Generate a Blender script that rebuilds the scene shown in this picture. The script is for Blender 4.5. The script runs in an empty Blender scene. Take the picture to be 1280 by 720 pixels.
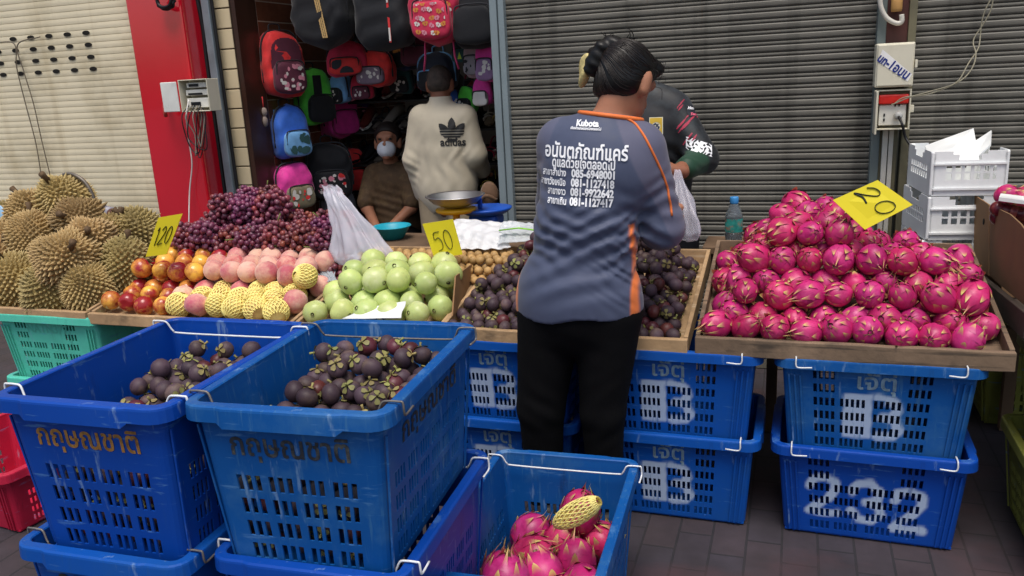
import bpy, bmesh, math, random
import numpy as np
from math import sin, cos, pi, radians, sqrt, atan2
from mathutils import Vector, Matrix, Euler
from mathutils.bvhtree import BVHTree

# ------------------------------------------------------------------ camera, world, sun, exposure
SC = bpy.context.scene
COL = SC.collection
F_PX, PITCH, ROLL, YAW, CAM_Z = 1030.0, radians(14.45), radians(3.03), radians(19.3), 1.45
FW = np.array([-sin(YAW)*cos(PITCH), cos(YAW)*cos(PITCH), -sin(PITCH)])
_r0 = np.array([cos(YAW), sin(YAW), 0.0]); _u0 = np.cross(_r0, FW)
RT = cos(ROLL)*_r0 - sin(ROLL)*_u0
UP = cos(ROLL)*_u0 + sin(ROLL)*_r0
CP = np.array([0.0, 0.0, CAM_Z])
cam = bpy.data.objects.new('camera', bpy.data.cameras.new('camera'))
COL.objects.link(cam)
cam.data.sensor_width = 36.0
cam.data.lens = 36.0*F_PX/1280.0
cam.data.clip_start, cam.data.clip_end = 0.05, 500.0
cam.matrix_world = Matrix(((RT[0], UP[0], -FW[0], CP[0]), (RT[1], UP[1], -FW[1], CP[1]), (RT[2], UP[2], -FW[2], CP[2]), (0, 0, 0, 1)))
SC.camera = cam

SUN_EL, SUN_AZ = radians(70), radians(165)     # azimuth of the sun, clockwise from +Y
W = bpy.data.worlds.new('World'); SC.world = W; W.use_nodes = True
_n = W.node_tree.nodes; _sky = _n.new('ShaderNodeTexSky'); _sky.sky_type = 'NISHITA'; _sky.sun_disc = False
_sky.sun_elevation, _sky.sun_rotation = SUN_EL, SUN_AZ
_sky.dust_density = 4.0; _sky.ozone_density = 1.0; _sky.air_density = 1.2
W.node_tree.links.new(_sky.outputs[0], _n['Background'].inputs[0]); _n['Background'].inputs[1].default_value = 0.105
sun = bpy.data.objects.new('sun', bpy.data.lights.new('sun', 'SUN')); COL.objects.link(sun)
sun.data.energy = 1.7; sun.data.angle = radians(28); sun.data.color = (1.0, 0.95, 0.88)
_d = Vector((sin(SUN_AZ)*cos(SUN_EL), cos(SUN_AZ)*cos(SUN_EL), sin(SUN_EL)))
sun.rotation_euler = _d.to_track_quat('Z', 'Y').to_euler(); sun.location = _d*20
SC.view_settings.view_transform = 'Standard'; SC.view_settings.look = 'None'
SC.view_settings.exposure = 0.45; SC.view_settings.gamma = 1.0; SC.view_settings.use_curve_mapping = False
SC.render.engine = 'CYCLES'; SC.cycles.use_denoising = True
SC.cycles.max_bounces = 8; SC.cycles.transparent_max_bounces = 12

# ------------------------------------------------------------------ helpers
R = random.Random(7)
def ray(x, y):
    d = FW*F_PX + RT*(x-640) + UP*(360-y); return d/np.linalg.norm(d)
def atY(x, y, Y):
    d = ray(x, y); return CP + d*((Y-CP[1])/d[1])
def atX(x, y, X):
    d = ray(x, y); return CP + d*((X-CP[0])/d[0])
def atZ(x, y, z):
    d = ray(x, y); return CP + d*((z-CP[2])/d[2])
def pix(p):
    d = np.asarray(p, float) - CP; z = d@FW
    return 640+F_PX*(d@RT)/z, 360-F_PX*(d@UP)/z
def lin(c):
    if isinstance(c, str):
        c = c.lstrip('#'); v = [int(c[i:i+2], 16)/255 for i in (0, 2, 4)]
        return tuple(((x+.055)/1.055)**2.4 if x > .04045 else x/12.92 for x in v)
    return tuple(c)
ORD = 'zeroth first second third fourth fifth sixth seventh eighth ninth tenth eleventh twelfth thirteenth fourteenth fifteenth sixteenth seventeenth eighteenth nineteenth twentieth'.split()
def ordn(i):
    return ORD[i] if i < len(ORD) else ('twenty-'+ORD[i-20] if i < 30 else 'thirty-'+ORD[i-30] if i > 30 else 'thirtieth')

_mats = {}
def M(name, base, rough=.6, var=.12, scale=9., bump=0., bscale=60., metal=0., spec=.5, coat=0., trans=0., alpha=1.,
      rnd=0., hue=0., attrs=(), sss=0., sheen=0., detail=6., rvar=.12, stain=None, sscale=3., samt=.5, spos=(.5, .68), ior=1.45, bdist=.004):
    if name in _mats: return _mats[name]
    m = bpy.data.materials.new(name); m.use_nodes = True; _mats[name] = m
    nt = m.node_tree; N = nt.nodes; L = nt.links; b = N['Principled BSDF']
    base = lin(base)
    tc = N.new('ShaderNodeTexCoord'); nz = N.new('ShaderNodeTexNoise'); L.new(tc.outputs['Object'], nz.inputs['Vector'])
    nz.inputs['Scale'].default_value = scale; nz.inputs['Detail'].default_value = detail
    mx = N.new('ShaderNodeMix'); mx.data_type = 'RGBA'
    mx.inputs[6].default_value = tuple(max(0, c*(1-var)) for c in base)+(1,); mx.inputs[7].default_value = tuple(min(1, c*(1+var)) for c in base)+(1,)
    rp = N.new('ShaderNodeValToRGB'); rp.color_ramp.elements[0].position = .32; rp.color_ramp.elements[1].position = .68
    L.new(nz.outputs[0], rp.inputs[0]); L.new(rp.outputs[0], mx.inputs[0]); out = mx.outputs[2]
    if stain is not None:
        n2 = N.new('ShaderNodeTexNoise'); n2.inputs['Scale'].default_value = sscale; n2.inputs['Detail'].default_value = 9; n2.inputs['Roughness'].default_value = .65
        L.new(tc.outputs['Object'], n2.inputs['Vector'])
        if rnd:
            oi2 = N.new('ShaderNodeObjectInfo'); m5 = N.new('ShaderNodeMath'); m5.operation = 'MULTIPLY'; m5.inputs[1].default_value = 60.; L.new(oi2.outputs['Random'], m5.inputs[0])
            n2.noise_dimensions = '4D'; L.new(m5.outputs[0], n2.inputs['W'])
        r2 = N.new('ShaderNodeValToRGB'); r2.color_ramp.elements[0].position = spos[0]; r2.color_ramp.elements[1].position = spos[1]
        r2.color_ramp.elements[1].color = (samt,)*3+(1,)
        L.new(n2.outputs[0], r2.inputs[0])
        m2 = N.new('ShaderNodeMix'); m2.data_type = 'RGBA'; m2.inputs[7].default_value = lin(stain)+(1,)
        L.new(r2.outputs[0], m2.inputs[0]); L.new(out, m2.inputs[6]); out = m2.outputs[2]
    for an, col in attrs:
        at = N.new('ShaderNodeAttribute'); at.attribute_name = an
        m3 = N.new('ShaderNodeMix'); m3.data_type = 'RGBA'; m3.inputs[7].default_value = lin(col)+(1,)
        L.new(at.outputs['Fac'], m3.inputs[0]); L.new(out, m3.inputs[6]); out = m3.outputs[2]
    if rnd or hue:
        oi = N.new('ShaderNodeObjectInfo'); hs = N.new('ShaderNodeHueSaturation')
        mr = N.new('ShaderNodeMapRange'); mr.inputs[3].default_value = 1-rnd; mr.inputs[4].default_value = 1+rnd
        L.new(oi.outputs['Random'], mr.inputs[0]); L.new(mr.outputs[0], hs.inputs['Value'])
        if hue:
            ml = N.new('ShaderNodeMath'); ml.operation = 'MULTIPLY'; ml.inputs[1].default_value = 7.31; L.new(oi.outputs['Random'], ml.inputs[0])
            fr = N.new('ShaderNodeMath'); fr.operation = 'FRACT'; L.new(ml.outputs[0], fr.inputs[0])
            mh = N.new('ShaderNodeMapRange'); mh.inputs[3].default_value = .5-hue; mh.inputs[4].default_value = .5+hue
            L.new(fr.outputs[0], mh.inputs[0]); L.new(mh.outputs[0], hs.inputs['Hue'])
        L.new(out, hs.inputs['Color']); out = hs.outputs[0]
    L.new(out, b.inputs['Base Color'])
    if rvar:
        rr = N.new('ShaderNodeMapRange'); rr.inputs[3].default_value = max(.02, rough-rvar); rr.inputs[4].default_value = min(1, rough+rvar)
        L.new(nz.outputs[0], rr.inputs[0]); L.new(rr.outputs[0], b.inputs['Roughness'])
    else: b.inputs['Roughness'].default_value = rough
    b.inputs['Metallic'].default_value = metal; b.inputs['Specular IOR Level'].default_value = spec
    b.inputs['Coat Weight'].default_value = coat; b.inputs['Transmission Weight'].default_value = trans
    b.inputs['Alpha'].default_value = alpha; b.inputs['IOR'].default_value = ior
    if sss: b.inputs['Subsurface Weight'].default_value = sss; b.inputs['Subsurface Radius'].default_value = (.6, .3, .15); b.inputs['Subsurface Scale'].default_value = .008
    if sheen: b.inputs['Sheen Weight'].default_value = sheen
    if bump:
        nb = N.new('ShaderNodeTexNoise'); nb.inputs['Scale'].default_value = bscale; nb.inputs['Detail'].default_value = 5
        L.new(tc.outputs['Object'], nb.inputs['Vector'])
        bp = N.new('ShaderNodeBump'); bp.inputs['Strength'].default_value = bump; bp.inputs['Distance'].default_value = bdist
        L.new(nb.outputs[0], bp.inputs['Height']); L.new(bp.outputs[0], b.inputs['Normal'])
    return m

def streak(m, col, scale, lo=.56, hi=.62, amt=.7, seed=0.):
    """a second layer of wear: long thin marks of colour col, stretched along the axis with the small scale"""
    nt = m.node_tree; N = nt.nodes; L = nt.links; b = N['Principled BSDF']; src = b.inputs['Base Color'].links[0].from_socket
    tc = N.new('ShaderNodeTexCoord'); mp = N.new('ShaderNodeMapping'); mp.inputs['Scale'].default_value = scale; mp.inputs['Location'].default_value = (seed, seed*.7, seed*1.3)
    nz = N.new('ShaderNodeTexNoise'); nz.inputs['Scale'].default_value = 1.; nz.inputs['Detail'].default_value = 6; nz.inputs['Roughness'].default_value = .6
    rp = N.new('ShaderNodeValToRGB'); rp.color_ramp.elements[0].position = lo; rp.color_ramp.elements[1].position = hi; rp.color_ramp.elements[1].color = (amt,)*3+(1,)
    mx = N.new('ShaderNodeMix'); mx.data_type = 'RGBA'; mx.inputs[7].default_value = lin(col)+(1,)
    L.new(tc.outputs['Object'], mp.inputs[0]); L.new(mp.outputs[0], nz.inputs['Vector']); L.new(nz.outputs[0], rp.inputs[0]); L.new(rp.outputs[0], mx.inputs[0]); L.new(src, mx.inputs[6]); L.new(mx.outputs[2], b.inputs['Base Color'])
    return m

class MB:
    """collects vertices and faces of ONE mesh object"""
    def __init__(s): s.v = []; s.f = []; s.m = []; s.sm = []; s.at = {}
    def add(s, vs, fs, m=0, smooth=False, at=None):
        o = len(s.v); s.v.extend([tuple(map(float, p)) for p in vs]); s.f.extend([tuple(int(i)+o for i in q) for q in fs])
        s.m.extend([m]*len(fs)); s.sm.extend([smooth]*len(fs))
        if at:
            for k, val in at.items():
                a = s.at.setdefault(k, []); a.extend([0.]*(o-len(a))); a.extend([float(x) for x in val])
        return s
    def box(s, lo, hi, m=0, mat=None):
        x0, y0, z0 = lo; x1, y1, z1 = hi
        vs = [(x0,y0,z0),(x1,y0,z0),(x1,y1,z0),(x0,y1,z0),(x0,y0,z1),(x1,y0,z1),(x1,y1,z1),(x0,y1,z1)]
        if mat is not None: vs = [tuple(mat @ Vector(p)) for p in vs]
        return s.add(vs, [(0,3,2,1),(4,5,6,7),(0,1,5,4),(1,2,6,5),(2,3,7,6),(3,0,4,7)], m)
    def tube(s, pts, r, n=8, m=0, closed=False, caps=True, smooth=True, flat=1.0):
        P = [Vector(p) for p in pts]; k = len(P); rs = r if isinstance(r, (list, tuple)) else [r]*k
        vs = []; up = None
        for i in range(k):
            a = P[(i-1) % k] if (closed or i > 0) else P[i]; b = P[(i+1) % k] if (closed or i < k-1) else P[i]
            t = (b-a); t = t.normalized() if t.length > 1e-9 else Vector((0,0,1))
            if up is None:
                up = Vector((0,0,1)) if abs(t.z) < .9 else Vector((1,0,0))
            x = t.cross(up); x = x.normalized() if x.length > 1e-6 else t.orthogonal().normalized()
            up = x.cross(t).normalized()
            for j in range(n):
                q = 2*pi*j/n; vs.append(P[i] + (x*cos(q) + up*sin(q)*flat)*rs[i])
        fs = []
        for i in range(k if closed else k-1):
            for j in range(n):
                a = i*n+j; b = i*n+(j+1) % n; c = ((i+1) % k)*n+(j+1) % n; d = ((i+1) % k)*n+j
                fs.append((a, b, c, d))
        if caps and not closed: fs += [tuple(range(n-1, -1, -1)), tuple((k-1)*n+j for j in range(n))]
        return s.add(vs, fs, m, smooth)
    def lathe(s, prof, n=24, m=0, smooth=True, mat=None, cap=True):
        vs = []; fs = []; k = len(prof)
        for (r, z) in prof:
            for j in range(n): vs.append(Vector((r*cos(2*pi*j/n), r*sin(2*pi*j/n), z)))
        for i in range(k-1):
            for j in range(n): fs.append((i*n+j, i*n+(j+1) % n, (i+1)*n+(j+1) % n, (i+1)*n+j))
        if cap: fs += [tuple(range(n-1, -1, -1)), tuple((k-1)*n+j for j in range(n))]
        if mat is not None: vs = [mat @ p for p in vs]
        return s.add(vs, fs, m, smooth)
    def prism(s, poly, fn, d0, d1, m=0):
        """poly: 2-D outline, fn(u, v, d) -> point; extruded between depths d0 and d1"""
        k = len(poly); vs = [fn(u, v, d0) for u, v in poly] + [fn(u, v, d1) for u, v in poly]
        fs = [tuple(range(k)), tuple(range(2*k-1, k-1, -1))] + [(i, i+k, (i+1) % k+k, (i+1) % k) for i in range(k)]
        return s.add(vs, fs, m)
    def mesh(s, name, mats):
        me = bpy.data.meshes.new(name); me.from_pydata(s.v, [], s.f)
        for m in (mats if isinstance(mats, (list, tuple)) else [mats]): me.materials.append(m)
        me.polygons.foreach_set('material_index', s.m); me.polygons.foreach_set('use_smooth', s.sm)
        for k, a in s.at.items():
            a = a + [0.]*(len(s.v)-len(a)); t = me.attributes.new(k, 'FLOAT', 'POINT'); t.data.foreach_set('value', a)
        me.validate(); me.update(); return me
    def build(s, name, mats, parent=None, bevel=0., seg=2, fix=True):
        me = s.mesh(name, mats)
        if fix:
            bm = bmesh.new(); bm.from_mesh(me); bmesh.ops.recalc_face_normals(bm, faces=bm.faces); bm.to_mesh(me); bm.free()
        o = link(name, me, parent)
        if bevel:
            b = o.modifiers.new('bevel', 'BEVEL'); b.width = bevel; b.segments = seg; b.limit_method = 'ANGLE'; b.angle_limit = radians(40)
            b.harden_normals = False
        return o
def link(name, me, parent=None):
    o = bpy.data.objects.new(name, me); COL.objects.link(o)
    if parent is not None: o.parent = parent
    return o
def tag(o, label=None, cat=None, group=None, kind=None):
    if label: o['label'] = label
    if cat: o['category'] = cat
    if group: o['group'] = group
    if kind: o['kind'] = kind
    return o
def thing(name, label, cat, loc=(0,0,0), rz=0., group=None):
    o = bpy.data.objects.new(name, None); COL.objects.link(o); o.empty_display_size = .05
    o.location = loc; o.rotation_euler = (0, 0, rz); return tag(o, label, cat, group)
def smooth_path(pts, n=6, closed=False):
    P = [np.array(p, float) for p in pts]; k = len(P); out = []
    for i in range(k if closed else k-1):
        p0 = P[(i-1) % k] if (closed or i > 0) else 2*P[0]-P[1]; p1 = P[i]; p2 = P[(i+1) % k]
        p3 = P[(i+2) % k] if (closed or i < k-2) else 2*P[-1]-P[-2]
        for j in range(n):
            t = j/n; out.append(.5*((2*p1)+(-p0+p2)*t+(2*p0-5*p1+4*p2-p3)*t*t+(-p0+3*p1-3*p2+p3)*t**3))
    if not closed: out.append(P[-1])
    return out
def frame(o, x, y, z=None):
    """4x4 matrix with origin o and axes x, y, z"""
    x = Vector(x).normalized(); y = Vector(y).normalized(); z = Vector(z).normalized() if z is not None else x.cross(y)
    return Matrix(((x[0],y[0],z[0],o[0]),(x[1],y[1],z[1],o[1]),(x[2],y[2],z[2],o[2]),(0,0,0,1)))

def text2d(s, size, bold=0., width=None, align='CENTER'):
    """filled 2-D lettering as (verts Nx2, faces)"""
    cu = bpy.data.curves.new('lettering', 'FONT'); cu.body = s; cu.size = size; cu.align_x = align; cu.offset = bold; cu.resolution_u = 4
    o = bpy.data.objects.new('lettering', cu); COL.objects.link(o)
    dg = bpy.context.evaluated_depsgraph_get(); me = o.evaluated_get(dg).to_mesh()
    v = np.array([q.co[:2] for q in me.vertices]).reshape(-1, 2); f = [tuple(p.vertices) for p in me.polygons]
    o.evaluated_get(dg).to_mesh_clear(); bpy.data.objects.remove(o); bpy.data.curves.remove(cu)
    if width and len(v):
        w = v[:, 0].max()-v[:, 0].min(); v = v.copy(); v[:, 0] = (v[:, 0]-v[:, 0].min()-w/2)*width/w if align == 'CENTER' else (v[:, 0]-v[:, 0].min())*width/w
    return v, f
def raster(mask, w, h, step):
    """cells of a w x h rectangle for which mask(u, v) holds, as (verts Nx2, faces)"""
    nx, ny = int(w/step), int(h/step); vs = {}; fs = []; V = []
    uu = (np.arange(nx)+.5)*step-w/2; vv = (np.arange(ny)+.5)*step-h/2
    A, B = np.meshgrid(uu, vv, indexing='ij'); mk = mask(A, B)
    def vid(i, j):
        if (i, j) not in vs: vs[(i, j)] = len(V); V.append((i*step-w/2, j*step-h/2))
        return vs[(i, j)]
    for i, j in zip(*np.nonzero(mk)): fs.append((vid(i, j), vid(i+1, j), vid(i+1, j+1), vid(i, j+1)))
    return np.array(V).reshape(-1, 2), fs
def project(v2, f, org, x, y, d, bvh, off=.0015):
    """lays flat lettering onto a surface along direction d"""
    org, x, y, d = Vector(org), Vector(x), Vector(y), Vector(d).normalized(); pts = []; ok = []
    for u, v in v2:
        p = org + x*float(u) + y*float(v); h, n, i, t = bvh.ray_cast(p - d*.6, d)
        if h is None: pts.append(p); ok.append(False)
        else: pts.append(h - d*off); ok.append(True)
    return pts, [q for q in f if all(ok[i] for i in q)]

# ------------------------------------------------------------------ signed distance bodies
def cap(a, b, ra, rb=None): return ('cap', np.array(a, float), np.array(b, float), ra, ra if rb is None else rb)
def ell(c, r, rot=None): return ('ell', np.array(c, float), np.array(r, float), None if rot is None else np.array(Euler(rot).to_matrix()))
def rbox(c, h, r, rot=None): return ('box', np.array(c, float), np.array(h, float), r, None if rot is None else np.array(Euler(rot).to_matrix()))
def sd(p, P):
    if p[0] == 'cap':
        _, a, b, ra, rb = p; ab = b-a; t = np.clip(((P-a)@ab)/max(1e-12, ab@ab), 0, 1)
        return np.linalg.norm(P-a-t[:, None]*ab, axis=1)-(ra+(rb-ra)*t)
    if p[0] == 'ell':
        _, c, r, m = p; q = P-c
        if m is not None: q = q@m
        k0 = np.linalg.norm(q/r, axis=1); k1 = np.linalg.norm(q/(r*r), axis=1)
        return k0*(k0-1)/np.maximum(k1, 1e-9)
    _, c, h, r, m = p; q = P-c
    if m is not None: q = q@m
    q = np.abs(q)-(h-r)
    return np.linalg.norm(np.maximum(q, 0), axis=1)+np.minimum(q.max(axis=1), 0)-r
def union(prims, k=.02):
    def f(P):
        d = None
        for p in prims:
            e = sd(p, P)
            if d is None: d = e
            else:
                h = np.clip(.5+.5*(d-e)/k, 0, 1); d = d*(1-h)+e*h-k*h*(1-h)
        return d
    return f
def bounds(prims, pad):
    lo = np.full(3, 9e9); hi = -lo
    for p in prims:
        if p[0] == 'cap':
            for q in (p[1], p[2]): lo = np.minimum(lo, q-max(p[3], p[4])); hi = np.maximum(hi, q+max(p[3], p[4]))
        else:
            r = p[2].max()*1.3; lo = np.minimum(lo, p[1]-r); hi = np.maximum(hi, p[1]+r)
    return lo-pad, hi+pad
def nets(f, lo, hi, h):
    """surface nets over a sparse grid: (verts, quads) of f = 0"""
    B = 4; lo = np.array(lo, float); n = np.ceil((np.array(hi)-lo)/(h*B)).astype(int)+1
    c = np.stack(np.meshgrid(*[np.arange(k) for k in n], indexing='ij'), -1).reshape(-1, 3)
    dc = f(lo+(c*B+B/2)*h)
    act = (np.abs(dc) < B*h*1.5).reshape(n)
    act = np.kron(act.astype(np.int8), np.ones((B, B, B), np.int8)).astype(bool)
    D = np.kron(np.where(dc > 0, 1., -1.).reshape(n), np.ones((B, B, B)))
    ii = np.argwhere(act); D[act] = f(lo+ii*h)
    S = D < 0; sh = np.array(D.shape)-1
    def cor(A, i, j, k): return A[i:i+sh[0], j:j+sh[1], k:k+sh[2]]
    cnt = sum(cor(S, i, j, k).astype(int) for i in (0, 1) for j in (0, 1) for k in (0, 1))
    cells = np.argwhere((cnt > 0) & (cnt < 8)); idx = -np.ones(sh, int); idx[tuple(cells.T)] = np.arange(len(cells))
    acc = np.zeros((len(cells), 3)); num = np.zeros(len(cells))
    offs = [(i, j, k) for i in (0, 1) for j in (0, 1) for k in (0, 1)]
    for a in offs:
        for ax in range(3):
            if a[ax]: continue
            b = list(a); b[ax] = 1
            da = D[tuple((cells+a).T)]; db = D[tuple((cells+b).T)]; cr = (da < 0) != (db < 0)
            t = np.where(cr, da/np.where(cr, da-db, 1), 0); p = np.array(a, float)[None]+np.eye(3)[ax]*t[:, None]
            acc[cr] += p[cr]; num[cr] += 1
    V = lo+(cells+acc/num[:, None])*h; Q = []
    for ax in range(3):
        u, v = [(1, 2), (2, 0), (0, 1)][ax]
        A = np.moveaxis(S, ax, 0); 
        e = np.argwhere(np.moveaxis(A[:-1] != A[1:], 0, ax))
        e = e[(e[:, u] > 0) & (e[:, v] > 0) & (e[:, u] < sh[u]) & (e[:, v] < sh[v]) & (e[:, ax] < sh[ax])]
        eu = np.eye(3, dtype=int)[u]; ev = np.eye(3, dtype=int)[v]
        q = np.stack([idx[tuple((e-eu-ev).T)], idx[tuple((e-ev).T)], idx[tuple(e.T)], idx[tuple((e-eu).T)]], 1)
        fl = ~S[tuple(e.T)]; q[fl] = q[fl][:, ::-1]
        Q.append(q[(q >= 0).all(1)])
    return V, np.concatenate(Q)
def sdf_obj(name, f, lo, hi, h, mat, parent=None, keep=None, extra=None):
    V, Q = nets(f, lo, hi, h)
    mb = MB(); mb.add(V, Q, 0, True)
    if extra:
        for v2, q2 in extra: mb.add(v2, q2, 0, True)
    o = mb.build(name, mat, parent, fix=False)
    bvh = BVHTree.FromPolygons([Vector(p) for p in V], [tuple(map(int, q)) for q in Q])
    return o, bvh
def hand_prims(w, d, n, curl=.9, s=1., side=1):
    """palm, four fingers, thumb; w wrist, d finger direction, n back-of-hand normal"""
    w, d, n = np.array(w, float), np.array(d, float), np.array(n, float); d /= np.linalg.norm(d); n -= d*(n@d); n /= np.linalg.norm(n); x = np.cross(d, n)*side
    pr = [cap(w-d*.02, w+d*.03, .024*s, .026*s)]
    for i, (o, ln) in enumerate(((-.03, .062), (-.01, .07), (.01, .066), (.029, .052))):
        k0 = w+d*.085*s+x*o*s; pr.append(cap(w+d*.03*s+x*o*.6*s, k0, .014*s, .0115*s))
        p = k0; a = curl*.45; sg = [.45, .32, .25]
        for j in range(3):
            dd = d*cos(a)-n*sin(a); q = p+dd*ln*sg[j]*1.25*s; pr.append(cap(p, q, (.0098-.0008*j)*s, (.0092-.0008*j)*s)); p = q; a += curl
    t0 = w+d*.02*s-x*.026*s; t1 = t0+(d*.6-x*.7-n*.35)*.034*s; t2 = t1+(d*.9-x*.1-n*.4)*.03*s
    pr += [cap(t0, t1, .014*s, .0115*s), cap(t1, t2, .0115*s, .009*s)]
    return pr
def head_prims(c, fwd, s=1.):
    """cranium, jaw, nose, brow, lips, ears round centre c, looking along fwd"""
    c = np.array(c, float); fw = Vector(fwd).normalized(); q = fw.to_track_quat('Y', 'Z'); m = np.array(q.to_matrix())
    P = lambda *a: c+m@np.array(a)*s
    e = tuple(q.to_euler())
    pr = [ell(P(0, -.012, .03), np.array((.076, .094, .088))*s, e), ell(P(0, .025, -.045), np.array((.056, .062, .072))*s, e),
          cap(P(0, .082, .02), P(0, .104, -.018), .010*s, .016*s), cap(P(-.035, .078, .035), P(.035, .078, .035), .013*s),
          cap(P(-.02, .082, -.055), P(.02, .082, -.055), .010*s), ell(P(0, .07, -.095), np.array((.026, .024, .02))*s, e)]
    for sx in (-1, 1):
        pr += [ell(P(sx*.078, -.005, -.005), np.array((.010, .02, .034))*s, e), cap(P(sx*.08, -.012, .015), P(sx*.08, -.004, -.03), .007*s)]
    return pr, P
# ------------------------------------------------------------------ the setting
def brickmat(name, c1, c2, mortar, bw, bh, msize, rough, bump=.5, rot=0., offset=.5, vec='Object', spec=.5, plane='XY', coat=0.):
    m = bpy.data.materials.new(name); m.use_nodes = True; N = m.node_tree.nodes; L = m.node_tree.links; b = N['Principled BSDF']
    tc = N.new('ShaderNodeTexCoord'); mp = N.new('ShaderNodeMapping')
    mp.inputs['Rotation'].default_value = {'XY': (0, 0, rot), 'XZ': (radians(-90), 0, 0), 'YZ': (radians(-90), 0, radians(-90))}[plane]
    if plane == 'YZ':
        cx = N.new('ShaderNodeSeparateXYZ'); cc = N.new('ShaderNodeCombineXYZ'); L.new(tc.outputs[vec], cx.inputs[0])
        L.new(cx.outputs[1], cc.inputs[0]); L.new(cx.outputs[2], cc.inputs[1]); v = cc.outputs[0]
    elif plane == 'XZ':
        cx = N.new('ShaderNodeSeparateXYZ'); cc = N.new('ShaderNodeCombineXYZ'); L.new(tc.outputs[vec], cx.inputs[0])
        L.new(cx.outputs[0], cc.inputs[0]); L.new(cx.outputs[2], cc.inputs[1]); v = cc.outputs[0]
    else: L.new(tc.outputs[vec], mp.inputs[0]); v = mp.outputs[0]
    br = N.new('ShaderNodeTexBrick'); L.new(v, br.inputs['Vector']); br.offset = offset
    for k, val in (('Scale', 1.), ('Mortar Size', msize), ('Mortar Smooth', .2), ('Bias', 0.), ('Brick Width', bw), ('Row Height', bh)): br.inputs[k].default_value = val
    br.inputs['Color1'].default_value = lin(c1)+(1,); br.inputs['Color2'].default_value = lin(c2)+(1,); br.inputs['Mortar'].default_value = lin(mortar)+(1,)
    nz = N.new('ShaderNodeTexNoise'); nz.inputs['Scale'].default_value = 5; nz.inputs['Detail'].default_value = 10; nz.inputs['Roughness'].default_value = .7; L.new(v, nz.inputs['Vector'])
    hs = N.new('ShaderNodeHueSaturation'); L.new(br.outputs[0], hs.inputs['Color'])
    mr = N.new('ShaderNodeMapRange'); mr.inputs[1].default_value = .3; mr.inputs[2].default_value = .7; mr.inputs[3].default_value = .65; mr.inputs[4].default_value = 1.35
    L.new(nz.outputs[0], mr.inputs[0]); L.new(mr.outputs[0], hs.inputs['Value']); L.new(hs.outputs[0], b.inputs['Base Color'])
    r2 = N.new('ShaderNodeMapRange'); r2.inputs[3].default_value = max(.03, rough-.15); r2.inputs[4].default_value = rough+.15; L.new(nz.outputs[0], r2.inputs[0]); L.new(r2.outputs[0], b.inputs['Roughness'])
    bp = N.new('ShaderNodeBump'); bp.inputs['Strength'].default_value = bump; bp.inputs['Distance'].default_value = .006; bp.invert = True
    mm = N.new('ShaderNodeMath'); mm.operation = 'ADD'; L.new(br.outputs['Fac'], mm.inputs[0])
    m3 = N.new('ShaderNodeMath'); m3.operation = 'MULTIPLY'; m3.inputs[1].default_value = .35; L.new(nz.outputs[0], m3.inputs[0]); L.new(m3.outputs[0], mm.inputs[1])
    L.new(mm.outputs[0], bp.inputs['Height']); L.new(bp.outputs[0], b.inputs['Normal']); b.inputs['Specular IOR Level'].default_value = spec; b.inputs['Coat Weight'].default_value = coat
    return m
mb = MB(); mb.add([(-60,-60,0),(60,-60,0),(60,4.0,0),(-60,4.0,0)], [(0,1,2,3)])
PAVE = brickmat('paver', '#332f37', '#3a3136', '#262428', .2, .105, .004, .8, .45, rot=pi/2); streak(PAVE, '#2a2324', (1.2, 1.7, 1.), .5, .64, .6); streak(PAVE, '#4e3438', (2.2, 2.7, 1.), .54, .7, .5, 5.)
tag(mb.build('pavement', PAVE), kind='structure')
mb = MB(); mb.add([(-8,4.0,.004),(4,4.0,.004),(4,7,.004),(-8,7,.004)], [(0,1,2,3)])
tag(mb.build('floor', M('shop_floor', '#4a4642', .4)), kind='structure')

YF = 4.0
XF = atY(622, 130, YF)[0]             # door jamb
XP = 0.31                             # pole, left edge
XR0, XR1 = atY(156, 0, 3.97)[0], atY(225, 0, 3.97)[0]
YT = 4.16
XT0, XT1 = atY(265, 100, YT)[0], atY(298, 100, YT)[0]

def shutter(name, label, x0, x1, y, z0, z1, prof, period, mat):
    """roller shutter: one corrugated curtain"""
    t = thing(name, label, 'roller shutter', (x0, y, 0))
    mb = MB(); vs = []; z = z0; rows = []
    while z < z1:
        for dz, dy in prof: rows.append((z+dz*period, dy))
        z += period
    nx = 2
    for (z, dy) in rows:
        for i in range(nx): vs.append(((x1-x0)*i/(nx-1), dy, z))
    fs = [(i*nx+j, i*nx+j+1, (i+1)*nx+j+1, (i+1)*nx+j) for i in range(len(rows)-1) for j in range(nx-1)]
    mb.add(vs, fs); mb.build('curtain', mat, t, fix=False)
    return t
grey_sh = M('shutter_grey_paint', '#6a675f', .5, .18, 3., .12, 25, stain='#48463f', sscale=2.2, samt=.7, spec=.4)
streak(grey_sh, '#3d3b35', (14., 14., .35), .52, .68, .45); streak(grey_sh, '#76736a', (1.5, 1.5, 22.), .64, .72, .5, 3.); streak(grey_sh, '#5d4636', (40., 40., 2.), .68, .74, .6, 9.)
prof = [(0., .007), (.05, .007), (.09, -.001), (.2, -.0035), (.36, -.004), (.52, -.0035), (.60, -.001), (.64, .005), (.69, .005), (.72, -.001), (.80, -.0025), (.90, -.002), (.96, .001)]
sh1 = shutter('roller_shutter', 'wide dark grey corrugated roller shutter behind the woman and the dragon fruit', XF+.07, XP, YF, .05, 2.75, prof, .048, grey_sh)
mb = MB(); mb.box((0, -.03, .004), (XP-XF-.07, .03, .06)); mb.build('bottom_rail', grey_sh, sh1)
sh2 = shutter('roller_shutter', 'dark grey corrugated roller shutter right of the pole with the meter boxes', XP+.15, 3.2, YF, .05, 2.75, prof, .048, grey_sh)
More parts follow.
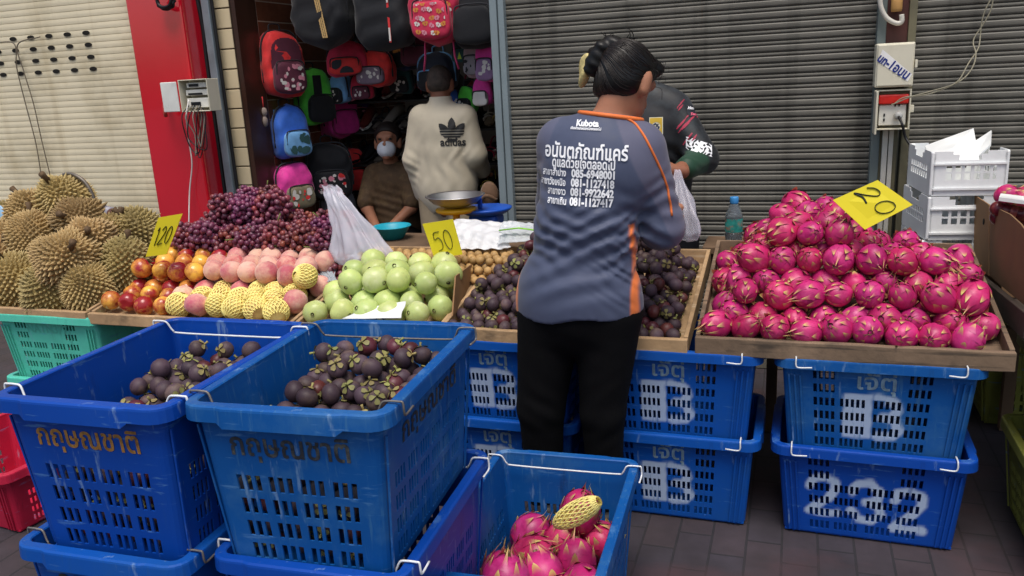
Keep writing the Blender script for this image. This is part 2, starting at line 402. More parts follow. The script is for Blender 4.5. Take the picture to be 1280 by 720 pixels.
mb = MB(); mb.box((0, -.03, .004), (3.2-XP-.15, .03, .06)); mb.build('bottom_rail', grey_sh, sh2)
cream = M('shutter_cream_paint', '#e2d6b8', .5, .08, 2., stain='#a5936a', sscale=1.6, samt=.5, spec=.3)
streak(cream, '#a99468', (10., 10., .3), .54, .70, .25)
pc = [(0., .005), (.045, .005), (.065, 0.), (.3, -.0008), (.5, -.0011), (.7, -.0008), (.985, 0.)]
XL0 = -6.6
sh3 = shutter('roller_shutter', 'cream flat slatted roller shutter with rows of oval vent holes behind the durians', XL0, XR0, 4.03, .05, 2.75, pc, .0365, cream)
mb = MB(); mb.box((0, -.03, .004), (XR0-XL0, .03, .06)); mb.build('bottom_rail', cream, sh3)
vent = M('vent_dark', '#16120d', .9)
for r_, (px0, py) in enumerate(((108, 41), (111, 56), (114, 71), (117, 86))):
    p = atY(px0, py, 4.03)
    for k in range(9):
        x = p[0]-.143*k; z = p[2]+.0
        if x < XL0+.1: break
        mb = MB(); n = 20
        ring = []
        for q in range(n):
            a = 2*pi*q/n; ring.append((x-XL0+.028*cos(a), .0125*sin(a)+z))
        vs = [(u, -.0035, w) for u, w in ring]+[(u, -.0045, w) for u, w in ring]
        mb.add(vs, [tuple(range(n, 2*n))]+[(i, (i+1) % n, n+(i+1) % n, n+i) for i in range(n)])
        mb.build('vent_hole', vent, sh3)  # solid oval on the curtain; the shade inside the opening is its dark colour

# pillars, jamb, tiled strip
red = M('red_enamel', '#d0142a', .14, .05, 2., coat=1., spec=1., bump=.06, bscale=3.5, bdist=.02, rvar=.05)
mb = MB(); mb.box((XR0, 3.97, .0), (XR1, 4.30, 3.0))
t = tag(mb.build('pillar', red, bevel=.012), 'glossy red clad pillar between the cream shutter and the shop entrance', 'pillar')
alu = M('aluminium_grey', '#8d9a9e', .4, .08, 6., metal=.25, stain='#6d767a', samt=.5)
t = thing('door_jamb', 'pale blue grey metal jamb on the right side of the shop entrance', 'door jamb', (XF, YF, 0))
mb = MB(); mb.box((0, -.05, .004), (.036, .06, 2.7)); mb.build('channel', alu, t, bevel=.004)
mb = MB(); mb.box((.039, -.04, .004), (.07, .06, 2.7)); mb.build('guide_rail', alu, t, bevel=.004)
tile = M('cream_tile', '#d8c6a2', .22, .06, 4., coat=.3, spec=.5); grout = M('dark_grout', '#4d3c30', .9)
t = thing('tiled_pier', 'narrow pier of cream square wall tiles beside the red pillar', 'wall', (XT0, YT, 0))
mb = MB(); mb.box((0, .008, 0), (XT1-XT0, .2, 2.8)); mb.build('wall', grout, t)
mb = MB(); z = .0
while z < 2.7:
    mb.box((.004, .0, z+.003), (XT1-XT0-.002, .0078, z+.108)); z += .112
mb.build('tile', tile, t, bevel=.003)
steel = M('galvanised_steel', '#8b98a0', .45, .15, 8., metal=.3, stain='#565d60', samt=.6)
p0 = atY(250, 0, 4.1); p1 = atY(284, 250, 4.1)
t = thing('drain_pipe', 'grey vertical pipe and black cable run between red pillar and tiles', 'pipe', (p0[0], 4.12, 0))
mb = MB(); mb.box((.0, -.02, 0), (.05, .02, 2.8)); mb.build('channel', steel, t, bevel=.004)
mb = MB(); mb.tube(smooth_path([(-.03, 0, 2.8), (-.035, -.01, 2.1), (-.02, -.0, 1.8), (-.03, 0, 1.5), (-.025, 0, 0)], 5), .014, 8)
mb.tube(smooth_path([(.062, 0, 2.8), (.068, -.01, 2.1), (.062, -.0, 1.7), (.068, 0, 0)], 5), .010, 8); mb.build('cable', M('black_cable', '#15161a', .5), t)

brown = brickmat('brown_wall_tile', '#7a4a34', '#8a5640', '#c0aa94', .40, .115, .0035, .2, .3, offset=0., plane='YZ', coat=.2)
XW = XT1+.01
mb = MB(); mb.box((XW-.1, YT+.21, 0), (XW, 6.3, 2.6)); tag(mb.build('wall', brown), 'dark brown glazed tile wall on the left inside the shop', 'wall', kind='structure')
mb = MB(); mb.box((XW, YT+.002, 0), (XW+.028, YT+.20, 2.65)); tag(mb.build('door_jamb', M('dark_brown_frame', '#3a251c', .35)), 'dark brown jamb on the left side of the shop entrance', 'door jamb')
dark = M('dim_plaster', '#8a7c6c', .8)
mb = MB(); mb.box((XW-.1, 6.3, 0), (XF+.6, 6.4, 2.6)); tag(mb.build('wall', dark), 'dim back wall inside the shop', 'wall', kind='structure')
mb = MB(); mb.box((XF+.5, 4.1, 0), (XF+.6, 6.3, 2.6)); tag(mb.build('wall', dark), 'dim right wall inside the shop', 'wall', kind='structure')
mb = MB(); mb.box((XW-.1, 4.08, 2.6), (XF+.6, 6.4, 2.7)); tag(mb.build('ceiling', dark), kind='structure')
facade = M('facade_plaster', '#8f8a80', .8)
mb = MB(); mb.box((XL0, 4.12, 2.72), (3.2, 4.5, 6.5)); tag(mb.build('wall', facade), 'plain upper shop front wall above the shutters', 'wall', kind='structure')
mb = MB(); mb.box((XL0-.3, 4.1, 0), (XL0, 6.4, 6.5)); mb.box((3.2, 4.1, 0), (3.5, 6.4, 6.5)); tag(mb.build('wall', facade), 'plain end walls of the shop row', 'wall', kind='structure')

# pole with its meter boxes
t = thing('utility_pole', 'dark post with white cable trunking between the two grey shutters', 'pole', (XP, 3.93, 0))
oxide = M('red_oxide', '#4a2620', .6, .2); olive = M('pole_olive', '#6b6650', .6, .2, stain='#3a382c', samt=.6)
mb = MB(); mb.box((0, .0, 0), (.035, .1, 2.75)); mb.build('guide_rail', M('pole_blue_grey', '#66706e', .5, .15), t, bevel=.003)
mb = MB(); mb.box((.036, .01, 0), (.105, .1, 1.3)); mb.build('post', olive, t)
mb = MB(); mb.box((.036, .01, 1.301), (.118, .1, 2.75)); mb.build('upper_post', oxide, t)
mb = MB(); mb.box((.119, .0, 0), (.15, .1, 2.75)); mb.build('guide_rail', olive, t, bevel=.003)
tr = M('white_trunking', '#cdc9bd', .4, .08, stain='#8d8674', samt=.5)
mb = MB(); mb.box((.045, -.014, .3), (.066, .009, 1.16)); mb.box((.070, -.014, .3), (.088, .009, 1.16)); mb.build('trunking', tr, t, bevel=.002)
hk = [atY(1100, -8, 3.9), atY(1101, 8, 3.9), atY(1108, 22, 3.9), atY(1120, 29, 3.9), atY(1127, 27, 3.9), atY(1127, 18, 3.9)]
mb = MB(); mb.tube(smooth_path(hk, 6), .010, 10); tag(mb.build('conduit_hook', tr), 'white curved conduit hook high on the dark post', 'conduit')
mb = MB(); q = atY(1121, 5, 3.91); mb.lathe([(.001, -.03), (.02, -.03), (.022, -.02), (.022, .04), (.015, .05), (.001, .05)], 14, mat=Matrix.Translation(q))
tag(mb.build('insulator', M('timber_knob', '#b98c50', .6)), 'small tan wooden insulator beside the conduit hook', 'insulator')

beige = M('meter_box_beige', '#d9d3bd', .4, .05, 5., stain='#a69c80', samt=.5, spec=.4)
def P3(x, y, Y): return atY(x, y, Y)
a = P3(1093, 110, 3.82); b = P3(1145, 52, 3.82)
t = thing('meter_box', 'closed beige meter box with a slanted taped strip of blue letters', 'meter box', (a[0], 3.82, a[2]))
w, h = b[0]-a[0], b[2]-a[2]
mb = MB(); mb.box((0, .004, 0), (w, .105, h)); mb.build('case', beige, t, bevel=.006)
mb = MB(); mb.box((.006, -.004, .006), (w-.006, .003, h-.006)); d = mb.build('door', beige, t, bevel=.003)
mb = MB(); mb.box((w+.002, .0, h*.42), (w+.012, .03, h*.6)); mb.build('latch', beige, t, bevel=.002)
ang = radians(-36); cx, cz = w*.47, h*.47; u = (cos(ang), sin(ang)); n_ = (-sin(ang), cos(ang))
def strip(px, pz): return (cx+u[0]*px+n_[0]*pz, cz+u[1]*px+n_[1]*pz)
mb = MB(); hw = w*.57; pl = [strip(-hw, -.03), strip(hw*.98, -.018), strip(hw, .018), strip(-hw*.95, .03)]
pl = [(min(max(x_, .0065), w-.0065), z_) for x_, z_ in pl]
mb.add([(x_, -.0052, z_) for x_, z_ in pl], [(0, 1, 2, 3)]); st = mb.build('sticker', M('white_paper', '#eceae6', .6), d)
v2, f2 = text2d('un-1อบน', .052, .0015, width=hw*1.7)
mb = MB(); mb.add([(strip(x_, z_-.016)[0], -.0066, strip(x_, z_-.016)[1]) for x_, z_ in v2], f2); mb.build('lettering', M('navy_ink', '#22307c', .5), d)
a = P3(1094, 163, 3.83); b = P3(1140, 111, 3.83)
t = thing('socket_box', 'open beige socket box with red tape and a black plug, below the closed box', 'socket box', (a[0], 3.83, a[2]))
w, h = b[0]-a[0], b[2]-a[2]
mb = MB(); mb.box((0, .088, 0), (w, .095, h)); mb.box((0, 0, 0), (.006, .087, h)); mb.box((w-.006, 0, 0), (w, .087, h)); mb.box((.0065, 0, 0), (w-.0065, .087, .006)); mb.box((.0065, 0, h-.006), (w-.0065, .087, h)); mb.build('case', beige, t, bevel=.002)
mb = MB(); mb.box((-.012, -.105, -.01), (-.004, .0, h)); mb.build('door', beige, t, bevel=.003)
mb = MB(); mb.box((-.004, -.02, .03), (.0, .005, .05)); mb.box((-.004, -.02, h-.05), (.0, .005, h-.03)); mb.build('hinge', steel, t)
wp = M('socket_plate', '#e4e2d8', .35)
mb = MB(); mb.box((.012, .02, .018), (w-.014, .086, h*.62)); pl = mb.build('socket_plate', wp, t, bevel=.003)
dk = M('black_rubber', '#131316', .5)
mb = MB()
for (x_, z_) in ((.03, .035), (.03, .055), (.085, .095), (.07, .095)): mb.box((x_, .0165, z_), (x_+.006, .0195, z_+.012))
mb.build('socket_hole', dk, pl)  # raised black bars; their colour stands for the shade inside the slots
mb = MB(); mb.lathe([(.001, 0), (.016, 0), (.018, .01), (.014, .03), (.001, .03)], 14, mat=Matrix.Translation((w*.66, .018, h*.35)) @ Matrix.Rotation(pi/2, 4, 'X')); mb.build('plug', M('grey_plug', '#b9b9b4', .4), t)
mb = MB(); mb.box((.007, .004, h*.64), (w-.007, .03, h-.02)); mb.build('red_tape', M('red_tape', '#c8241c', .3, .2, 20, bump=.5, bscale=30), t, bevel=.006)
mb = MB(); mb.box((w, .01, h*.42), (w+.014, .03, h*.6)); mb.build('latch', beige, t, bevel=.002)
c0 = np.array([a[0]+w*.66, 3.82, a[2]+h*.33])
mb = MB(); mb.tube(smooth_path([c0, c0+(.012, -.03, -.03), P3(1132, 172, 3.8), P3(1140, 186, 3.78), P3(1146, 215, 3.85)], 6), .0055, 8)
tag(mb.build('power_cord', dk), 'thick black power cord plugged into the open socket box', 'cord')
pts = [P3(1115, 131, 3.81), P3(1133, 122, 3.8), P3(1165, 115, 3.8), P3(1200, 100, 3.8), P3(1218, 70, 3.85), P3(1222, 45, 3.9), P3(1236, 10, 3.9), P3(1245, -20, 3.9)]
twc = M('twisted_flex', '#8e8873', .6)
mb = MB(); sp = smooth_path(pts, 12)
for s_ in (0, pi): mb.tube([p+np.array([cos(i*.22+s_)*.004*(1+2*sin(i*.03)**2), 0, sin(i*.22+s_)*.004]) for i, p in enumerate(sp)], .0028, 6)
tag(mb.build('twisted_wire', twc), 'thin tan twisted wire swinging from the open socket box up the shutter', 'wire')

# switch box on the red pillar
a = P3(232, 140, 3.9); b = P3(262, 98, 3.9)
w, h = b[0]-a[0], b[2]-a[2]
t = thing('fuse_box', 'open white fuse box with its wires hanging out on the red pillar', 'fuse box', (a[0], 3.87, a[2]))
mb = MB(); mb.box((0, .09, 0), (w, .098, h)); mb.box((0, 0, 0), (.005, .089, h)); mb.box((w-.005, 0, 0), (w, .089, h)); mb.box((.0055, 0, 0), (w-.0055, .089, .005)); mb.box((.0055, 0, h-.005), (w-.0055, .089, h)); mb.build('case', beige, t, bevel=.002)
mb = MB(); mb.box((-.112, -.012, .004), (-.003, -.004, h-.008)); mb.build('door', M('box_door_white', '#dfe0da', .3), t, bevel=.004)
mb = MB(); mb.box((.02, .03, h*.12), (w-.03, .08, h*.42)); mb.box((.02, .03, h*.5), (w-.02, .08, h*.68)); mb.box((.03, .03, h*.74), (w-.03, .08, h*.9)); mb.build('breaker', wp, t, bevel=.003)
mb = MB(); mb.box((.04, .024, h*.52), (w-.06, .029, h*.58)); mb.box((.05, .024, h*.2), (w-.08, .029, h*.3)); mb.box((.05, .024, h*.78), (w-.08, .029, h*.86)); mb.build('breaker_switch', dk, t)
rr = random.Random(3); gw = M('grey_wire', '#8c8478', .5)
for k in range(5):
    p = [np.array([a[0]+.03+.02*k, 3.9, a[2]+h*.2]), np.array([a[0]+.01+.025*k, 3.85, a[2]-.03]), np.array([a[0]+.03+rr.uniform(-.04, .08), 3.87, a[2]-.12-rr.uniform(0, .12)]), np.array([a[0]+.07+rr.uniform(-.02, .06), 3.87, a[2]-.16-rr.uniform(0, .1)]), np.array([a[0]+.1+.01*k, 3.89, a[2]-.03]), np.array([a[0]+.08, 3.92, a[2]+.04])]
    mb = MB(); mb.tube(smooth_path(p, 6), .003, 6); o = mb.build('loose_wire', [dk, gw][k % 2], t); o.matrix_parent_inverse = Matrix.Translation(-Vector(t.location))
mb = MB(); mb.tube(smooth_path([P3(236, 125, 3.88), P3(233, 145, 3.86), P3(236, 175, 3.93), P3(240, 205, 3.94), P3(237, 240, 3.94), P3(236, 285, 3.9)], 8), .004, 6)
tag(mb.build('white_cable', M('white_flex', '#e2dcd6', .4)), 'long white cable hanging down the front of the red pillar', 'cable')
q = P3(210, 138, 3.94)
mb = MB(); mb.tube(smooth_path([q+(-.01, .02, .04), q+(0, -.02, .03), q+(.004, -.03, -.01), q+(-.004, -.02, -.03)], 5), .011, 10); mb.lathe([(.001, 0), (.017, 0), (.017, .012), (.001, .012)], 12, mat=Matrix.Translation(q+np.array((-.01, .028, .04))) @ Matrix.Rotation(pi/2, 4, 'X'))
tag(mb.build('wall_tap', M('red_painted_brass', '#b6443c', .3)), 'small tap painted red on the red pillar below the fuse box', 'tap')
mb = MB(); c = P3(208, 2, 3.93); mb.tube([c+np.array([.055*cos(2*pi*i/24), -.006*(i % 3), .04*sin(2*pi*i/24)]) for i in range(24)], .009, 8, closed=True); mb.tube([c+np.array([.046*cos(2*pi*i/24), -.018, .034*sin(2*pi*i/24)+.003]) for i in range(24)], .009, 8, closed=True)
tag(mb.build('cable_coil', dk), 'black coil of cable at the top of the red pillar', 'cable')
wr = M('old_wire', '#6b6152', .6)
for lab, pts in (('dark thin wire sagging down the cream shutter, left one of two', [(-5, 53), (18, 55), (21, 85), (32, 130), (45, 180), (52, 225), (55, 260)]), ('dark thin wire sagging down the cream shutter, right one of two', [(50, 46), (22, 56), (30, 90), (42, 130), (52, 175), (64, 225), (72, 262)])):
    mb = MB(); mb.tube(smooth_path([P3(x_, y_, 4.0) for x_, y_ in pts], 8), .0035, 6); tag(mb.build('hanging_wire', wr), lab, 'wire')
# ------------------------------------------------------------------ crates
def crate_mesh(side, L=.53, Wd=.39, lt_in=.024, H=.31, T=.004, layout=None, paint=None, fine=False):
    """perforated tapered basket; side 0/2 = long walls (-y, +y), 1/3 = short walls (+x, -x)"""
    a, b = L/2, Wd/2; rc = .022; a2, b2 = a-lt_in, b-lt_in
    cols = []; lay = layout
    def us(n, groups):
        s = {0., 1.}
        for (u0, u1, k, rows) in groups:
            pit = (u1-u0)/k
            for i in range(k): s.add(round(u0+pit*i+pit*.2, 5)); s.add(round(u0+pit*(i+1)-pit*.2, 5))
        if fine:
            for q in np.arange(0, 1, .0125): s.add(round(q, 5))
        return sorted(s)
    dirs = [((-1, -1), (1, -1), (0, -1)), ((1, -1), (1, 1), (1, 0)), ((1, 1), (-1, 1), (0, 1)), ((-1, 1), (-1, -1), (-1, 0))]
    vr = lay['rows']; vc = {0., 1.}
    for v0, v1 in vr: vc.add(v0); vc.add(v1)
    if fine:
        for q in np.arange(0, 1, .03): vc.add(round(q, 4))
    vc = sorted(vc)
    for s in range(4):
        (sx, sy), (ex, ey), (nx, ny) = dirs[s]
        u_ = us(s, lay[s % 2]); 
        for i, u in enumerate(u_):
            def P(A, B):
                sxx = sx*(A-(rc if s % 2 == 0 else 0)); syy = sy*(B-(rc if s % 2 else 0)); exx = ex*(A-(rc if s % 2 == 0 else 0)); eyy = ey*(B-(rc if s % 2 else 0))
                return np.array((sxx+(exx-sxx)*u, syy+(eyy-syy)*u))
            um = None if i == len(u_)-1 else (u+u_[i+1])/2
            cols.append((P(a, b), P(a2, b2), np.array((nx, ny), float), s, um))
        n0 = np.array((nx, ny), float); n1 = np.array(dirs[(s+1) % 4][2], float)
        for j in range(1, 4):
            t = j/4*pi/2; n = n0*cos(t)+n1*sin(t)
            def C(A, B): return np.array((ex*(A-rc), ey*(B-rc)))+n*rc
            cols.append((C(a, b), C(a2, b2), n, s, None))
    def open_(s, um, vm):
        if um is None: return False
        for ri, (v0, v1) in enumerate(vr):
            if v0 < vm < v1:
                for (u0, u1, k, rows) in lay[s % 2]:
                    if u0 < um < u1 and ri in rows:
                        pit = (u1-u0)/k; q = ((um-u0) % pit)/pit
                        return .2 < q < .8
        return False
    mb = MB(); nc, nr = len(cols), len(vc); z0 = .012
    V = []; A = []
    for layer in (0, 1):
        for (pt, pb, n, s, um) in cols:
            for v in vc:
                p = pb+(pt-pb)*v-n*(T*layer); z = z0+(H-z0)*v; V.append((p[0], p[1], z))
                A.append(paint(p[0], z) if (paint and s == 0 and layer == 0) else 0.)
    I = lambda l, c, r: l*nc*nr+(c % nc)*nr+r
    full = np.zeros((nc, nr-1), bool)
    for c in range(nc):
        for r in range(nr-1): full[c, r] = not open_(cols[c][3], cols[c][4], (vc[r]+vc[r+1])/2)
    fs = []
    for c in range(nc):
        for r in range(nr-1):
            if not full[c, r]: continue
            fs.append((I(0, c, r), I(0, c+1, r), I(0, c+1, r+1), I(0, c, r+1))); fs.append((I(1, c, r), I(1, c, r+1), I(1, c+1, r+1), I(1, c+1, r)))
            if not full[(c-1) % nc, r]: fs.append((I(0, c, r), I(0, c, r+1), I(1, c, r+1), I(1, c, r)))
            if not full[(c+1) % nc, r]: fs.append((I(0, c+1, r), I(1, c+1, r), I(1, c+1, r+1), I(0, c+1, r+1)))
            if r == 0 or not full[c, r-1]: fs.append((I(0, c, r), I(1, c, r), I(1, c+1, r), I(0, c+1, r)))
            if r == nr-2 or not full[c, r+1]: fs.append((I(0, c, r+1), I(0, c+1, r+1), I(1, c+1, r+1), I(1, c, r+1)))
    mb.add(V, fs, 0, False, {'paint': A})
    mb.box((-a2+.004, -b2+.004, .006), (a2-.004, b2-.004, .0115))
    for x in np.linspace(-a2+.03, a2-.03, 7): mb.box((x-.003, -b2+.01, 0), (x+.003, b2-.01, .0055))
    # stiffening ribs near the corners of the long walls
    for sy in (-1, 1):
        for u in lay.get('ribs', ()):
            for sx in (-1, 1):
                x0, x1 = sx*u*a2, sx*u*a; yb, yt = sy*(b2+.0005), sy*(b+.0005)
                vs = [(x0-.0025, yb, z0), (x0+.0025, yb, z0), (x1+.0025, yt, H-.05), (x1-.0025, yt, H-.05)]
                vs += [(x, y+sy*.0045, z) for x, y, z in vs]
                mb.add(vs, [(0,1,2,3), (4,5,6,7), (0,1,5,4), (1,2,6,5), (2,3,7,6), (3,0,4,7)])
    return mb
def rim_mesh(L, Wd, H, over=.026, skirt=.036, dip=.014):
    mb = MB(); a, b = L/2, Wd/2; rc = .024; path = []
    def corner(cx, cy, t0):
        for j in range(6): path.append((cx+cos(t0+j/5*pi/2)*rc, cy+sin(t0+j/5*pi/2)*rc, cos(t0+j/5*pi/2), sin(t0+j/5*pi/2), 0.))
    def seg(p, q, n, d):
        for u in (.12, .16, .3, .7, .84, .88): path.append((p[0]+(q[0]-p[0])*u, p[1]+(q[1]-p[1])*u, n[0], n[1], d if .14 < u < .86 else 0.))
    corner(a-rc, b-rc, 0); seg((a-rc, b), (-a+rc, b), (0, 1), 0)
    corner(-a+rc, b-rc, pi/2); seg((-a, b-rc), (-a, -b+rc), (-1, 0), 1.)
    corner(-a+rc, -b+rc, pi); seg((-a+rc, -b), (a-rc, -b), (0, -1), 0)
    corner(a-rc, -b+rc, 1.5*pi); seg((a, -b+rc), (a, b-rc), (1, 0), 1.)
    prof = [(-.0045, -.006), (-.0045, .001), (-.002, .0035), (over-.006, .0035), (over-.001, .001), (over, -.003), (over+.0015, -skirt), (over-.0015, -skirt), (over-.0025, -.004), (.002, -.001), (.0012, -.006)]
    k = len(prof); n = len(path); vs = []
    for (x, y, nx, ny, d) in path:
        for i, (o, z) in enumerate(prof):
            zz = z-(dip*d if i in (6, 7) else 0.); oo = o+(.004*d if 3 <= i <= 8 else 0.); vs.append((x+nx*oo, y+ny*oo, H+zz))
    fs = [(i*k+j, ((i+1) % n)*k+j, ((i+1) % n)*k+(j+1) % k, i*k+(j+1) % k) for i in range(n) for j in range(k)]
    mb.add(vs, fs, 0, False); return mb
def bail(xb, b, H, sx, side_len=.045):
    s = sx; up = H+.0085
    pts = [(xb-s*side_len, -b-.030, H-.018), (xb-s*.008, -b-.030, H-.02), (xb, -b-.0305, H-.012), (xb, -b-.029, up-.002), (xb, -b-.022, up), (xb, -b-.002, up), (xb, -b+.012, up-.004), (xb+s*.004, -b+.024, H-.018), (xb+s*.006, -b+.045, H-.024), (xb+s*.006, 0, H-.025)]
    pts = pts+[(x, -y, z) for x, y, z in pts[-2::-1]]
    mb = MB(); mb.tube(smooth_path(pts, 4), .0024, 8); return mb
ROWS6 = [(.05+.148*i, .05+.148*i+.092) for i in range(6)]
LAY_BACK = {'rows': ROWS6, 0: [(.125, .265, 4, (0,1,2,3,4,5)), (.285, .445, 5, (0,1,2,3)), (.485, .655, 5, (0,1,2,3)), (.675, .815, 4, (0,1,2,3,4,5))], 1: [(.12, .32, 4, (0,1,2,3)), (.4, .6, 4, (0,1,2,3)), (.68, .88, 4, (0,1,2,3))], 'ribs': (.80, .86, .92)}
ROWS4 = [(.045+.145*i, .045+.145*i+.098) for i in range(4)]
LAY_FRONT = {'rows': ROWS4, 1: [(.10, .285, 3, (0,1,2,3)), (.315, .495, 3, (0,1,2,3)), (.525, .70, 3, (0,1,2,3)), (.735, .91, 3, (0,1,2,3))], 0: [(.06+.148*i, .06+.148*i+.12, 4, (0,1,2,3)) for i in range(6)], 'ribs': (.94,)}
def blotch(d, x, z):
    w = sin(x*91+z*53)*.5+sin(x*47-z*131+1.3)*.5
    return max(0., min(1., .5-(d+.0025*w)/.007))
def seg_d(p, a, b):
    px, pz = p[0]-a[0], p[1]-a[1]; vx, vz = b[0]-a[0], b[1]-a[1]; t = max(0, min(1, (px*vx+pz*vz)/(vx*vx+vz*vz+1e-12)))
    return math.hypot(px-vx*t, pz-vz*t)
def strokes(lines, w):
    segs = [(l[i], l[i+1]) for l in lines for i in range(len(l)-1)]
    return lambda x, z: blotch(min(seg_d((x, z), a, b) for a, b in segs)-w, x, z)
def digit2(cx, cz, w, h): return [(cx-w, cz+h*.45), (cx-w*.75, cz+h*.85), (cx, cz+h), (cx+w*.8, cz+h*.8), (cx+w*.9, cz+h*.35), (cx+w*.3, cz-h*.2), (cx-w*.5, cz-h*.7), (cx-w, cz-h), (cx+w*1.05, cz-h)]
def digit3(cx, cz, w, h): return [(cx-w, cz+h*.5), (cx-w*.6, cz+h*.9), (cx+w*.2, cz+h), (cx+w*.9, cz+h*.6), (cx+w*.7, cz+h*.15), (cx, cz), (cx+w*.8, cz-h*.2), (cx+w, cz-h*.6), (cx+w*.3, cz-h), (cx-w*.5, cz-h*.9), (cx-w, cz-h*.5)]
def paint232(x, z):
    return paint232.f(x, z)*.85
paint232.f = strokes([digit2(-.128, .148, .04, .062), digit3(-.005, .138, .042, .066), digit2(.112, .125, .04, .066)], .0135)
def paintB(x, z):
    x0, x1, z0, z1 = -.088, -.008, .06, .205
    d = max(x0-x, x-x1, z0-z, z-z1)
    d2 = min(seg_d((x, z), a, b) for a, b in (((.008, z1-.012), (.045, z1-.015)), ((.045, z1-.015), (.06, z1-.04)), ((.06, z1-.045), (.05, .138)), ((.02, .133), (.055, .130)), ((.055, .13), (.066, .095)), ((.066, .095), (.05, z0+.012)), ((.012, z0+.01), (.05, z0+.012))))-.015
    if x < .026 and .148 < z < .188: d2 = max(d2, .004)
    return blotch(min(d, d2), x, z)*.8
def plastic(name, c, c2, samt=.5):
    m = M(name, c, .46, .08, 3., spec=.3, stain=c2, sscale=7., samt=samt, attrs=(('paint', '#b9cae0'),), bump=.05, bscale=12, rvar=.14)
    streak(m, c2, (90., 90., 5.), .58, .66, .55, 2.); streak(m, '#86a6c6', (34., 34., 7.), .63, .70, .42, 7.); streak(m, '#5f8fc0', (9., 9., 70.), .62, .68, .4, 15.); streak(m, '#1c1a18', (26., 26., 4.), .62, .76, .45, 12.)
    return m
BLUE = plastic('blue_plastic', '#0a4ea6', '#1d5296', .55); BLUE2 = plastic('deep_blue_plastic', '#0843a0', '#12459a', .5); BLUE3 = plastic('worn_blue_plastic', '#0e5299', '#3d6f9e', .55)
MINT = plastic('mint_plastic', '#58c8b0', '#4aa893', .4); OLIVE = plastic('olive_yellow_plastic', '#85883f', '#5f6236', .6); REDP = plastic('crimson_plastic', '#b8203f', '#8e1c36', .4)
WIRE_W = M('white_coated_wire', '#dfe2e4', .35, rvar=.05); WIRE_R = M('rusty_wire', '#7b7672', .5, .3, 30, metal=.5); GREYTXT = M('grey_stencil_ink', '#7890a2', .7, .35, 60, attrs=()); BROWNTXT = M('brown_stencil_ink', '#2c3038', .7, .3, 60, stain='#6a6a62', sscale=30, samt=.8)
def crate(label, mat, loc, rz=0., back=True, text=None, tmat=None, tsize=.075, tz=.235, paint=None, wire=WIRE_W, L=.53, Wd=.39, H=.31, group=None, twidth=None, side_text=False, tz2=None, sunken=0, name='fruit_crate'):
    t = thing(name, label, 'crate', loc, rz, group)
    lay = LAY_BACK if back else LAY_FRONT
    crate_mesh(0, L, Wd, H=H, layout=lay, paint=paint, fine=bool(paint)).build('basket', mat, t, fix=False)
    rim_mesh(L, Wd, H, over=.020, skirt=.028, dip=.010).build('rim', mat, t, fix=False)
    if wire:
        for sx in (-1, 1): bail(sx*(L/2-.04), Wd/2, H, sx).build('wire_handle', wire, t)
    def wall_text(s, size, side, zc, width, mt):
        v2, f2 = text2d(s, size, .0012, width); a, b = L/2, Wd/2; ti = .024
        vs = []
        zm = (v2[:, 1].max()+v2[:, 1].min())/2
        for u, v in v2:
            z = zc+v-zm; q = (z-.012)/(H-.012)
            if side == 'long': vs.append((u, -(b-ti+ti*q)-.0012, z))
            elif side == 'longr': vs.append((-u, (b-ti+ti*q)+.0012, z))
            else: vs.append((-(a-ti+ti*q)-.0012, -u, z))
        mb = MB(); mb.add(vs, f2); mb.build('stencil_lettering', mt, t)
    if text and back: wall_text(text, tsize, 'long', tz, twidth, tmat)
    if text and not back:
        wall_text(text, tsize, 'short', tz, twidth, tmat)
        if side_text: wall_text(text, tsize, 'long', tz, twidth*1.3, tmat)
    return t
SP = .284
def at_base(z): return SP*z
CX = {'A': -.944, 'B': -.3565, 'C': .2475}
YC = 2.475+.39/2-.018
T1 = 'เจ๊ตุ่'
SA = 'blue crates stacked under the wooden trays'
crate('blue crate under the mangosteen tray left of the woman, upper one with white painted block', BLUE, (CX['A'], YC, SP), .0, True, T1, GREYTXT, .070, .243, paintB, WIRE_W, group=SA, twidth=.10)
crate('blue crate left of the woman, lower one standing on the pavement', BLUE, (CX['A'], YC, 0), .0, True, T1, GREYTXT, .070, .243, paintB, WIRE_W, group=SA, twidth=.10)
crate('blue crate right of the woman, upper one with a white painted block like a B', BLUE, (CX['B'], YC, SP), .0, True, T1, GREYTXT, .070, .243, paintB, WIRE_W, group=SA, twidth=.10)
crate('blue crate right of the woman, lower one on the pavement with smeared white paint', BLUE, (CX['B'], YC, 0), .0, True, T1, GREYTXT, .070, .243, paintB, WIRE_W, group=SA, twidth=.10)
crate('blue crate directly under the dragon fruit tray with grey Thai stencil and white block', BLUE3, (CX['C'], YC, SP), .0, True, T1, GREYTXT, .070, .243, paintB, WIRE_W, group=SA, twidth=.105)
crate('deep blue crate on the pavement with big white spray painted number 232', BLUE2, (CX['C'], YC, 0), radians(-1.0), True, None, None, paint=paint232, group=SA)
# mint crates at far left
mint_x = -2.905
crate('mint green crate under the durian board with faint lettering', MINT, (mint_x, YC, SP-.0), 0, True, 'NATN377', M('faint_mint_ink', '#4bb39c', .6), .05, .25, None, None, twidth=.22)
crate('mint green crate at the bottom of the far left stack', MINT, (mint_x, YC, 0), 0, True, None, None, None, None, None, wire=None)
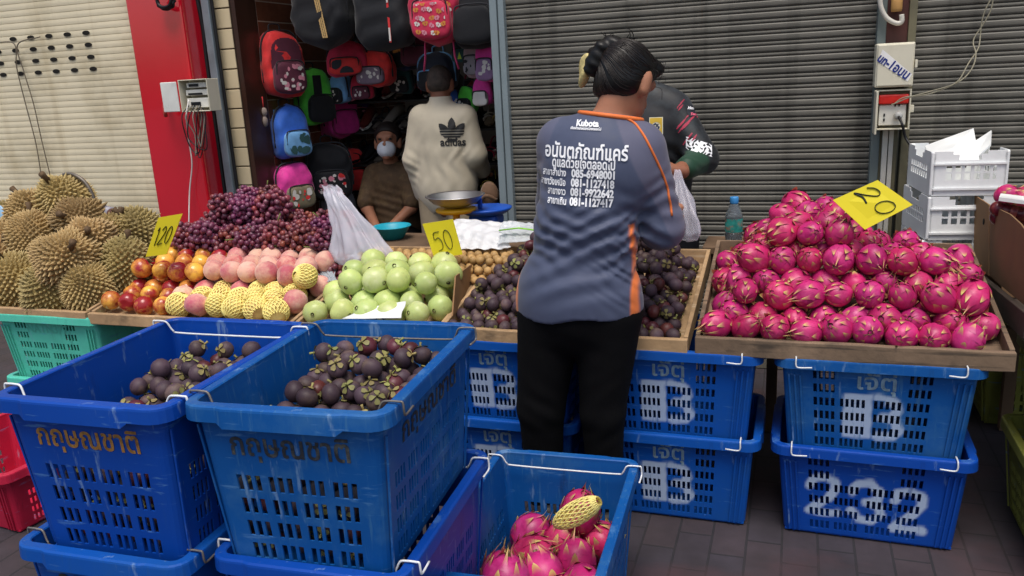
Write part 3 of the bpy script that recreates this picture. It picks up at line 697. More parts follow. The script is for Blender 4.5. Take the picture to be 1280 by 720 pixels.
# front crates, short end towards the viewer (local -x faces -y)
T2 = 'กฤษณชาติ'
RZ = pi/2
SB = 'blue crates stacked in front of the stall'
HF, ZF0, ZF1 = .365, .176, .511        # these crates are deeper; bases of the two tiers
BRONZETXT = M('bronze_stencil_ink', '#a5763a', .5, .3, 60, stain='#4a3524', sscale=40, samt=.7)
def front(label, x, y, z, drz, mat, wire, tm, st=False):
    # x, y: middle of the near rim edge
    rz = RZ+radians(drz); c = Vector((cos(rz), sin(rz)))*(.53/2+.024)
    return crate(label, mat, (x+c.x, y+c.y, z), rz, False, T2, tm, .066, .278, None, wire, group=SB, twidth=.25, side_text=st, H=HF)
FC = (-.882, 1.178); FL = (-1.315, 1.125)
front('worn blue crate of mangosteens, upper one of the middle front stack, rusty wire handles', FC[0], FC[1], ZF1, 4, BLUE3, WIRE_R, BROWNTXT, True)
front('blue crate under the middle mangosteen crate with the rusty wires', FC[0]+.0, FC[1]+.01, ZF0, 3, BLUE2, WIRE_W, BROWNTXT)
front('deep blue crate of mangosteens, upper one of the left front stack, white wire handles', FL[0], FL[1], ZF1, 2, BLUE2, WIRE_W, BRONZETXT)
front('blue crate under the left mangosteen crate, with a rusty wire handle', FL[0]-.018, FL[1]-.005, ZF0, 2, BLUE, WIRE_R, BROWNTXT)
for lab, f, dz in (('low wooden pallet under the middle front stack of crates', FC, 3), ('low wooden pallet under the left front stack of crates', FL, 2)):
    rz = RZ+radians(dz); pt_ = thing('pallet', lab, 'pallet', (f[0]+cos(rz)*.289, f[1]+sin(rz)*.289, 0), rz); pw_ = M('pallet_wood', '#7a6248', .8, .3, 6)
    for yy in (-.15, 0, .15): mb = MB(); mb.box((-.25, yy-.03, .004), (.25, yy+.03, .150)); mb.build('bearer', pw_, pt_, bevel=.004)
    mb = MB()
    for k in range(5): mb.box((-.25+k*.104, -.19, .151), (-.25+k*.104+.085, .19, .174))
    mb.build('deck', pw_, pt_, bevel=.003)
DRC_X, DRC_Y, DRC_R = -.592, 1.815, radians(2.4)
crate('single blue crate of dragon fruit standing on the pavement behind the woman', BLUE3, (DRC_X, DRC_Y, 0), RZ+DRC_R, False, None, None, wire=WIRE_W, group=SB, H=HF, L=.62)
# right-hand olive crates, crimson crate left
for lab, x, y, z, rz in (('olive yellow crate at the right edge on the pavement, lower of two', .868, 2.56, 0, pi/2), ('olive yellow crate at the right edge, upper of two', .888, 2.56, SP, pi/2), ('olive yellow crate in shade behind the blue stacks, lower of two', .92, 3.72, 0, pi/2), ('olive yellow crate in shade behind the blue stacks, upper of two', .92, 3.72, SP, pi/2)):
    crate(lab, OLIVE, (x, y, z), rz, False, None, None, wire=None, group='olive crates under the neighbouring stall')
q_ = atZ(22, 592, .24); crate('crimson slotted basket standing beside the left blue stack', REDP, (q_[0]-.28, q_[1]+.20, 0.0), radians(-6), True, None, None, wire=None, H=.24)
# ------------------------------------------------------------------ wooden trays
wood = M('weathered_board', '#b0916c', .75, .3, 5., .5, 40, stain='#5c4c3a', sscale=9, samt=.6); wood2 = M('grey_board', '#7b6652', .8, .3, 5., .5, 40, stain='#4a4036', sscale=8, samt=.7)
streak(wood, '#d0bda0', (3., 40., 40.), .58, .68, .6); streak(wood2, '#3c342c', (3., 60., 60.), .54, .64, .7); streak(wood2, '#a8957c', (2.5, 30., 30.), .60, .70, .5, 4.)
darkboard = M('dark_board', '#3c332b', .8, .3, 6, .4, 40)
def wob(mb, lo, hi, n=10, amp=.002, seed=1):
    """plank with slightly wavy faces, long in x"""
    rr = random.Random(seed); xs = np.linspace(lo[0], hi[0], n); vs = []
    for x in xs:
        a = rr.uniform(-amp, amp); b = rr.uniform(-amp, amp)
        vs += [(x, lo[1]+a, lo[2]+b), (x, hi[1]+a, lo[2]+b), (x, hi[1]+a, hi[2]+b), (x, lo[1]+a, hi[2]+b)]
    fs = [(i*4+j, (i+1)*4+j, (i+1)*4+(j+1) % 4, i*4+(j+1) % 4) for i in range(n-1) for j in range(4)]+[(3, 2, 1, 0), (n*4-4, n*4-3, n*4-2, n*4-1)]
    return mb.add(vs, fs)
TRAYS = {}
def tray(label, x0, x1, zf, m, yf=2.44, depth=.72, rise=.11, fh=.055, side=.07, thick=.022):
    t = thing('wooden_tray', label, 'tray', (x0, yf, zf), 0, 'wooden display trays along the stall'); w = x1-x0; sl = rise/depth; TRAYS[label] = (x0, x1, yf, zf)
    mb = MB(); wob(mb, (0, 0, 0), (w, thick, fh), 12, .0015, int(abs(x0)*100)); mb.build('front_board', m, t, bevel=.003)
    mb = MB(); z = .004
    mb.add([(.004, thick+.001, z), (w-.004, thick+.001, z), (w-.004, depth, z+rise), (.004, depth, z+rise), (.004, thick+.001, z+.012), (w-.004, thick+.001, z+.012), (w-.004, depth, z+rise+.012), (.004, depth, z+rise+.012)], [(0,3,2,1), (4,5,6,7), (0,1,5,4), (1,2,6,5), (2,3,7,6), (3,0,4,7)])
    mb.build('bottom_board', m, t)
    for x in (0, w-.014):
        mb = MB(); p = [(thick+.002, 0), (depth, rise-.004), (depth, rise+side), (thick+.002, fh+.004)]
        mb.prism(p, lambda u, v, d: (d, u, v), x, x+.014); mb.build('side_board', m, t, bevel=.002)
    mb = MB(); mb.box((0, depth+.001, rise-.02), (w, depth+.015, rise+side)); mb.build('back_board', m, t, bevel=.002)
    return t
tray('pale wooden tray holding the durians at the far left', -3.55, -2.665, .577, wood, fh=.045)
tray('wooden tray holding nectarines, peaches and grapes', -2.655, -1.715, .574, wood, fh=.045)
tray('wooden tray holding the green guavas', -1.705, -1.135, .575, wood, fh=.045)
tray('wooden tray holding the mangosteen heap behind the woman', -1.125, -.295, .585, wood, fh=.052)
tray('grey weathered wooden tray holding the dragon fruit heap', -.272, .590, .592, wood2, rise=.14, fh=.056)
# ------------------------------------------------------------------ fruit
def fib(n, seed=0):
    i = np.arange(n)+.5; ph = np.arccos(1-2*i/n); th = pi*(1+5**.5)*i+seed
    return np.stack([np.cos(th)*np.sin(ph), np.sin(th)*np.sin(ph), np.cos(ph)], 1)
def sphere(nu=20, nv=14):
    V = [(0, 0, 1.)]; F = []
    for i in range(1, nv):
        a = pi*i/nv
        for j in range(nu): b = 2*pi*j/nu; V.append((sin(a)*cos(b), sin(a)*sin(b), cos(a)))
    V.append((0, 0, -1.)); n = len(V)
    for j in range(nu): F.append((0, 1+j, 1+(j+1) % nu)); F.append((n-1, n-1-nu+(j+1) % nu, n-1-nu+j))
    for i in range(nv-2):
        for j in range(nu): a = 1+i*nu; F.append((a+j, a+nu+j, a+nu+(j+1) % nu, a+(j+1) % nu))
    return np.array(V), F
SV, SF = sphere(); SV2, SF2 = sphere(14, 10); SV3, SF3 = sphere(9, 6)
def lumps(V, seed, amp, fr=2.):
    rr = np.random.RandomState(seed); d = np.zeros(len(V))
    for _ in range(5):
        k = rr.normal(size=3)*fr; d += np.sin(V@k+rr.uniform(0, 6))
    return V*(1+amp*d[:, None]/2.2)
dragon_mat = M('dragon_fruit_skin', '#b42465', .40, .3, 14., spec=.5, attrs=(('tip', '#c8b868'), ('dry', '#5b4a35')), rnd=.14, hue=.012, stain='#d8508c', sscale=16, samt=.55, bump=.12, bscale=60, sss=.04)
def dragon_mesh(seed, r=.047, el=1.14):
    rr = random.Random(seed); mb = MB()
    V = lumps(SV, seed, .035); V = V*np.array((r, r, r*el)); mb.add(V, SF, 0, True, {'tip': np.where(SV[:, 2] < -.96, .55, 0.)})
    n = 21
    for i in range(n):
        zc = -.72+1.6*(i+.5)/n; th = i*2.399+rr.uniform(-.2, .2); top = zc > .55
        ln = (.50+.18*(zc+.7))*rr.uniform(.75, 1.25); w = .42*rr.uniform(.8, 1.2)*(1 if not top else .8)
        vs = []; ti = []; m = 6; lift = rr.uniform(.06, .26)+(.22 if top else .0)
        for q in range(m+1):
            t = q/m; ww = w*(1-t)**.75*(1-.15*sin(t*pi)); ph = math.asin(max(-1, min(1, zc)))+t*ln
            for s in (-1, 0, 1):
                a = th+s*ww/max(.35, cos(min(1.2, abs(math.asin(max(-1, min(1, zc)))))))*.8
                rad = 1.012+(.02 if s == 0 else 0)+lift*max(0, t-.35)**1.6*2.2
                ph2 = min(ph, 1.35 if not top else 1.45)
                x, y, z = cos(ph2)*cos(a), cos(ph2)*sin(a), sin(ph2)
                if top: z += .07*t*t
                vs.append((x*rad*r, y*rad*r, z*rad*r*el)); ti.append(min(1, max(0, (t-.40)*1.8)+(.3 if s else 0)*max(0, t-.2)))
        fs = []
        for q in range(m):
            for s in range(2): a = q*3+s; fs.append((a, a+1, a+4, a+3))
        mb.add(vs, fs, 0, True, {'tip': ti})
    # dry flower end
    vs = []; 
    for j in range(10): a = 2*pi*j/10; vs += [(cos(a)*r*.13, sin(a)*r*.13, r*el*.96), (cos(a)*r*.17*rr.uniform(.8, 1.3), sin(a)*r*.17*rr.uniform(.8, 1.3), r*el*(1.05+rr.uniform(0, .04)))]
    mb.add(vs, [(2*j, 2*((j+1) % 10), 2*((j+1) % 10)+1, 2*j+1) for j in range(10)]+[tuple(2*j for j in range(10))], 0, True, {'tip': [1.]*20, 'dry': [.9]*20})
    return mb.mesh('dragon_fruit', dragon_mat)
def pack(x0, x1, y0, y1, base, h, r, seed, jit=.12, it=12, rr_=None, pitch=1.98):
    """hand-stacked layers of fruit: centres that lie under the heap surface h over the tray bottom"""
    rr = random.Random(seed); pts = []; k = 0
    while k < 40:
        any_ = False; zk = r+k*r*1.5; ox = (k % 2)*r; oy = (k % 3)*r*.58; j = 0; y = y0+r*.95+oy*.6
        while y < y1-r*.9:
            x = x0+r*.95+ox+(j % 2)*r
            while x < x1-r*.9:
                zz = base(x, y)+zk
                if k == 0 or zz+r*.75 <= h(x, y):
                    if k > 0 or h(x, y) > base(x, y)+r*.4:
                        any_ = True; deep = h(x, y)-zz
                        if deep < r*4.2: pts.append([x+rr.uniform(-jit, jit)*r, y+rr.uniform(-jit, jit)*r, zz+rr.uniform(-jit, jit)*r*.5])
                x += pitch*r
            y += pitch*.87*r; j += 1
        k += 1
        if not any_ and k > 2: break
    P = np.array(pts); a_, b_ = P[:, 0].min(), P[:, 0].max(); P[:, 0] = x0+r*.98+(P[:, 0]-a_)*(x1-x0-1.96*r)/(b_-a_)
    for _ in range(it):
        d = P[:, None]-P[None]; L = np.linalg.norm(d, axis=2)+np.eye(len(P))*9; ov = np.clip(2*r*.97-L, 0, None)
        P = P+.22*(d/L[..., None]*ov[..., None]).sum(1)
        P[:, 0] = np.clip(P[:, 0], x0+r*.8, x1-r*.8); P[:, 1] = np.clip(P[:, 1], y0+r*.8, y1-r*.6)
        b = np.array([base(x, y) for x, y, _z in P])+r*.9; P[:, 2] = np.maximum(P[:, 2], b)
    return P
def visible(P, r, cams, n=60, extra=None):
    """share of each sphere that each camera position sees, other spheres in the way"""
    F = fib(n); O = P if extra is None else np.concatenate([P, extra[0]]); Ro = np.full(len(P), r) if extra is None else np.concatenate([np.full(len(P), r), extra[1]])
    res = []
    for c in cams:
        out = []
        for i in range(len(P)):
            v = c-P[i]; v /= np.linalg.norm(v); f = F[(F@v) > .15]; S = P[i]+f*r; d = c-S; L = np.linalg.norm(d, axis=1); d /= L[:, None]
            w = O[None]-S[:, None]; t = (w*d[:, None]).sum(2); dist2 = (w*w).sum(2)-t*t
            blk = (t > r*.15) & (dist2 < (Ro*.96)[None]**2); blk[:, i] = False
            out.append(1-blk.any(1).mean())
        res.append(out)
    return np.array(res)
CAMS = [CP, CP+np.array((.5, 0, .1)), CP+np.array((-.5, 0, .1))]
def rows_label(P, idx, diam_px, slope=.05):
    """screen-like ranks: row from the front, place from the left"""
    q = np.array([pix(P[i]) for i in idx]); yy = q[:, 1]-slope*(q[:, 0]-q[:, 0].mean()); b = yy.max()
    row = ((b-yy)/(diam_px*.78)+.35).astype(int); lab = {}
    for rw in sorted(set(row)):
        m = [k for k in range(len(idx)) if row[k] == rw]; m.sort(key=lambda k: q[k, 0])
        for n_, k in enumerate(m): lab[idx[k]] = (int(rw)+1, n_+1, len(m))
    return lab
def rot_rand(rr, tilt=None):
    if tilt is None: return Euler((rr.uniform(0, 6.28), rr.uniform(0, 6.28), rr.uniform(0, 6.28)))
    q = Vector(tilt)+Vector((rr.gauss(0, .5), rr.gauss(0, .5), rr.gauss(0, .5)))
    return q.to_track_quat('Z', 'Y').to_matrix().to_4x4().__matmul__(Matrix.Rotation(rr.uniform(0, 6.28), 4, 'Z')).to_euler()
SHOWN = {}
def lay(P, r, name, cat, group, label, hidden, pick, seed, diam_px, tilt=None, sc=(.92, 1.08), minvis=.0, extra=None, child=None, slope=.05):
    """one object per fruit; label(row, place, i) for those in view, one shared label for those buried"""
    rr = random.Random(seed); vis = visible(P, r, CAMS, extra=extra)
    keep = [i for i in range(len(P)) if vis[0, i] > .05 or vis[:, i].max() > .12]; seen = [i for i in keep if vis[0, i] > .1]
    lab = rows_label(P, seen, diam_px, slope) if seen else {}; made = []
    for i in keep:
        me = pick(i, rr); o = link(name, me); o.location = P[i]; o.rotation_euler = rot_rand(rr, tilt); s = rr.uniform(*sc); o.scale = (s, s, s)
        tag(o, label(*lab[i][:2], i) if i in lab else hidden, cat, group); made.append(o); SHOWN[o.name] = vis[0, i]/float(((P[i]-CP)**2).sum())
        if child: child(o, i, rr)
    return made
def front_word(rw): return 'front row' if rw == 1 else ordn(rw)+' row back'

# --- dragon fruit heap
DM = [dragon_mesh(s, el=e) for s, e in ((1, 1.1), (2, 1.2), (3, 1.05), (4, 1.16), (5, 1.26))]
tb = lambda x, y: .592+.02+(y-2.46)*.195
hd = lambda x, y: .60+min(.02+(y-2.44)*1.02+.05, (x+.262)*1.5+.09, (.585-x)*1.15+.10, .43-.42*abs(x-.06)-.06*math.exp(-((x-.26)/.12)**2)*(y > 2.62), .46-(y-2.88)*.6)
DP = pack(-.262, .580, 2.465, 3.14, tb, hd, .0445, 11, jit=.34, it=6, pitch=2.0)
def dl(rw, k, i): return f'pink dragon fruit in the tray heap, {front_word(rw)}, {ordn(k)} from left'
dragons = lay(DP, .0445, 'dragon_fruit', 'dragon fruit', 'dragon fruit heaped in the wooden tray', dl, 'pink dragon fruit mostly buried inside the tray heap', lambda i, rr: rr.choice(DM), 21, 42, tilt=(0, -.8, .15), sc=(.82, 1.06))
# --- dragon fruit in the single crate on the pavement
cb = lambda x, y: .12
hc = lambda x, y: .30+.03*sin(x*20+y*9)-max(0, y-1.98)*.5
DP2 = pack(DRC_X-.16, DRC_X+.16, 1.56, 2.06, cb, hc, .055, 5, jit=.3, it=10)
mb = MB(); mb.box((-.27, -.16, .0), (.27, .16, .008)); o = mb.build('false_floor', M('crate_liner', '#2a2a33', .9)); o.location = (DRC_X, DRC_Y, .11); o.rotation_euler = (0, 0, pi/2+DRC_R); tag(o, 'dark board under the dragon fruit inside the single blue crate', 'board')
c0_, s0_ = cos(radians(4)), sin(radians(4))
def dl2(rw, k, i): return f'pink dragon fruit in the single blue crate, {front_word(rw)}, {ordn(k)} from left'
dragon2 = lay(DP2, .055, 'dragon_fruit', 'dragon fruit', 'dragon fruit in the single blue crate', dl2, 'pink dragon fruit low in the single blue crate, mostly hidden', lambda i, rr: rr.choice(DM), 22, 62, tilt=(0, -.2, 1.0), sc=(1.1, 1.25))

# --- mangosteens
ms_skin = M('mangosteen_skin', '#47373f', .58, .3, 12., spec=.4, stain='#75604f', sscale=18, samt=.65, rnd=.35, hue=.02, bump=.1, bscale=50)
ms_red = M('mangosteen_red_skin', '#55252a', .42, .35, 12., spec=.45, stain='#7c5a4c', sscale=16, samt=.5, rnd=.3, hue=.02, bump=.1, bscale=50)
ms_cal = M('mangosteen_calyx', '#8d8850', .6, .3, 20., rnd=.3, hue=.03, stain='#6b5333', sscale=30, samt=.7, bump=.2, bscale=60)
def calyx(mb, r, m, seed):
    rr = random.Random(seed)
    for k in range(4):
        a0 = k*pi/2+rr.uniform(-.15, .15); vs = []; n = 5; wv = .56
        for q in range(n+1):
            t = q/n; ph = t*.72
            for s in (-1, 0, 1):
                w = wv*sin(min(1, t*1.2+.12)*pi*.62)*.9*(1 if t < .85 else .55); a = a0+s*w; rad = (1.04+.05*t*t+rr.uniform(-.01, .03))*r*(1 if s == 0 else 1.04)
                vs.append((sin(ph)*cos(a)*rad, sin(ph)*sin(a)*rad, cos(ph)*rad*.92+.01*r))
        mb.add(vs, [(q*3+s, q*3+s+1, q*3+s+4, q*3+s+3) for q in range(n) for s in range(2)], m, True)
    mb.tube([(0, 0, r*.9), (r*.03, 0, r*1.2), (r*.08, r*.04, r*1.42)], [r*.13, r*.11, r*.14], 7, m)
def mango_body(mb, r, seed, m=0):
    V = lumps(SV2, seed, .02)*np.array((r, r, r*.88)); mb.add(V, SF2, m, True)
    for k in range(6): a = k*pi/3; mb.add([(0, 0, -r*.9), (cos(a-.35)*r*.16, sin(a-.35)*r*.16, -r*.892), (cos(a)*r*.24, sin(a)*r*.24, -r*.885), (cos(a+.35)*r*.16, sin(a+.35)*r*.16, -r*.892)], [(0, 1, 2, 3)], m)
RM = .0236
MJ = []; MBODY = []; MCAL = []
for s in range(4):
    mb = MB(); mango_body(mb, RM, s); calyx(mb, RM, 1, s); MJ.append(mb.mesh('mangosteen', [ms_red if s == 3 else ms_skin, ms_cal]))
    mb = MB(); mango_body(mb, RM*.98, s); MBODY.append(mb.mesh('mangosteen', [ms_red if s == 3 else ms_skin]))
    mb = MB(); calyx(mb, RM*.98, 0, s); MCAL.append(mb.mesh('calyx', [ms_cal]))
tb2 = lambda x, y: .585+.02+(y-2.46)*.152
hm = lambda x, y: .605+min(.035+(y-2.45)*.50, (x+1.12)*1.0+.07, (-.29-x)*1.2+.07, .27-(y-2.95)*.6)+.01*sin(x*23)*sin(y*17)
MP = pack(-1.117, -.318, 2.465, 3.12, tb2, hm, RM, 3, jit=.4, it=6)
MG = 'mangosteens heaped in the wooden tray'
def ml(rw, k, i): return 'dark purple mangosteen with green calyx in the tray heap '+('left of the woman' if MP[i][0] < -.66 else 'right of the woman')
ALLM = lay(MP, RM, 'mangosteen', 'mangosteen', MG, ml, 'dark purple mangosteen buried inside the tray heap', lambda i, rr: MJ[rr.choice((0, 1, 2, 0, 1, 2, 3))], 31, 20, sc=(.86, 1.1))
# those in the two front crates, with the calyx as a part
def crate_mangos(rim_mid, drz, z0, top, seed, where, slope_, base_rows):
    rz = pi/2+radians(drz); c, s = cos(rz), sin(rz); cx, cy = rim_mid[0]+c*.289, rim_mid[1]+s*.289
    A, B = .225, .155; rr = random.Random(seed)
    P = pack(-A, A, -B, B, lambda x, y: z0, lambda x, y: z0+top(x, y), RM*.98, seed, jit=.25, it=8)
    Q = np.array([(cx+x*c-y*s, cy+x*s+y*c, z) for x, y, z in P])
    def child(o, i, r_): link('calyx', MCAL[MBODY.index(o.data)], o)
    return lay(Q, RM*.98, 'mangosteen', 'mangosteen', 'mangosteens in the '+where, lambda rw, k, i: f'dark mangosteen in the {where}, {front_word(rw)}, {ordn(k)} from left', f'dark mangosteen low in the {where}, mostly hidden', lambda i, r_: MBODY[r_.choice((0, 1, 2, 0, 1, 2, 0, 1, 3))], seed, 25, child=child, slope=.12, tilt=(0, 0, .35))
ZC = ZF1+.10
ALLM += crate_mangos(FC, 4, ZC+.07, lambda x, y: .06+max(0., min(.12, (x+.27)*.42))+.012*sin(x*40)*cos(y*30), 41, 'middle front crate', .12, 0)
ALLM += crate_mangos(FL, 2, ZC+.05, lambda x, y: .06+max(0., min(.115, (x+.235)*.45-abs(y+.01)*.2))+.012*sin(x*40), 42, 'left front crate', .12, 0)
# past 290 of them the least visible ones become one mass
ALLM.sort(key=lambda o: -SHOWN[o.name]); rest = ALLM[290:]
if True:
    mb = MB(); rf = random.Random(77)
    def fill(body, mtx):
        for me, mi in ((MBODY[body], 2 if body == 3 else 0), (MCAL[body], 1)):
            off = len(mb.v); mb.v.extend([tuple(mtx @ v.co) for v in me.vertices])
            for p in me.polygons: mb.f.append(tuple(i+off for i in p.vertices)); mb.m.append(mi); mb.sm.append(True)
    for f, dz, zt_ in ((FC, 4, .11), (FL, 2, .09)):              # fruit seen through the slots
        rz = pi/2+radians(dz); c, s = cos(rz), sin(rz); cx, cy = f[0]+c*.289, f[1]+s*.289
        for kz in range(3):
            zz = ZF1+.045+kz*.046
            for (n_, fn) in ((6, lambda t: (-.205-kz*.004, -.145+.29*t)), (8, lambda t: (-.2+.4*t, -.138-kz*.004))):
                for k in range(n_):
                    x, y = fn(k/(n_-1)); fill(rf.randrange(4), Matrix.LocRotScale(Vector((cx+x*c-y*s, cy+x*s+y*c, zz)), Euler((rf.uniform(0, 6), rf.uniform(0, 6), 0)), Vector((.92,)*3)))
    for o in rest:
        mw = Matrix.LocRotScale(o.location, o.rotation_euler, o.scale)
        for q, mi in [(o, None)]+[(c, 1) for c in o.children]:
            me = q.data; red_ = me.materials[0] == ms_red
            off = len(mb.v); mb.v.extend([tuple(mw @ v.co) for v in me.vertices])
            for p in me.polygons: mb.f.append(tuple(i+off for i in p.vertices)); mb.m.append(1 if (mi == 1 or (p.material_index == 1)) else (2 if red_ else 0)); mb.sm.append(True)
    for o in rest:
        for c in list(o.children): bpy.data.objects.remove(c)
        bpy.data.objects.remove(o)
    tag(mb.build('mangosteen_mass', [ms_skin, ms_cal, ms_red], fix=False), 'dark mangosteens filling the gaps deep inside the heap and the crates', 'mangosteens', kind='stuff')
# woven liner boards that carry the fruit in the two crates
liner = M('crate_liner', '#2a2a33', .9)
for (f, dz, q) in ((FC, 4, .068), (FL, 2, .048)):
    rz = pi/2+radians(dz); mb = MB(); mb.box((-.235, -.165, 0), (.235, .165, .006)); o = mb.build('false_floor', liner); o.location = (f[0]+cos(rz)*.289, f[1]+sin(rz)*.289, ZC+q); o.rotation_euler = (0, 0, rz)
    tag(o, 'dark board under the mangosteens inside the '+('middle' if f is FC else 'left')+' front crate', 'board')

# --- guavas
gu = M('guava_skin', '#bcca7c', .36, .16, 9., spec=.5, stain='#d6d9b0', sscale=9, samt=.7, rnd=.1, hue=.012, bump=.12, bscale=22, sss=.06)
streak(gu, '#8d9a5c', (40., 40., 40.), .60, .70, .5, 3.); streak(gu, '#6e6a3a', (90., 90., 60.), .70, .74, .6, 8.)
gend = M('guava_eye', '#4d4326', .8)
def guava_mesh(seed, r=.05):
    mb = MB(); V = lumps(SV, seed, .03); a = np.arctan2(V[:, 1], V[:, 0]); V = V*(1+.018*np.cos(7*a+seed)*(1-V[:, 2]**2))[:, None]
    V = V*np.array((r, r, r*.93)); mb.add(V, SF, 0, True)
    vs = []; 
    for j in range(9): q = 2*pi*j/9; vs += [(cos(q)*r*.09, sin(q)*r*.09, r*.91), (cos(q)*r*.15, sin(q)*r*.15, r*(.99+.03*(j % 2)))]
    mb.add(vs, [(2*j, 2*((j+1) % 9), 2*((j+1) % 9)+1, 2*j+1) for j in range(9)]+[tuple(2*j for j in range(9))], 1, False); return mb.mesh('guava', [gu, gend])
GM = [guava_mesh(s) for s in range(4)]
tb3 = lambda x, y: .575+.02+(y-2.46)*.152
hg = lambda x, y: .62+min(.02+(y-2.45)*.72+.03, (x+1.715)*1.3+.1, (-1.10-x)*1.3+.10, .225-(y-2.76)*.9)
GP = pack(-1.70, -1.135, 2.47, 2.92, tb3, hg, .049, 9, jit=.38, it=8)
lay(GP, .049, 'guava', 'guava', 'green guavas heaped in the wooden tray', lambda rw, k, i: f'pale green guava in the tray, {front_word(rw)}, {ordn(k)} from left', 'pale green guava mostly buried in the tray heap', lambda i, rr: rr.choice(GM), 51, 36, tilt=(0, -.5, .1), sc=(.86, 1.08))
# --- longans behind the guavas
lo = M('longan_skin', '#b28e5a', .6, .2, 14., rnd=.15, stain='#8a6a40', sscale=20, samt=.6, bump=.15, bscale=120)
LM = []
for s in range(2):
    mb = MB(); mb.add(lumps(SV3, s, .03)*.0175, SF3, 0, True); LM.append(mb.mesh('longan', lo))
hl = lambda x, y: .71+min((y-2.80)*.55+.02, (x+1.72)*.8+.03, (-.96-x)*.6+.03, .10)
LP = pack(-1.70, -1.0, 2.80, 3.02, lambda x, y: .685+(y-2.80)*.1, hl, .0175, 13, jit=.5, it=4)
lay(LP, .0175, 'longan', 'longan', 'longans heaped behind the guavas', lambda rw, k, i: 'small tan longan in the heap behind the guavas', 'small tan longan buried in the heap behind the guavas', lambda i, rr: rr.choice(LM), 61, 12)

# --- nectarines, peaches, netted peaches
nec = M('nectarine_skin', '#f0b24a', .24, .12, 8., spec=.5, stain='#981226', sscale=11, samt=.98, spos=(.40, .56), rnd=.08, hue=.008, coat=.2)
pea2 = M('netted_peach_skin', '#ecd284', .6, .1, 8., spec=.25, stain='#d08a70', sscale=13, samt=.6, rnd=.06)
pea = M('peach_skin', '#dfb29c', .6, .1, 8., spec=.25, stain='#b8405a', sscale=12, samt=.85, spos=(.43, .62), rnd=.08, hue=.01, sheen=.3, sss=.05)
netm = M('yellow_foam_net', '#f6e78e', .7, .06, 20.)
def stone_mesh(name, mat, seed, r):
    mb = MB(); V = lumps(SV, seed, .02); a = np.arctan2(V[:, 1], V[:, 0]); V = V*(1-.06*np.exp(-(a/.16)**2)*np.sqrt(np.clip(1-V[:, 2]**2, 0, 1)))[:, None]
    d = np.clip((V[:, 2]-.75)/.25, 0, 1); V[:, 2] -= d*d*.22; mb.add(V*r*np.array((1, 1, .95)), SF, 0, True); return mb.mesh(name, mat)
NM = [stone_mesh('nectarine', nec, s, .041) for s in range(3)]; PM = [stone_mesh('peach', pea, s, .046) for s in range(3)]; PM2 = [stone_mesh('peach', pea2, s, .0455) for s in range(3)]
def net_mesh(r, z0, z1, el=1., n=15, tw=1.0, rad=.0019):
    mb = MB()
    for sgn in (-1, 1):
        for k in range(n):
            pts = []
            for q in range(13):
                t = q/12; z = z0+(z1-z0)*t; rr_ = sqrt(max(.02, 1-z*z)); a = 2*pi*k/n+sgn*tw*t
                pts.append((cos(a)*rr_*r, sin(a)*rr_*r, z*r*el))
            mb.tube(pts, rad, 4, caps=False)
    return mb.mesh('foam_net', netm)
NET = net_mesh(.0475, -.97, .80, 1., 19, 1.15, .0021)
tb4 = lambda x, y: .574+.02+(y-2.46)*.152
xs_ = (-2.645, -1.725)
def hp(x, y):
    u = x-xs_[0]
    return .60+min(.03+(y-2.45)*.62+.03, .235)-max(0, y-2.86)*1.0-max(0, .20-u)*.25
PP = pack(-2.645, -1.725, 2.47, 2.93, tb4, hp, .0445, 17, jit=.36, it=8)
kinds = []
rk = random.Random(8)
for p in PP:
    x, y = p[0], p[1]
    if x < -2.33+(y-2.5)*.25: kinds.append('n')
    elif y < 2.66 and x < -1.80: kinds.append('y' if rk.random() < .82 else 'p')
    else: kinds.append('y' if (rk.random() < .10 and y < 2.75) else 'p')
def plabel(rw, k, i):
    w = {'n': 'red and orange nectarine', 'p': 'pink fuzzy peach', 'y': 'peach in a yellow foam net'}[kinds[i]]
    return f'{w} in the stone fruit, {front_word(rw)}, {ordn(k)} from left'
vis = None
def pchild(o, i, rr):
    if kinds[i] == 'n': o.name = 'nectarine'; o['category'] = 'nectarine'; o['group'] = 'nectarines heaped beside the durians'
    if o['label'].startswith('stone fruit'): o['label'] = {'n': 'nectarine mostly hidden inside the nectarine heap', 'p': 'bare peach mostly hidden inside the peach heap', 'y': 'netted peach mostly hidden inside the peach heap'}[kinds[i]]
    if kinds[i] == 'y':
        o['group'] = 'peaches in yellow foam nets'; n = link('foam_net', NET, o); n.rotation_euler = (rr.uniform(-.4, .4), rr.uniform(-.4, .4), 0)
lay(PP, .0445, 'peach', 'peach', 'bare peaches heaped in the tray', plabel, 'stone fruit buried inside the heap in the tray', lambda i, rr: rr.choice(NM) if kinds[i] == 'n' else rr.choice(PM2) if kinds[i] == 'y' else rr.choice(PM), 71, 34, sc=(.92, 1.06), child=pchild)
# loose foam net in the single blue crate
mb_ = net_mesh(.036, -.94, .93, 2.4, 17, 1.7, .0024)
o = link('foam_net', mb_); a = atY(722, 640, 1.86); o.location = atY(721, 641, 1.80); o.rotation_euler = (radians(8), radians(52), radians(0)); o.scale = (.8, .8, .95)
tag(o, 'empty yellow foam net sleeve lying on the dragon fruit in the single blue crate', 'foam net')

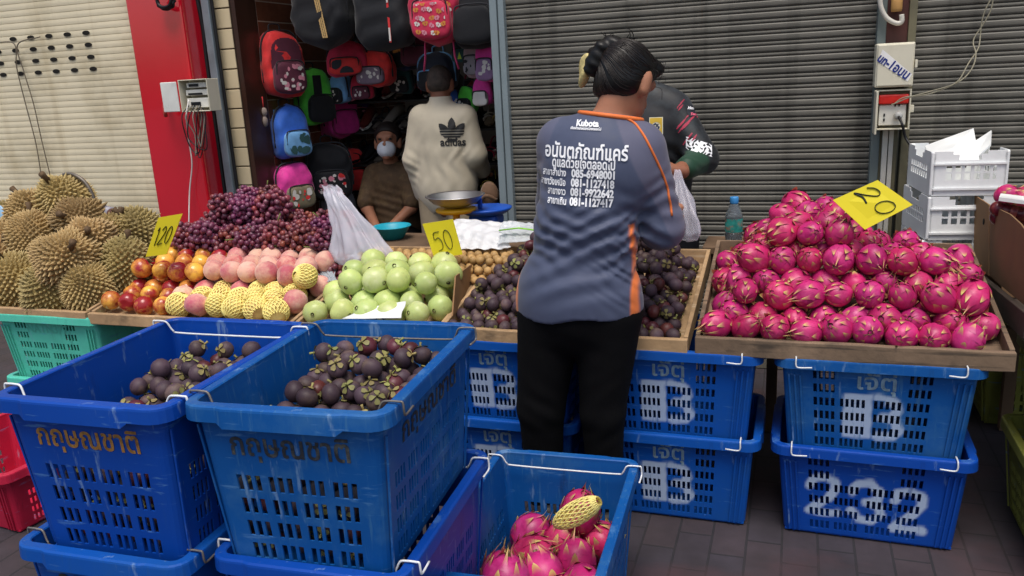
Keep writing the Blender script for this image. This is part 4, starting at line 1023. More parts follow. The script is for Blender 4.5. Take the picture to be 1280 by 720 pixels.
# --- grapes
gr = M('grape_skin', '#662f46', .3, .3, 10., spec=.5, stain='#a8868f', sscale=60, samt=.6, rnd=.22, hue=.035, attrs=(('red', '#8a3c44'),))
stemm = M('grape_stem', '#6b7038', .7)
def bunch_mesh(seed):
    rr = random.Random(seed); P = np.array([(rr.gauss(0, 1), rr.gauss(0, 1), rr.gauss(0, 1)) for _ in range(125)])
    P /= np.linalg.norm(P, axis=1)[:, None]; P *= np.array([rr.uniform(.45, 1)**.5 for _ in range(125)])[:, None]; P *= np.array((.062, .062, .085)); r = .0118
    for _ in range(30):
        d = P[:, None]-P[None]; L = np.linalg.norm(d, axis=2)+np.eye(len(P))*9; ov = np.clip(2*r*.95-L, 0, None); P = P+.25*(d/L[..., None]*ov[..., None]).sum(1); P *= .997
    mb = MB()
    for p in P:
        s = r*rr.uniform(.9, 1.08); red_ = rr.random()**3; V = SV3*np.array((s, s, s*1.08))@np.array(Euler((rr.uniform(0, 3), rr.uniform(0, 3), 0)).to_matrix())+p
        mb.add(V, SF3, 0, True, {'red': [red_]*len(V)})
    mb.tube([(0, 0, .06), (.004, 0, .09), (.012, .004, .112)], .003, 6, 1); return mb.mesh('grape_bunch', [gr, stemm])
BM = [bunch_mesh(s) for s in range(5)]
def hgr(x, y): return (.745)+min((y-2.78)*.85+.05, .285-.30*abs(x+2.30), (x+2.66)*.85+.07, (-1.62-x)*.75+.07)
GP2 = pack(-2.62, -1.70, 2.83, 3.22, lambda x, y: .655+(y-2.83)*.15, hgr, .062, 19, jit=.25, it=8, pitch=1.75)
lay(GP2, .066, 'grape_bunch', 'grapes', 'bunches of dark red grapes behind the peaches', lambda rw, k, i: f'bunch of dusty dark red grapes, {front_word(rw)} in the mound, {ordn(k)} from left', 'bunch of dusty dark grapes buried in the mound', lambda i, rr: rr.choice(BM), 81, 44, sc=(.92, 1.12))

# --- durians
du = M('durian_husk', '#877242', .7, .3, 9., attrs=(('tip', '#d0b982'),), rnd=.2, hue=.016, stain='#8a6c3c', sscale=5, samt=.5)
dst = M('durian_stem', '#5a4630', .8, .2, 20)
def durian_mesh(seed, r=.105, el=1.2, n=560):
    rr = random.Random(seed); rs = np.random.RandomState(seed)
    def sh(D):
        a = np.arctan2(D[:, 1], D[:, 0]); return (r*(1+.10*np.cos(5*a+seed)*(1-D[:, 2]**2)+.05*np.sin(3*D[:, 2]+seed)+.06*np.sin(2*a+seed*2)))[:, None]*D*np.array((1, 1, el))
    mb = MB(); mb.add(sh(SV)*.985, SF, 0, True, {'tip': [0.]*len(SV)})
    D = fib(n, seed)+rs.normal(0, .012, (n, 3)); D /= np.linalg.norm(D, axis=1)[:, None]; C = sh(D); Dn = D/np.array((1, 1, el)); Dn /= np.linalg.norm(Dn, axis=1)[:, None]
    hw = r*sqrt(4*pi/n)*.60; hh = r*.165
    for i in range(n):
        t = Vector(Dn[i]); x = t.orthogonal().normalized(); y = t.cross(x); c = Vector(C[i]); a0 = rr.uniform(0, 1.5); vs = []
        for j in range(5): q = a0+2*pi*j/5; vs.append(c-t*.004+(x*cos(q)+y*sin(q))*hw)
        tip = c+t*hh*rr.uniform(.6, 1.25)+x*rr.uniform(-.2, .2)*hw; m_ = []
        for j in range(5): q = a0+2*pi*j/5; m_.append(c+t*hh*.42+(x*cos(q)+y*sin(q))*hw*.42)
        vs += m_+[tip]
        mb.add(vs, [(j, (j+1) % 5, 5+(j+1) % 5, 5+j) for j in range(5)]+[(5+j, 5+(j+1) % 5, 10) for j in range(5)], 0, False, {'tip': [0.]*5+[.45]*5+[1.]})
    mb.tube([(0, 0, r*el*.95), (.003, 0, r*el*1.12), (.006, .004, r*el*1.32)], [r*.12, r*.10, r*.13], 8, 1)
    return mb.mesh('durian', [du, dst])
UM = [durian_mesh(1, .108, 1.15), durian_mesh(2, .102, 1.28), durian_mesh(3, .11, 1.05), durian_mesh(4, .098, 1.2, 400)]
dur = [ # pixel of centre, distance, label
 (22, 356, 2.60, 'durian at the left end of the bottom row, pale and spiky'), (62, 364, 2.56, 'small brownish durian standing second in the bottom row'), (110, 361, 2.58, 'brown durian third in the bottom row, beside the nectarines'),
 (158, 333, 2.72, 'brown durian at the right of the heap below the price card'), (85, 326, 2.60, 'big olive durian lying sideways at the middle of the heap'), (42, 297, 2.76, 'greenish durian standing upright in the left middle of the heap'),
 (15, 308, 2.86, 'durian half hidden at the left edge behind the upright one'), (112, 303, 2.74, 'oval durian with bushy spines in the right middle of the heap'), (104, 279, 2.88, 'durian directly below the hooped one, upper middle'),
 (85, 254, 2.92, 'topmost durian under the wire hoop'), (140, 296, 2.92, 'durian behind the oval one, shaded, right of centre'), (176, 292, 3.00, 'durian with a golden brown patch behind the yellow 120 card'), (44, 268, 2.98, 'durian with warm brown spines left of the topmost one'),
 (8, 285, 3.05, 'durian at the far left edge of the upper row'), (130, 320, 2.86, 'durian in the gap right of the big sideways one, mostly hidden'), (8, 330, 2.75, 'durian wedged at the left edge between upper and bottom rows')]
rr = random.Random(5)
for k, (x, y, Y, lab) in enumerate(dur):
    o = link('durian', UM[k % 4]); o.location = atY(x, y, Y); o.rotation_euler = (rr.uniform(-.6, .6), rr.uniform(-.6, .6), rr.uniform(0, 6)) if k not in (4, 7, 8) else (rr.uniform(1.0, 1.5), rr.uniform(-.3, .3), rr.uniform(-.9, .9)+ (1.5 if k == 4 else 0)); s = rr.uniform(.96, 1.12); o.scale = (s, s, s)
    tag(o, lab, 'durian', 'durians heaped at the far left')
# ------------------------------------------------------------------ people
skin = M('skin', '#a8745a', .5, .08, 20., spec=.35, sss=.08, bump=.06, bscale=90); skin2 = M('tanned_skin', '#8a5a44', .5, .08, 20., spec=.35, sss=.06, bump=.06, bscale=90)
hair_m = M('black_hair', '#0d0b0a', .42, .4, 8., spec=.4, bump=.15, bscale=260, bdist=.002); hair_g = M('short_grey_black_hair', '#453a32', .7, .4, 40., bump=.6, bscale=160)
def flat_on(name, mat, v2f2, org, x, y, d, bvh, parent, off=.0018, loc=(0, 0, 0)):
    pts, fs = project(v2f2[0], v2f2[1], org, x, y, d, bvh, off)
    mb = MB(); mb.add([tuple(Vector(p)-Vector(loc)) for p in pts], fs, 0, True); return mb.build(name, mat, parent, fix=False)
def person(label, loc): return thing('person', label, 'person', loc)
def local(obj, loc):
    """moves a mesh modelled in world coordinates under a root at loc"""
    obj.data.transform(Matrix.Translation(-Vector(loc))); return obj
def folds(P, items):
    d = np.zeros(len(P))
    for c, r, dirv, wl, amp in items:
        q = P-np.array(c); m = np.exp(-((q/np.array(r))**2).sum(1)); d += .68*amp*m*np.sin(q@np.array(dirv)*2*pi/wl+1.5*np.sin(q@np.array((dirv[1], dirv[2], dirv[0]))*2*pi/(wl*2.7)))
    return d

# --- the woman buying or selling at the mangosteen tray
wl = (-.61, 2.34, 0); wo = person('woman with black bun, slate blue printed shirt and black trousers, seen from behind', wl)
hc_ = np.array((-.474, 2.462, 1.408)); hp_, HP = head_prims(hc_, (.38, .78, -.52), .95)
neck = [cap((-.525, 2.415, 1.285), (-.492, 2.425, 1.37), .057, .05)]
tor = [ell((-.612, 2.36, .80), (.172, .115, .16)), ell((-.585, 2.375, .98), (.138, .098, .2)), ell((-.548, 2.40, 1.165), (.162, .105, .165)), cap((-.655, 2.41, 1.258), (-.455, 2.42, 1.238), .052)]
armL = [cap((-.675, 2.42, 1.248), (-.722, 2.55, 1.04), .05, .042), cap((-.722, 2.55, 1.04), (-.62, 2.78, 1.02), .04, .028)]
armR = [cap((-.425, 2.425, 1.218), (-.372, 2.46, .985), .044, .040), cap((-.372, 2.46, .985), (-.385, 2.70, .995), .040, .03)]
legs = [cap((-.698, 2.355, .78), (-.744, 2.345, .43), .080, .050), cap((-.744, 2.345, .43), (-.75, 2.37, .07), .048, .034), cap((-.53, 2.355, .78), (-.543, 2.345, .43), .080, .050), cap((-.543, 2.345, .43), (-.548, 2.37, .07), .046, .034),
        cap((-.735, 2.34, .035), (-.745, 2.44, .03), .036, .03), cap((-.54, 2.34, .035), (-.53, 2.44, .03), .036, .03)]
hands = [hand_prims((-.62, 2.78, 1.02), (.5, .8, -.1), (-.3, -.1, 1), .5, .92, 1), hand_prims((-.385, 2.70, .995), (.05, .9, .15), (.6, 0, .8), .6, .92, -1)]
allp = hp_+neck+tor+armL+armR+legs; lo_, hi_ = bounds(allp, .03)
ex = []
for h in hands: l_, h_ = bounds(h, .01); ex.append(nets(union(h, .006), l_, h_, .004))
o, _b = sdf_obj('body', union(allp, .022), lo_, hi_, .009, skin, wo, extra=ex); local(o, wl)
shoe_m = M('dark_rubber_shoe', '#1a1a1e', .6, .2, 20)
for fx, tx in ((-.735, -.745), (-.54, -.53)):
    fp = [cap((fx, 2.33, .036), (tx, 2.46, .032), .045, .042), cap((fx, 2.34, .05), (fx, 2.36, .07), .046)]; lo_, hi_ = bounds(fp, .02); uf_ = union(fp, .02)
    o, _b = sdf_obj('shoe', lambda P: np.maximum(np.maximum(uf_(P), .003-P[:, 2]), P[:, 2]-.085), lo_, hi_, .008, shoe_m, wo); local(o, wl)
# trousers
tp = [ell((-.612, 2.36, .76), (.188, .13, .17)), cap((-.703, 2.355, .74), (-.744, 2.345, .42), .103, .076), cap((-.744, 2.345, .42), (-.752, 2.37, .09), .074, .056), cap((-.520, 2.355, .74), (-.543, 2.345, .42), .103, .070), cap((-.543, 2.345, .42), (-.548, 2.37, .09), .068, .053)]
ut = union(tp, .02)
fl = [((-.72, 2.26, .45), (.09, .1, .12), (.8, 0, 1), .09, .003), ((-.52, 2.26, .42), (.09, .1, .12), (-.9, 0, 1), .085, .003), ((-.62, 2.25, .66), (.12, .1, .06), (.5, 0, 1), .09, .002)]
lo_, hi_ = bounds(tp, .02)
o, _b = sdf_obj('trousers', lambda P: np.maximum(np.maximum(ut(P)+folds(P, fl), .07-P[:, 2]), P[:, 2]-.86), lo_, hi_, .009, M('black_trousers', '#070709', .9, .2, 30, spec=.2, bump=.15, bscale=200), wo); local(o, wl)
# shirt
sp = [ell((-.612, 2.358, .765), (.198, .138, .22)), ell((-.588, 2.372, .98), (.158, .118, .22)), ell((-.548, 2.398, 1.165), (.178, .120, .175)), cap((-.652, 2.41, 1.255), (-.440, 2.418, 1.238), .066), cap((-.525, 2.41, 1.275), (-.51, 2.415, 1.335), .075, .066),
      cap((-.675, 2.42, 1.245), (-.724, 2.545, 1.045), .066, .062), cap((-.724, 2.545, 1.045), (-.66, 2.68, 1.03), .06, .056), cap((-.418, 2.425, 1.222), (-.372, 2.455, .985), .064, .064), cap((-.372, 2.455, .985), (-.382, 2.58, .99), .062, .056)]
us_ = union(sp, .03)
fs_ = [((-.45, 2.27, .90), (.07, .1, .10), (.9, 0, 1), .035, .006), ((-.50, 2.27, 1.03), (.12, .1, .05), (-.6, 0, 1), .04, .006), ((-.52, 2.27, .97), (.16, .12, .07), (-.45, 0, 1), .045, .010), ((-.68, 2.27, .99), (.10, .12, .08), (.5, 0, 1), .05, .009), ((-.60, 2.25, .86), (.16, .12, .06), (-.3, 0, 1), .065, .007), ((-.40, 2.35, .98), (.08, .12, .09), (.5, 0, 1), .05, .007), ((-.36, 2.42, 1.08), (.07, .1, .07), (-.4, 0, 1), .05, .006), ((-.70, 2.42, 1.12), (.07, .1, .08), (.5, 0, 1), .05, .006), ((-.55, 2.27, 1.08), (.14, .1, .05), (.35, 0, 1), .07, .004)]
lo_, hi_ = bounds(sp, .02)
hem = lambda P: (.742+.05*(P[:, 0]+.61)+.006*np.sin(P[:, 0]*30))-P[:, 2]
col_ = lambda P: ((P-np.array((-.515, 2.415, 1.328)))@np.array((.15, .1, 1.)))
shirt_m = M('slate_blue_jersey', '#454d66', .62, .05, 40, sheen=.15, attrs=(('rag', '#5b5c72'), ('org', '#e07434')), bump=.05, bscale=400)
V, Q = nets(lambda P: np.maximum(np.maximum(us_(P)+folds(P, fs_), hem(P)), col_(P)), lo_, hi_, .006)
# raglan panels are sewn in a paler cloth; the side panels are orange
rag = np.clip(((V[:, 0]+.435)*1.0+(V[:, 2]-1.20)*.42)/.006+.5, 0, 1)*(V[:, 2] > .90); ragl = np.clip((-(V[:, 0]+.70)+(V[:, 2]-1.2)*.35-.0)/.006+.5, 0, 1)*(V[:, 2] > .95)
side = np.clip((V[:, 0]+.448-.10*np.clip(.98-V[:, 2], -.05, .1)*.5)/.006, 0, 1)*(np.abs(V[:, 2]-.85) < .165)*(V[:, 1] < 2.40)*np.clip((.008+.018*np.clip((1.02-V[:, 2])/.25, 0, 1)-(V[:, 0]+.448))/.006+.9, 0, 1)
sidel = np.clip((-.784-V[:, 0])/.006, 0, 1)*(V[:, 2] < .88)
mb = MB(); mb.add(V, Q, 0, True, {'rag': np.maximum(rag, ragl*.6), 'org': np.maximum(side, sidel)})
shirt = mb.build('shirt', shirt_m, wo, fix=False); bvh = BVHTree.FromPolygons([Vector(p) for p in V], [tuple(map(int, q)) for q in Q]); local(shirt, wl)
orange = M('orange_piping', '#e8783a', .6)
def surf_line(pts, d, r=.0045):
    out = []
    for p in smooth_path(pts, 8):
        h, n, i, t = bvh.ray_cast(Vector(p)-Vector(d)*.5, Vector(d)); 
        if h is not None: out.append(h+n*.0008)
    return out
mb = MB(); ring = []
for k in range(28):
    a = 2*pi*k/28; d = Vector((cos(a), sin(a), -(.15*cos(a)+.1*sin(a)))); c = Vector((-.515, 2.415, 1.320)); h, n, i, t = bvh.ray_cast(c+d*.5, -d)
    if h is not None: ring.append(h-Vector(wl))
mb.tube(ring, .007, 8, closed=True, flat=1.0); mb.build('collar', orange, shirt)
seam = surf_line([(-.462, 2.2, 1.318), (-.425, 2.2, 1.29), (-.39, 2.2, 1.235), (-.352, 2.2, 1.13), (-.335, 2.2, 1.03)], (0, 1, 0)); 
mb = MB(); mb.tube([p-Vector(wl) for p in seam], .004, 6); mb.build('piping', orange, shirt)
white_ink = M('white_print', '#f2f3f6', .6, .03)
# printed lettering, laid on the back along the viewing direction of the back
bx = Vector((cos(radians(4)), sin(radians(4)), -.075)); by = Vector((.04, .06, 1)); bd = Vector((-.12, 1, -.05)).normalized()
c0 = Vector(atY(727, 190, 2.28))
def line(s, size, width, px_, py_, bold=.0008, al='CENTER'):
    v, f = text2d(s, size, bold, width, al); org = Vector(atY(px_, py_, 2.28)); vs = np.array(v)
    o = flat_on('lettering', white_ink, (vs, f), org, bx, by, bd, bvh, shirt, .0038, wl); return o
line('Kubota', .024, .066, 732, 158, .0011); line('เคียงข้างเกษตรกรไทยตลอดไป', .010, .090, 730, 162.5, .0003)
line('อนันตภัณฑ์แคร์', .055, .245, 730, 198.5, .0013)
line('ดูแลด้วยใจตลอดไป', .037, .185, 728, 210.5, .0011)
for k, (a_, n_) in enumerate((('สาขาลำปาง', '085-6948001'), ('สาขาวังเหนือ', '081-1127418'), ('สาขางาว', '081-9922642'), ('สาขาเถิน', '081-1127417'))):
    y_ = 220+11.6*k
    wd = (.076, .084, .057, .059)[k]
    line(a_, .027, wd, (691, 689, 695, 696)[k], y_-.4, .0007); line(n_, .031, .124, 741-k*.6, y_+2.6, .0014)
# hair: cap, bun, clip
e_ = tuple(Vector((.38, .78, -.52)).to_track_quat('Y', 'Z').to_euler())
hp2 = [ell(HP(0, -.022, .035), (.080, .096, .086), e_), ell(HP(0, -.045, -.02), (.070, .055, .052), e_), ell(HP(.02, .05, .070), (.056, .05, .040), e_), cap(HP(-.065, -.02, -.01), HP(-.05, -.05, -.05), .022, .018)]
bun = [ell(HP(-.062, -.085, .035), (.046, .040, .050), e_), ell(HP(-.03, -.08, .082), (.044, .038, .034), e_), cap(HP(-.07, -.10, .0), HP(-.04, -.115, .06), .022)]
cut = lambda P: np.maximum((P-HP(0, .048, .0))@np.array((.38, .78, -.52))/1.01-.055*np.clip((P[:, 2]-1.42)/.06, -.3, 1), -1)
lo_, hi_ = bounds(hp2, .03); uh = union(hp2, .02)
def hairf(P):
    q = P-HP(0, -.02, .04); a = np.arctan2(q[:, 0]+.3*q[:, 1], q[:, 2]); return np.maximum(uh(P)+.0005*np.sin(a*46+8*q[:, 1]*20), cut(P))
o, _b = sdf_obj('hair', hairf, lo_, hi_, .006, hair_m, wo); local(o, wl); hair = o
lo_, hi_ = bounds(bun, .03); ub = union(bun, .012)
o, _b = sdf_obj('hair_bun', lambda P: ub(P)+.0018*np.sin(P[:, 0]*120+P[:, 2]*190), lo_, hi_, .006, hair_m, hair); local(o, wl)
# combed strands lying over the cap, drawn back to the bun
bvc = BVHTree.FromPolygons([Vector(v.co)+Vector(wl) for v in hair.data.vertices], [tuple(p.vertices) for p in hair.data.polygons])
cc = Vector(HP(0, -.02, .03)); bd_ = (Vector(HP(-.055, -.09, .05))-cc).normalized(); rr = random.Random(19); mb = MB()
for k in range(170):
    a = rr.uniform(0, 2*pi); el_ = rr.uniform(1.0, 2.3); o1 = bd_.orthogonal().normalized(); o2 = bd_.cross(o1); pts = []
    for q in range(10):
        t = el_*(1-q/9)+.30*(q/9); a2 = a+.12*sin(3*t); d = bd_*cos(t)+(o1*cos(a2)+o2*sin(a2))*sin(t); h, n, i_, tt_ = bvc.ray_cast(cc+d*.4, -d)
        if h is not None and (h-cc).length > .055: pts.append(h+n*.0004-Vector(wl))
    if len(pts) > 4: mb.tube(pts, [.0004]+[.0013]*(len(pts)-2)+[.0004], 4)
mb.build('combed_strands', M('hair_strand', '#1f1815', .35, .3, 30., spec=.5), hair)
mb = MB(); rr = random.Random(4)
for k in range(26):
    a = HP(rr.uniform(-.08, .03), rr.uniform(-.11, -.04), rr.uniform(.04, .12)); b = a+np.array((rr.uniform(-.03, .03), rr.uniform(-.02, .02), rr.uniform(.01, .035))); m_ = (a+b)/2+np.array((rr.uniform(-.012, .012), 0, .008)); mb.tube([Vector(q)-Vector(wl) for q in smooth_path([a, m_, b], 3)], [.0011]*6+[.0004], 4)
for k in range(10):
    a = HP(.085, rr.uniform(-.03, .05), rr.uniform(.0, .09)); b = a+np.array((rr.uniform(.0, .022), rr.uniform(-.01, .01), rr.uniform(-.05, -.01))); mb.tube([Vector(q)-Vector(wl) for q in smooth_path([a, (a+b)/2+np.array((.009, 0, .01)), b], 3)], .0007, 4)
mb.build('loose_hair', hair_m, hair)
cl = [ell(HP(-.098, -.085, -.01), (.014, .032, .044), (radians(20), radians(25), 0)), ell(HP(-.088, -.105, .01), (.022, .014, .036), (radians(10), radians(15), 0))]
lo_, hi_ = bounds(cl, .02); o, _b = sdf_obj('hair_clip', union(cl, .01), lo_, hi_, .005, M('straw_clip', '#c9b87c', .5, .2, 60, bump=.4, bscale=150), hair); local(o, wl)

# --- the seller behind the tray
sl = (-.545, 3.36, 0); se = person('person in black patterned jersey behind the mangosteens, face hidden by the woman', sl)
hq, HQ = head_prims((-.665, 3.27, 1.415), (-.15, -.8, -.55), .95)
nk = [cap((-.60, 3.36, 1.30), (-.65, 3.31, 1.37), .055, .05)]
tr_ = [ell((-.545, 3.38, .85), (.16, .105, .16)), ell((-.55, 3.375, 1.02), (.145, .10, .2)), ell((-.56, 3.36, 1.18), (.16, .10, .17)), cap((-.70, 3.36, 1.30), (-.455, 3.36, 1.30), .052)]
aL = [cap((-.445, 3.35, 1.285), (-.34, 3.28, 1.10), .048, .042), cap((-.34, 3.28, 1.10), (-.405, 3.10, 1.075), .040, .03)]
aR = [cap((-.71, 3.35, 1.28), (-.78, 3.26, 1.08), .048, .042), cap((-.78, 3.26, 1.08), (-.60, 3.08, 1.03), .04, .03)]
lg = [cap((-.63, 3.39, .80), (-.64, 3.38, .43), .085, .06), cap((-.64, 3.38, .43), (-.645, 3.40, .05), .056, .036), cap((-.46, 3.39, .80), (-.45, 3.38, .43), .085, .06), cap((-.45, 3.38, .43), (-.445, 3.40, .05), .056, .036), cap((-.645, 3.41, .035), (-.65, 3.30, .03), .036, .03), cap((-.445, 3.41, .035), (-.44, 3.30, .03), .036, .03)]
hw_ = np.array((-.41, 3.09, 1.075))
hands = [hand_prims(hw_, (-.75, -.35, .12), (.25, -.85, .3), .95, 1.05, 1), hand_prims((-.60, 3.08, 1.03), (.7, -.5, 0), (0, -.3, 1), .8, 1., -1)]
ex = []
for h in hands: l_, h_ = bounds(h, .01); ex.append(nets(union(h, .005), l_, h_, .004))
ap = hq+nk+tr_+aL+aR+lg; lo_, hi_ = bounds(ap, .03); o, _b = sdf_obj('body', union(ap, .022), lo_, hi_, .010, skin2, se, extra=ex); local(o, sl)
ev_ = Vector((-.15, -.8, -.55)).normalized(); e2_ = tuple(ev_.to_track_quat('Y', 'Z').to_euler())
hs_ = [ell(HQ(0, -.02, .040), (.079, .095, .086), e2_), ell(HQ(0, -.048, -.02), (.068, .05, .045), e2_)]; uhs = union(hs_, .02); lo_, hi_ = bounds(hs_, .02)
o, _b = sdf_obj('hair', lambda P: np.maximum(uhs(P), (P-HQ(0, .03, .0))@np.array(ev_)-.55*np.clip((P-HQ(0, .03, .03))@np.array(ev_.to_track_quat('Y', 'Z') @ Vector((0, 0, 1))), 0, .09)), lo_, hi_, .007, hair_m, se); local(o, sl)
jp = [ell((-.545, 3.38, .84), (.178, .125, .18)), ell((-.55, 3.375, 1.02), (.162, .118, .22)), ell((-.56, 3.36, 1.19), (.175, .115, .17)), cap((-.70, 3.36, 1.32), (-.465, 3.36, 1.292), .066), cap((-.63, 3.36, 1.372), (-.50, 3.36, 1.318), .064), cap((-.60, 3.36, 1.32), (-.63, 3.34, 1.39), .066, .058),
      cap((-.450, 3.35, 1.280), (-.338, 3.28, 1.10), .064, .058), cap((-.338, 3.28, 1.10), (-.385, 3.15, 1.08), .055, .044), cap((-.71, 3.35, 1.28), (-.78, 3.26, 1.08), .064, .056), cap((-.78, 3.26, 1.08), (-.66, 3.13, 1.045), .054, .044)]
uj = union(jp, .028); fj = [((-.47, 3.26, 1.08), (.1, .12, .12), (.6, 0, 1), .06, .006), ((-.36, 3.24, 1.12), (.06, .1, .07), (.4, 0, 1), .04, .005), ((-.50, 3.25, .9), (.12, .12, .1), (-.4, 0, 1), .07, .006)]
lo_, hi_ = bounds(jp, .02)
V, Q = nets(lambda P: np.maximum(np.maximum(uj(P)+folds(P, fj), .76-P[:, 2]), P[:, 2]-1.44), lo_, hi_, .007)
dq = np.array(((-.338, 3.28, 1.10), (-.385, 3.15, 1.08))); tt = ((V-dq[0])@(dq[1]-dq[0]))/((dq[1]-dq[0])@(dq[1]-dq[0]))
grn = np.clip((tt-.35)/.06, 0, 1)*(V[:, 0] > -.46)*(V[:, 1] < 3.27)
mb = MB(); mb.add(V, Q, 0, True, {'green': grn}); js = mb.build('jersey', M('black_jersey', '#13161c', .6, .5, 14, stain='#3a454c', sscale=9, samt=.5, attrs=(('green', '#123c28'),), sheen=.1), se, fix=False); local(js, sl)
bvj = BVHTree.FromPolygons([Vector(p) for p in V], [tuple(map(int, q)) for q in Q])
ax, ay, ad = Vector((cos(radians(9)), sin(radians(9)), 0)), Vector((0, 0, 1)), Vector((-.13, 1, -.12)).normalized()
rr = random.Random(12); 
mk = []
for k in range(13): mk.append((rr.uniform(-.035, .045), rr.uniform(-.075, .08), rr.uniform(.012, .034), rr.uniform(.0025, .0045)))
def slash(A, B):
    m = np.zeros_like(A, bool)
    for u, v, l, w in mk: q = (A-u)*.62+(B-v)*.78; p_ = -(A-u)*.78+(B-v)*.62; m |= (np.abs(q) < l) & (np.abs(p_) < w*(1-np.abs(q)/l*.6))
    return m
flat_on('red_slashes', M('jersey_red', '#a8324a', .6), raster(slash, .12, .2, .0022), atY(861, 150, 3.24), ax, ay, ad, bvj, js, .002, sl)
def scrawl(A, B):
    return (np.sin(A*170+3*np.sin(B*120))*np.sin(B*190+2.5*np.sin(A*140)) > -.1) & (np.abs(B+.35*A-.0) < .024) & (np.abs(A) < .048)
flat_on('white_scrawl', white_ink, raster(scrawl, .13, .1, .0018), atY(874, 183, 3.2), ax, ay, ad, bvj, js, .0022, sl)
flat_on('sponsor_patch', M('patch_dark', '#20242c', .6), raster(lambda A, B: (A/.022)**2+(B/.024)**2 < 1, .05, .05, .002), atY(866, 136, 3.22), ax, ay, ad, bvj, js, .0028, sl)
v, f = text2d('Honor', .016, .0008, .036); flat_on('lettering', white_ink, (v, f), atY(866, 134, 3.22), ax, ay+Vector((.3, 0, 0)), ad, bvj, js, .0036, sl)
v, f = text2d('Team', .014, .0008, .03); flat_on('lettering', M('print_pink', '#d8647c', .6), (v, f), atY(868, 142, 3.22), ax, ay+Vector((.3, 0, 0)), ad, bvj, js, .0036, sl)
pc_ = atY(820, 158, 3.24)
flat_on('chest_patch', M('patch_cream', '#d8d4b8', .6), raster(lambda A, B: (np.abs(A) < .026) & (np.abs(B) < .036), .06, .08, .002), pc_, ax, ay, ad, bvj, js, .0024, sl)
flat_on('patch_emblem', M('patch_gold', '#c9a62c', .6), raster(lambda A, B: (np.abs(A) < .0235) & (np.abs(B) < .033) & ~((A/.017)**2+(B/.017)**2 < 1), .06, .08, .0016), pc_, ax, ay, ad, bvj, js, .0032, sl)
flat_on('patch_emblem', M('patch_navy', '#2a3350', .6), raster(lambda A, B: ((A/.014)**2+(B/.014)**2 < 1) & ((np.sin(A*420)*np.sin(B*390)) > -.25), .04, .04, .0014), pc_, ax, ay, ad, bvj, js, .004, sl)
tq = [cap((-.63, 3.39, .80), (-.64, 3.38, .43), .10, .08), cap((-.64, 3.38, .43), (-.645, 3.40, .06), .078, .065), cap((-.46, 3.39, .80), (-.45, 3.38, .43), .10, .08), cap((-.45, 3.38, .43), (-.445, 3.40, .06), .078, .065), ell((-.545, 3.39, .82), (.165, .115, .12))]
lo_, hi_ = bounds(tq, .02); uq = union(tq, .02); o, _b = sdf_obj('trousers', lambda P: np.maximum(uq(P), .05-P[:, 2]), lo_, hi_, .012, M('dark_trousers', '#1c1d22', .8), se); local(o, sl)

# --- old man with his back to the street
ol = (-1.93, 4.45, 0); om = person('grey haired man in a loose beige track jacket with a black leaf emblem, back turned', ol)
hq, HQ = head_prims((-1.935, 4.47, 1.415), (-.12, .93, -.30), .90)
nk = [cap((-1.925, 4.44, 1.29), (-1.932, 4.455, 1.385), .056, .052)]
tr_ = [ell((-1.93, 4.45, .80), (.155, .11, .16)), ell((-1.925, 4.45, 1.0), (.15, .10, .2)), ell((-1.915, 4.44, 1.17), (.165, .10, .15)), cap((-2.05, 4.44, 1.25), (-1.78, 4.44, 1.24), .052)]
ar = [cap((-2.06, 4.44, 1.235), (-2.11, 4.42, 1.0), .05, .042), cap((-2.11, 4.42, 1.0), (-2.095, 4.48, .77), .04, .032), cap((-1.785, 4.44, 1.225), (-1.738, 4.44, 1.02), .05, .042), cap((-1.738, 4.44, 1.02), (-1.765, 4.62, .90), .04, .032)]
lg = [cap((-2.01, 4.45, .78), (-2.015, 4.45, .42), .085, .06), cap((-2.015, 4.45, .42), (-2.02, 4.45, .06), .056, .036), cap((-1.85, 4.45, .78), (-1.845, 4.45, .42), .085, .06), cap((-1.845, 4.45, .42), (-1.84, 4.45, .06), .056, .036), cap((-2.02, 4.43, .035), (-2.03, 4.55, .03), .036, .03), cap((-1.84, 4.43, .035), (-1.83, 4.55, .03), .036, .03)]
hands = [hand_prims((-2.095, 4.48, .77), (.1, .35, -.9), (-.9, 0, 0), .5, 1., 1), hand_prims((-1.765, 4.62, .90), (-.3, .9, 0), (.2, 0, 1), .5, 1., -1)]
ex = []
for h in hands: l_, h_ = bounds(h, .01); ex.append(nets(union(h, .005), l_, h_, .005))
ap = hq+nk+tr_+ar+lg; lo_, hi_ = bounds(ap, .03); o, _b = sdf_obj('body', union(ap, .022), lo_, hi_, .010, skin2, om, extra=ex); local(o, ol)
e_ = tuple(Vector((-.12, .93, -.25)).to_track_quat('Y', 'Z').to_euler())
hh_ = [ell(HQ(0, -.016, .034), (.0725, .088, .081), e_), ell(HQ(0, -.045, -.015), (.062, .048, .040), e_)]; uh3 = union(hh_, .02); lo_, hi_ = bounds(hh_, .02)
o, _b = sdf_obj('hair', lambda P: np.maximum(uh3(P), np.maximum((P-HQ(0, .045, 0))@np.array((-.12, .93, -.25)), -1)), lo_, hi_, .007, hair_g, om); local(o, ol)
